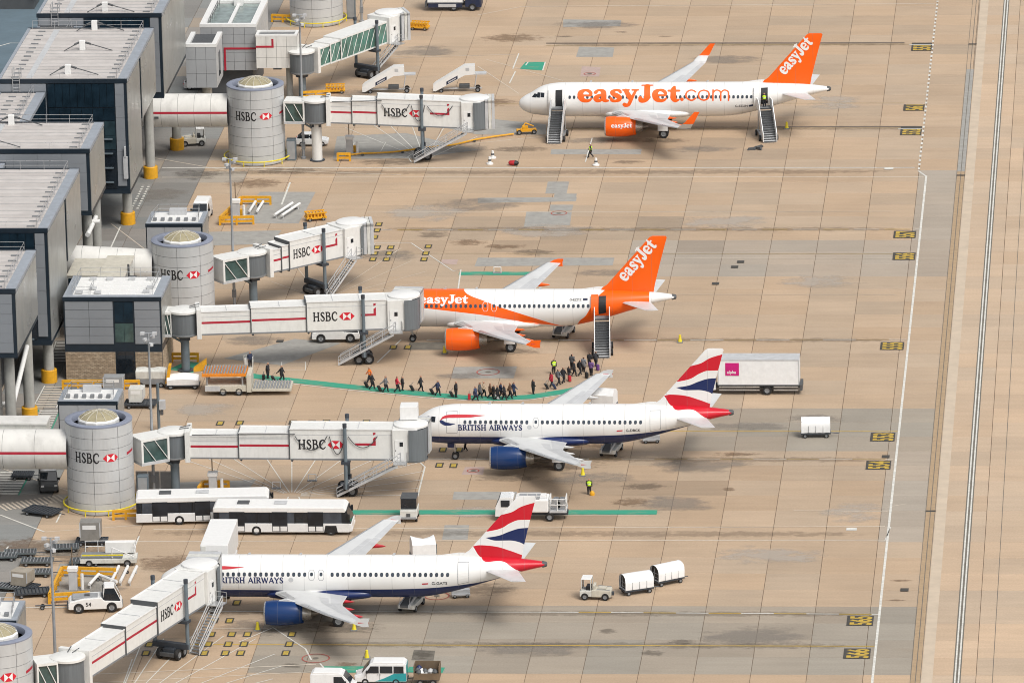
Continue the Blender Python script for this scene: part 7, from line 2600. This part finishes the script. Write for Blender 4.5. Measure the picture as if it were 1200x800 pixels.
# raised catering body on the far side of the bus-side airliner
t = thing('catering_truck', 'raised white catering box at the far side of the bus-side airliner', 'truck', (-21.55, -90.6), R(-90))
MB().bx(-5.4, 3.2, -1.35, 1.35, 3.3, 5.95).build('box_body', 'white', t, bevel=.05)
MB().bx(3.2, 3.24, -.8, .35, 3.6, 5.3).build('end_dark_patch', 'black', t)  # black plate on the solid box, painting the dark inside of the open end
MB().bx(3.2, 3.26, -1.3, -.82, 3.4, 5.8).build('end_door', 'dirty_white', t)
for s in (-1, 1):
    MB().hexa([(-2.4, s * 1.0 - .08, .9), (-2.1, s * 1.0 - .08, .9), (-2.1, s * 1.0 + .08, .9), (-2.4, s * 1.0 + .08, .9), (1.9, s * 1.0 - .08, 3.3), (2.2, s * 1.0 - .08, 3.3), (2.2, s * 1.0 + .08, 3.3), (1.9, s * 1.0 + .08, 3.3)]).build('scissor_arm', 'steel', t)
MB().bx(-4.0, 3.0, -.6, .6, .55, .95).build('chassis', 'dark_steel', t)
MB().bx(-6.2, -4.4, -1.15, 1.15, .5, 2.6).build('cab', 'van_white', t, bevel=.1)
four_wheels(t, 1.6, -4.6, 1.2, .48, .3)
# sheeted carts seen over the fuselages
for lb, p, rz in (('white sheeted cart peeping over the bus-side airliner behind its wing', (-2.30, -81.30), R(14)), ('white sheeted cart peeping over the fuselage behind the far wing root', (11.97, -28.42), R(170))):
    t = thing('covered_cart', lb, 'cart', p, rz)
    MB().loft([[(x, -1.0, 1.3), (x, 1.0, 1.3), (x, 1.05, 2.4), (x, .45, 2.75 - .25 * math.cos(x * 2.4)), (x, -.4, 2.85), (x, -1.0, 2.4)] for x in (-1.25, -.8, 0, .7, 1.1)], 0, True, 1).build('cover', 'canvas', t)
    MB().bx(-1.3, 1.2, -1.0, 1.0, .5, 1.28).build('body', 'mid_grey', t, bevel=.04)
    MB().bx(1.1, 1.22, -.8, .8, 1.4, 2.3).build('grille', 'dark_grey', t)
    four_wheels(t, .8, -.9, 1.0, .4, .25)


# ================================================================ people
def figure_mesh(name, pose, coat=0.0):
    """one continuous body grown over a jointed skeleton; faces +X, feet at z = 0"""
    V = {'pelvis': ((0, 0, .93), .135 + coat), 'waist': ((.01, 0, 1.10), .125 + coat * .6), 'chest': ((.02, 0, 1.32), .15), 'neck0': ((.02, 0, 1.45), .075), 'neck': ((.03, 0, 1.52), .055),
         'head0': ((.045, 0, 1.60), .088), 'head1': ((.04, 0, 1.70), .085)}
    E = [('pelvis', 'waist'), ('waist', 'chest'), ('chest', 'neck0'), ('neck0', 'neck'), ('neck', 'head0'), ('head0', 'head1')]
    for s, k in ((1, 'l'), (-1, 'r')):
        hip, knee, ank, toe = pose['leg_' + k]
        V['hip' + k] = ((hip, s * .095, .86), .095 + coat * .8)
        V['knee' + k] = ((knee[0], s * .10, knee[1]), .066 + coat * .5)
        V['ank' + k] = ((ank[0], s * .10, ank[1]), .046)
        V['toe' + k] = ((toe[0], s * .11, toe[1]), .040)
        E += [('pelvis', 'hip' + k), ('hip' + k, 'knee' + k), ('knee' + k, 'ank' + k), ('ank' + k, 'toe' + k)]
        el, wr = pose['arm_' + k]
        V['sh' + k] = ((.01, s * .185, 1.40), .070)
        V['el' + k] = ((el[0], s * el[1], el[2]), .052)
        V['wr' + k] = ((wr[0], s * wr[1], wr[2]), .036)
        d = (Vector((wr[0], s * wr[1], wr[2])) - Vector((el[0], s * el[1], el[2]))).normalized() * .12
        V['hd' + k] = ((wr[0] + d.x, s * wr[1] + d.y, wr[2] + d.z), .038)
        E += [('chest', 'sh' + k), ('sh' + k, 'el' + k), ('el' + k, 'wr' + k), ('wr' + k, 'hd' + k)]
    keys = list(V)
    me = bpy.data.meshes.new(name)
    me.from_pydata([V[k][0] for k in keys], [(keys.index(a), keys.index(b)) for a, b in E], [])
    o = bpy.data.objects.new(name, me)
    col.objects.link(o)
    o.modifiers.new('skin', 'SKIN')
    for i, k in enumerate(keys):
        r = V[k][1]
        sv = me.skin_vertices[0].data[i]
        sv.radius = (r * 1.36, r * 1.36)
        sv.use_root = k == 'pelvis'
    sub = o.modifiers.new('sub', 'SUBSURF')
    sub.levels = sub.render_levels = 1
    dg = bpy.context.evaluated_depsgraph_get()
    out = bpy.data.meshes.new_from_object(o.evaluated_get(dg))
    bpy.data.objects.remove(o)
    out.name = name
    out.materials.clear()
    for k in ('jacket', 'trousers', 'skin', 'hair', 'shoe'):
        out.materials.append(M[k])
    hands = [Vector(V['hd' + k][0]) for k in 'lr']
    for p in out.polygons:
        c = p.center
        p.use_smooth = True
        if c.z < .07:
            p.material_index = 4
        elif c.z > 1.50:
            p.material_index = 3 if (c.z > 1.69 or c.x < -.005) else 2
        elif min((c - h).length for h in hands) < .085:
            p.material_index = 2
        elif c.z < (.88 if not coat else .62):
            p.material_index = 1
    return out


POSES = {
    'walk': dict(leg_l=(.02, (.20, .50), (.24, .10), (.38, .05)), leg_r=(-.02, (.04, .47), (-.27, .16), (-.17, .05)), arm_l=((-.10, .24, 1.15), (-.06, .25, .92)), arm_r=((.12, .24, 1.14), (.28, .22, .96))),
    'walk2': dict(leg_l=(-.02, (.02, .47), (-.22, .13), (-.11, .04)), leg_r=(.02, (.16, .50), (.18, .10), (.32, .05)), arm_l=((.10, .24, 1.14), (.22, .22, .95)), arm_r=((-.14, .24, 1.16), (-.22, .25, .94))),
    'stand': dict(leg_l=(0, (.02, .47), (0, .10), (.14, .04)), leg_r=(0, (.02, .47), (-.02, .10), (.12, .04)), arm_l=((0, .25, 1.14), (.08, .25, .90)), arm_r=((0, .25, 1.14), (.16, .22, .98))),
    'pull': dict(leg_l=(.02, (.17, .50), (.20, .10), (.34, .05)), leg_r=(-.02, (.03, .47), (-.24, .15), (-.13, .05)), arm_l=((.08, .24, 1.14), (.20, .22, .95)), arm_r=((-.16, .25, 1.14), (-.36, .24, .94))),
}
FIG = {}
for k in POSES:
    FIG[k] = figure_mesh('body_' + k, POSES[k])
    FIG[k + '_coat'] = figure_mesh('body_' + k + '_coat', POSES[k], .035)


def person(label, loc, rz, pose='walk', c=(.012, .013, .017), h=1.0, grp=None, z=0.0):
    o = bpy.data.objects.new('person', FIG[pose])
    col.objects.link(o)
    o.location = (loc[0], loc[1], z)
    o.rotation_euler.z = rz
    o.scale = (h * 1.1, h * 1.12, h)
    o.color = (*c, 1)
    tag(o, label, 'person', grp)
    return o


def vest(o, c, nm='vest'):
    """hi-visibility vest worn over the jacket"""
    if nm not in M:
        m, nt, b = nodes(nm)
        b.inputs['Base Color'].default_value = (*c, 1)
        b.inputs['Roughness'].default_value = .6
    mb = MB().loft([[(.02 + a * math.cos(2 * PI * i / 12), b_ * math.sin(2 * PI * i / 12), z) for i in range(12)] for z, a, b_ in ((.96, .18, .20), (1.1, .165, .19), (1.3, .19, .24), (1.44, .11, .17))], 0, False)
    v = mb.build('vest', nm, o)
    MB().loft([[(.02 + a * math.cos(2 * PI * i / 12), b_ * math.sin(2 * PI * i / 12), z) for i in range(12)] for z, a, b_ in ((1.12, .175, .20), (1.18, .182, .21))], 0, False).build('reflective_band', 'letter_white', v)
    return v


def suitcase(label, loc, rz, c='black', s=1.0, rolling=True):
    t = thing('suitcase', label, 'suitcase', loc, rz, 'passengers wheeled luggage')
    mb = MB().bx(-.14, .14, -.21, .21, .06, .66)
    if rolling:
        mb.v = [(x - z * .45, y, z * .9 + max(0, -x) * .2) for x, y, z in mb.v]
    mb.v = [(x * s, y * s, z * s) for x, y, z in mb.v]
    mb.build('case', c, t, bevel=.04)
    k = -.45 if rolling else 0
    MB().tube((k * .66 * s, -.12, .60 * s), (k * .66 + (.30 if rolling else 0), -.12, .98), .02, n=5).tube((k * .66 * s, .12, .60 * s), (k * .66 + (.30 if rolling else 0), .12, .98), .02, n=5).build('handle', 'mid_grey', t)
    for y in (-.17, .17):
        wheel(t, (-.02, y, .05), .05, .04)
    return t


BLK, NVY, GRY, RED_, BRN, TAN, PUR = (.018, .019, .023), (.022, .032, .07), (.10, .105, .115), (.40, .02, .04), (.09, .05, .03), (.46, .36, .26), (.13, .07, .20)
PG = 'passengers walking to the aircraft'
pm('bag_red', (.45, .02, .03), .6, grime=0)
pm('bag_purple', (.12, .04, .20), .6, grime=0)
pm('bag_blue', (.02, .03, .08), .6, grime=0)
for lb, p, rz, pose, c in (
    ('passenger in black standing first by the cargo loader on the green walkway', (-25.13, -14.85), R(-5), 'stand_coat', BLK),
    ('passenger in black walking just ahead of the one by the cargo loader', (-23.53, -15.84), R(-5), 'pull', BLK),
    ('passenger in black directly behind the orange-vested marshaller', (-13.50, -18.78), R(-10), 'pull', BLK),
    ('passenger in grey and purple right after the marshaller', (-11.95, -19.76), R(-8), 'pull', GRY),
    ('passenger in a red jacket on the green walkway', (-10.72, -19.66), R(-8), 'walk', RED_),
    ('passenger in black close beside the red jacket on the walkway', (-10.18, -19.10), R(-8), 'stand_coat', BLK),
    ('slim dark passenger walking alone towing a case on grass-green line start', (-8.22, -19.59), R(-8), 'walk2', BLK),
    ('dark passenger towing a case over the nose of the blue-bellied airliner', (-6.25, -21.21), R(-5), 'pull', NVY),
    ('broad dark passenger with case at the walkway middle', (-4.24, -21.70), R(-5), 'stand_coat', BLK),
    ('tall dark passenger beside the small red bag', (-2.09, -22.99), R(0), 'walk_coat', NVY),
    ('passenger in a pale tan coat among the walking group', (-1.32, -21.36), R(0), 'walk2', TAN),
    ('passenger in brown right of the tan coat', (-0.58, -22.01), R(5), 'walk_coat', BRN),
    ('dark passenger with pale bag at the centre of the group', (0.23, -22.50), R(5), 'pull_coat', BLK),
    ('dark passenger with rucksack leading the centre group', (0.97, -22.66), R(8), 'walk2', BLK),
    ('tall passenger in navy ahead of the centre group', (1.89, -21.68), R(10), 'walk_coat', NVY),
    ('passenger in black carrying a pale parcel alone on the walkway', (3.89, -20.53), R(12), 'stand_coat', BLK),
    ('passenger in a bright red coat near the far wing', (5.60, -17.75), R(30), 'pull_coat', RED_),
    ('grey passenger right beside the bright red coat', (6.33, -17.09), R(30), 'walk', GRY),
    ('short passenger in dark clothes beside the upright red case', (7.33, -15.11), R(40), 'stand', BLK),
    ('passenger in black in the middle of the queue to the rear steps', (7.75, -13.79), R(40), 'walk2', BLK),
    ('passenger in dark grey at the back of the rear-steps queue', (7.36, -11.13), R(40), 'stand', GRY),
    ('passenger in black last but one before the rear steps', (8.36, -13.29), R(40), 'walk', BLK),
    ('tall passenger in black nearest the foot of the rear steps on the left', (9.18, -10.13), R(60), 'stand_coat', BLK),
    ('tall passenger in black with arms bent at the foot of the rear steps', (9.80, -9.79), R(60), 'walk_coat', BLK),
    ('passenger in grey stepping just behind the tan coat', (-1.69, -22.34), R(0), 'walk2_coat', GRY),
    ('shorter passenger in black pressed into the middle of the centre group', (-0.17, -22.66), R(4), 'stand', BLK),
    ('passenger in navy walking behind the rucksack', (0.55, -22.01), R(6), 'walk', NVY),
    ('passenger in brown close behind the tall navy passenger', (1.53, -22.33), R(8), 'walk2', BRN),
    ('passenger in black closing up behind the pair in red and grey', (6.79, -16.60), R(35), 'walk_coat', BLK),
    ('passenger in dark grey squeezed between queue and case', (8.67, -12.13), R(45), 'stand_coat', GRY),
    ('passenger in dark purple by the purple case', (9.57, -13.78), R(50), 'stand', PUR),
):
    f_ = rnd.uniform(.8, 1.9)
    person(lb, (p[0], p[1] + rnd.uniform(-.25, .25)), rz + rnd.uniform(-.35, .35), pose, tuple(min(.8, q * f_) for q in c), rnd.uniform(.93, 1.07), PG)
for k, (lb, p, rz, c, roll) in enumerate((
    ('upright black case beside the first passenger at the cargo loader', (-25.51, -15.35), R(0), 'black', False), ('black case trailing the passenger ahead of the loader', (-24.26, -15.84), R(-5), 'black', True),
    ('black case trailing just behind the orange-vested marshaller', (-14.02, -18.13), R(-10), 'black', True), ('dark case trailing the grey and purple passenger', (-12.46, -19.60), R(-8), 'black', True),
    ('dark case trailing the slim lone passenger', (-9.01, -19.42), R(-8), 'black', True), ('dark case trailing the passenger over the airliner nose', (-6.75, -20.73), R(-8), 'black', True),
    ('black case trailing the broad dark passenger', (-4.57, -21.70), R(-5), 'black', True), ('small red bag on wheels on the walkway', (-2.74, -22.83), R(0), 'bag_red', False),
    ('pale bag pulled in the centre of the group', (0.38, -22.66), R(0), 'light_grey', True), ('dark case left of the bright red coat', (5.30, -18.57), R(20), 'black', True),
    ('dark case right of the bright red coat', (6.12, -18.57), R(20), 'bag_blue', True), ('upright red case in the queue to the rear steps', (7.42, -15.77), R(30), 'bag_red', False),
    ('black case standing between queue and rear steps', (9.16, -14.45), R(30), 'black', False), ('purple case by the foot of the rear steps', (10.14, -11.46), R(30), 'bag_purple', False))):
    suitcase(lb, p, rz, c, 1.0, roll)
HV = (.55, .85, .03)
o = person('marshaller in an orange vest stepping onto the green walkway', (-13.98, -16.15), R(200), 'walk', (.75, .16, .02))
vest(o, (.95, .22, .02), 'vest_orange')
o = person('worker in a yellow vest walking below the web-address airliner engine', (3.08, 80.31), R(175), 'walk', BLK)
vest(o, HV, 'vest_yellow')
o = person('worker in a yellow vest standing in the open rear door', (-6.5 + 29.75, 91.5), R(-100), 'stand', BLK, z=3.42)
vest(o, HV, 'vest_yellow')
o = person('worker in a yellow vest guiding passengers at the queue', (5.51, -12.80), R(-60), 'stand', BLK)
vest(o, HV, 'vest_yellow')
o = person('worker in a yellow vest beside the striped wing tip with a yellow bag', (12.38, -57.14), R(-80), 'stand', BLK)
vest(o, HV, 'vest_yellow')
o = person('dark-clad worker crouched half hidden under the airliner nose', (-1.51, -41.70), R(160), 'walk2', BLK)
o = person('worker in dark blue standing on the cargo loader control platform', ((-26.95, -19.80)[0] + .35, (-26.95, -19.80)[1] + 1.75), R(-60), 'stand', NVY, z=2.25)

# ================================================================ small ramp equipment
def guard_frame(label, pts, unit=None, h=1.05):
    """yellow steel guard of box beams on short posts round a power and air unit"""
    c = pts[0]
    t = thing('guard_barrier', label, 'guard barrier', c, 0, 'yellow guard barriers at the stands')
    for a, b in zip(pts, pts[1:]):
        a2, b2 = Vector((a[0] - c[0], a[1] - c[1])), Vector((b[0] - c[0], b[1] - c[1]))
        d = b2 - a2
        L = d.length
        ang = math.atan2(d.y, d.x)
        m = (a2 + b2) / 2
        MB().box((m.x, m.y, h - .14), (L, .26, .28), ang).build('beam', 'yellow', t)
        MB().box((m.x, m.y, h - .62), (L, .22, .24), ang).build('beam', 'yellow', t)
        n = max(1, round(L / 1.6))
        for k in range(n + 1):
            p = a2 + d * k / n
            MB().box((p.x, p.y, (h - .02) / 2), (.24, .24, h - .04), ang).build('post', 'yellow', t)
    if unit:
        q = thing('power_unit', label.replace('yellow guard frame', 'grey power cabinet in the yellow guard'), 'power unit', unit)
        MB().bx(-.4, .4, -.4, .4, 0, 1.9).build('cabinet', 'light_grey', q, bevel=.04)
        MB().bx(-.5, .5, -.45, .45, 1.9, 2.3).build('top_box', 'white', q, bevel=.04)
        MB().tube((.9, 0, 0), (.9, 0, 1.6), .16).build('bollard', 'white', q)
        MB().bx(.2, .7, .9, 1.4, 0, .8).build('yellow_locker', 'yellow', q)
        MB().tube((-.1, .5, 0), (-.1, .5, 4.2), .06, n=6).build('sign_pole', 'drain', q)
    return t


guard_frame('yellow guard frame by the short angled bridge', [(-32.86, 58.56), (-36.27, 58.58), (-37.70, 49.30), (-33.87, 49.67)], (-36.16, 52.37))
guard_frame('yellow guard frame by the pushback tractor', [(-32.47, -85.77), (-37.79, -85.26), (-37.85, -94.11), (-34.10, -93.25)], (-36.13, -89.42))
guard_frame('yellow guard frame under the bridge with looping cables', [(-27.46, -57.99), (-27.27, -55.89), (-24.64, -55.87)], (-26.08, -57.08))
guard_frame('yellow guard frame below the bridge in line with the straight tube', [(-27.01, 78.88), (-25.58, 78.87)], (-25.91, 82.15))
guard_frame('yellow guard frame at the foot of the glass-sided bridge', [(-34.50, 109.24), (-31.21, 110.08)])
guard_frame('yellow guard frame beside the farthest tower', [(-42.70, 150.53), (-39.90, 150.02)])
guard_frame('yellow guard frame at the end of the rear bus', [(-35.15, -66.33), (-32.67, -66.02)])
guard_frame('yellow guard frame against the brick wall', [(-46.72, -18.87), (-38.53, -18.85)])
guard_frame('yellow guard frame behind the boarding bridge column at the annex', [(-36.25, -8.19), (-33.46, -8.19)])
for lb, p, rz in (('yellow cart beside the column of the glass-sided bridge', (-30.74, 112.69), R(5)), ('yellow cart under the far bridge head', (-23.30, 146.05), R(-10)), ('orange cart standing right of the white tow bars', (-26.84, 51.56), R(20))):
    t = thing('equipment_cart', lb, 'cart', p, rz)
    MB().bx(-1.2, 1.2, -.6, .6, .3, .5).build('deck', 'yellow', t)
    for k in range(6):
        MB().bx(-1.1 + k * .4, -.95 + k * .4, -.55, .55, .5, .95).build('rack_bar', 'yellow', t)
    MB().bx(-1.2, 1.2, -.62, -.55, .9, 1.05).bx(-1.2, 1.2, .55, .62, .9, 1.05).build('side_rail', 'yellow', t)
    four_wheels(t, .8, -.8, .6, .25, .14)
# yellow air hose to the nose of the web-address airliner
t = thing('air_hose', 'long yellow hose lying from the guard frame to the airliner nose', 'hose', (-24.33, 81.73), 0)
hp_ = [(-26.30, 80.92), (-24.33, 81.73), (-21.81, 82.12), (-19.63, 82.92), (-16.91, 84.55), (-13.94, 85.77), (-11.48, 88.23), (-9.15, 89.88), (-6.98, 91.11)]
o0 = (-24.33, 81.73)
MB().path([(q[0] - o0[0], q[1] - o0[1], .22) for q in catmull([(a, b, 0) for a, b in hp_], 4)], .11, 8).build('hose', 'yellow', t)
for k in (1, 3, 4, 6):
    x, y = hp_[k]
    MB().box((x - o0[0], y - o0[1], .1), (.3, .7, .2)).build('hose_trolley', 'dark_grey', t)
t = thing('equipment_cart', 'yellow hose cart at the nose wheel of the web-address airliner', 'cart', (-5.50, 91.94), R(10))
MB().bx(-1.2, 1.2, -.4, .4, .35, .6).build('deck', 'yellow', t)
MB().tube((-.7, -.3, .6), (-.1, .2, 1.3), .08).tube((-.1, .2, 1.3), (.9, .1, .9), .08).bx(-.5, .2, -.3, .3, .6, 1.0).build('coupling', 'yellow', t)
four_wheels(t, .9, -.9, .45, .3, .16)
# marker cones and posts
for lb, p in (('yellow marker post behind the web-address airliner tail', (25.76, 94.19)), ('yellow marker post behind the swoosh airliner tail', (18.35, -0.33)), ('yellow marker post below the swoosh airliner engine', (-6.95, -4.77)),
              ('yellow marker post by the striped wing tip', (11.27, -50.53)), ('yellow marker post ahead of the bus-side airliner engine', (-16.51, -102.27)), ('yellow marker post at the bus-side airliner wing tip', (-7.18, -102.17)), ('yellow marker post behind the minibus', (-5.10, -110.85))):
    t = thing('marker_post', lb, 'marker post', p, 0, 'yellow marker posts')
    MB().bx(-.32, .32, -.32, .32, 0, .1).build('base', 'mid_grey', t)
    MB().lathe([(.24, .1), (.15, .45), (.12, .82), (.02, .88)], 12).build('cone', 'lemon', t)
for lb, p in (('white cone pair member nearer the bridge end', (-8.74, 77.34)), ('white cone pair member farther from the camera', (-8.62, 80.18)), ('white cone below the web-address airliner engine', (3.94, 76.64))):
    t = thing('marker_cone', lb, 'cone', p)
    MB().lathe([(.01, 0), (.42, 0), (.42, .14), (.22, .2), (.14, .9), (.01, .95)], 12).build('cone', 'white', t)
    MB().lathe([(.205, .42), (.175, .62)], 12).build('band', 'dark_grey', t)
t = thing('red_holdall', 'red and black holdall left on the apron by the white cones', 'bag', (-5.85, 76.71), R(-10))
MB().loft([[(x, r_ * math.cos(2 * PI * i / 10), .32 + r_ * .8 * math.sin(2 * PI * i / 10)) for i in range(10)] for x, r_ in ((-.6, .18), (-.45, .34), (.1, .38), (.15, .38))]).build('red_half', 'bag_red', t)
MB().loft([[(x, r_ * math.cos(2 * PI * i / 10), .32 + r_ * .8 * math.sin(2 * PI * i / 10)) for i in range(10)] for x, r_ in ((.16, .38), (.45, .32), (.6, .18))]).build('black_half', 'black', t)
t = thing('chock_heap', 'dark heap of wheel chocks by the rear passenger steps', 'chocks', (22.64, 84.26), R(20))
for k, (x, y, a) in enumerate(((-.7, -.1, .2), (-.1, .1, .9), (.5, .4, .6), (.1, -.3, 2.1))):
    mb = MB().prism([(-.55, 0), (.55, 0), (.35, .28), (-.35, .28)], -.12, .12, 'y')
    mb.build('chock', 'dark_grey', t, loc=(x, y, .02 + .02 * k), rz=a)
t = thing('yellow_bag', 'small yellow bag at the feet of the wing-tip worker', 'bag', (12.71, -57.44), 0)
MB().loft([[(r_ * math.cos(2 * PI * i / 10), r_ * .7 * math.sin(2 * PI * i / 10), z) for i in range(10)] for z, r_ in ((0, .24), (.2, .27), (.42, .17), (.5, .05))]).build('sack', 'yellow', t)
# white tow bars and trestles on the stands
def tow_trestle(label, a, b, n=2):
    t = thing('tow_bar', label, 'tow bar', a, 0, 'white tow bars and trestles')
    d = Vector((b[0] - a[0], b[1] - a[1]))
    s = Vector((-d.y, d.x)).normalized()
    for k in range(n):
        o = s * (k - (n - 1) / 2) * .9
        MB().tube((o.x, o.y, .5), (d.x + o.x, d.y + o.y, .6), .16, n=8).build('bar', 'white', t)
        for f in (.08, .92):
            p = d * f + o
            MB().tube((p.x, p.y, 0), (p.x, p.y, .5), .07, n=6).build('leg', 'light_grey', t)
    wheel(t, (d.x * .95, d.y * .95 - .3, .18), .18, .12)


tow_trestle('pair of white tow bars on trestles by the short angled bridge', (-31.25, 51.96), (-29.69, 56.99))
tow_trestle('white rack of bars left of the tow bars', (-34.34, 53.90), (-34.08, 57.79))
tow_trestle('white three-bar rack by the pushback tractor', (-31.60, -88.54), (-31.45, -83.80), 3)
tow_trestle('white bent arm inside the guard frame', (-34.53, -89.40), (-34.00, -86.34), 1)
tow_trestle('white arm leading to the three-bar rack', (-33.92, -86.34), (-31.90, -88.82), 1)
# slim signs / floodlight stands on the apron near the tower
t = thing('sign_post', 'slim grey post with box beside the low annex', 'post', (-34.42, -34.64), 0)
MB().tube((0, 0, 0), (0, 0, 5.2), .16, n=10).build('pole', 'blue_steel', t)
MB().bx(.1, .75, -.3, .3, 2.4, 3.4).build('box', 'light_grey', t, bevel=.03)
MB().bx(.2, .5, -.2, .2, 1.8, 2.3).build('lamp', 'dark_grey', t, bevel=.03)
for lb, p in (('low white bollard frame on the looping-cable bridge fan', (-19.80, -55.24)), ('low white bollard frame right of the fan centre', (-16.40, -52.51)), ('low white frame on the far green strip', (-3.87, 28.26))):
    t = thing('hoop_stand', lb, 'stand', p, 0)
    MB().path([(-.4, 0, 0), (-.4, 0, .7), (.4, 0, .7), (.4, 0, 0)], .05, 6).build('hoop', 'white', t)
    MB().bx(-.5, .5, -.25, .25, 0, .06).build('base', 'mid_grey', t)

t = thing('mesh_fence', 'low grey fence panels between tower and boarding bridge column', 'fence', (-34.12, -55.93), 0)
for k in range(3):
    x = k * 1.25
    MB().path([(x, 0, 0), (x, 0, 2.0), (x + 1.15, 0, 2.0), (x + 1.15, 0, 0)], .04, 6).build('panel_hoop', 'light_grey', t)
    MB().bx(x + .04, x + 1.11, -.012, .012, .15, 1.95).build('mesh_panel', 'grey', t)
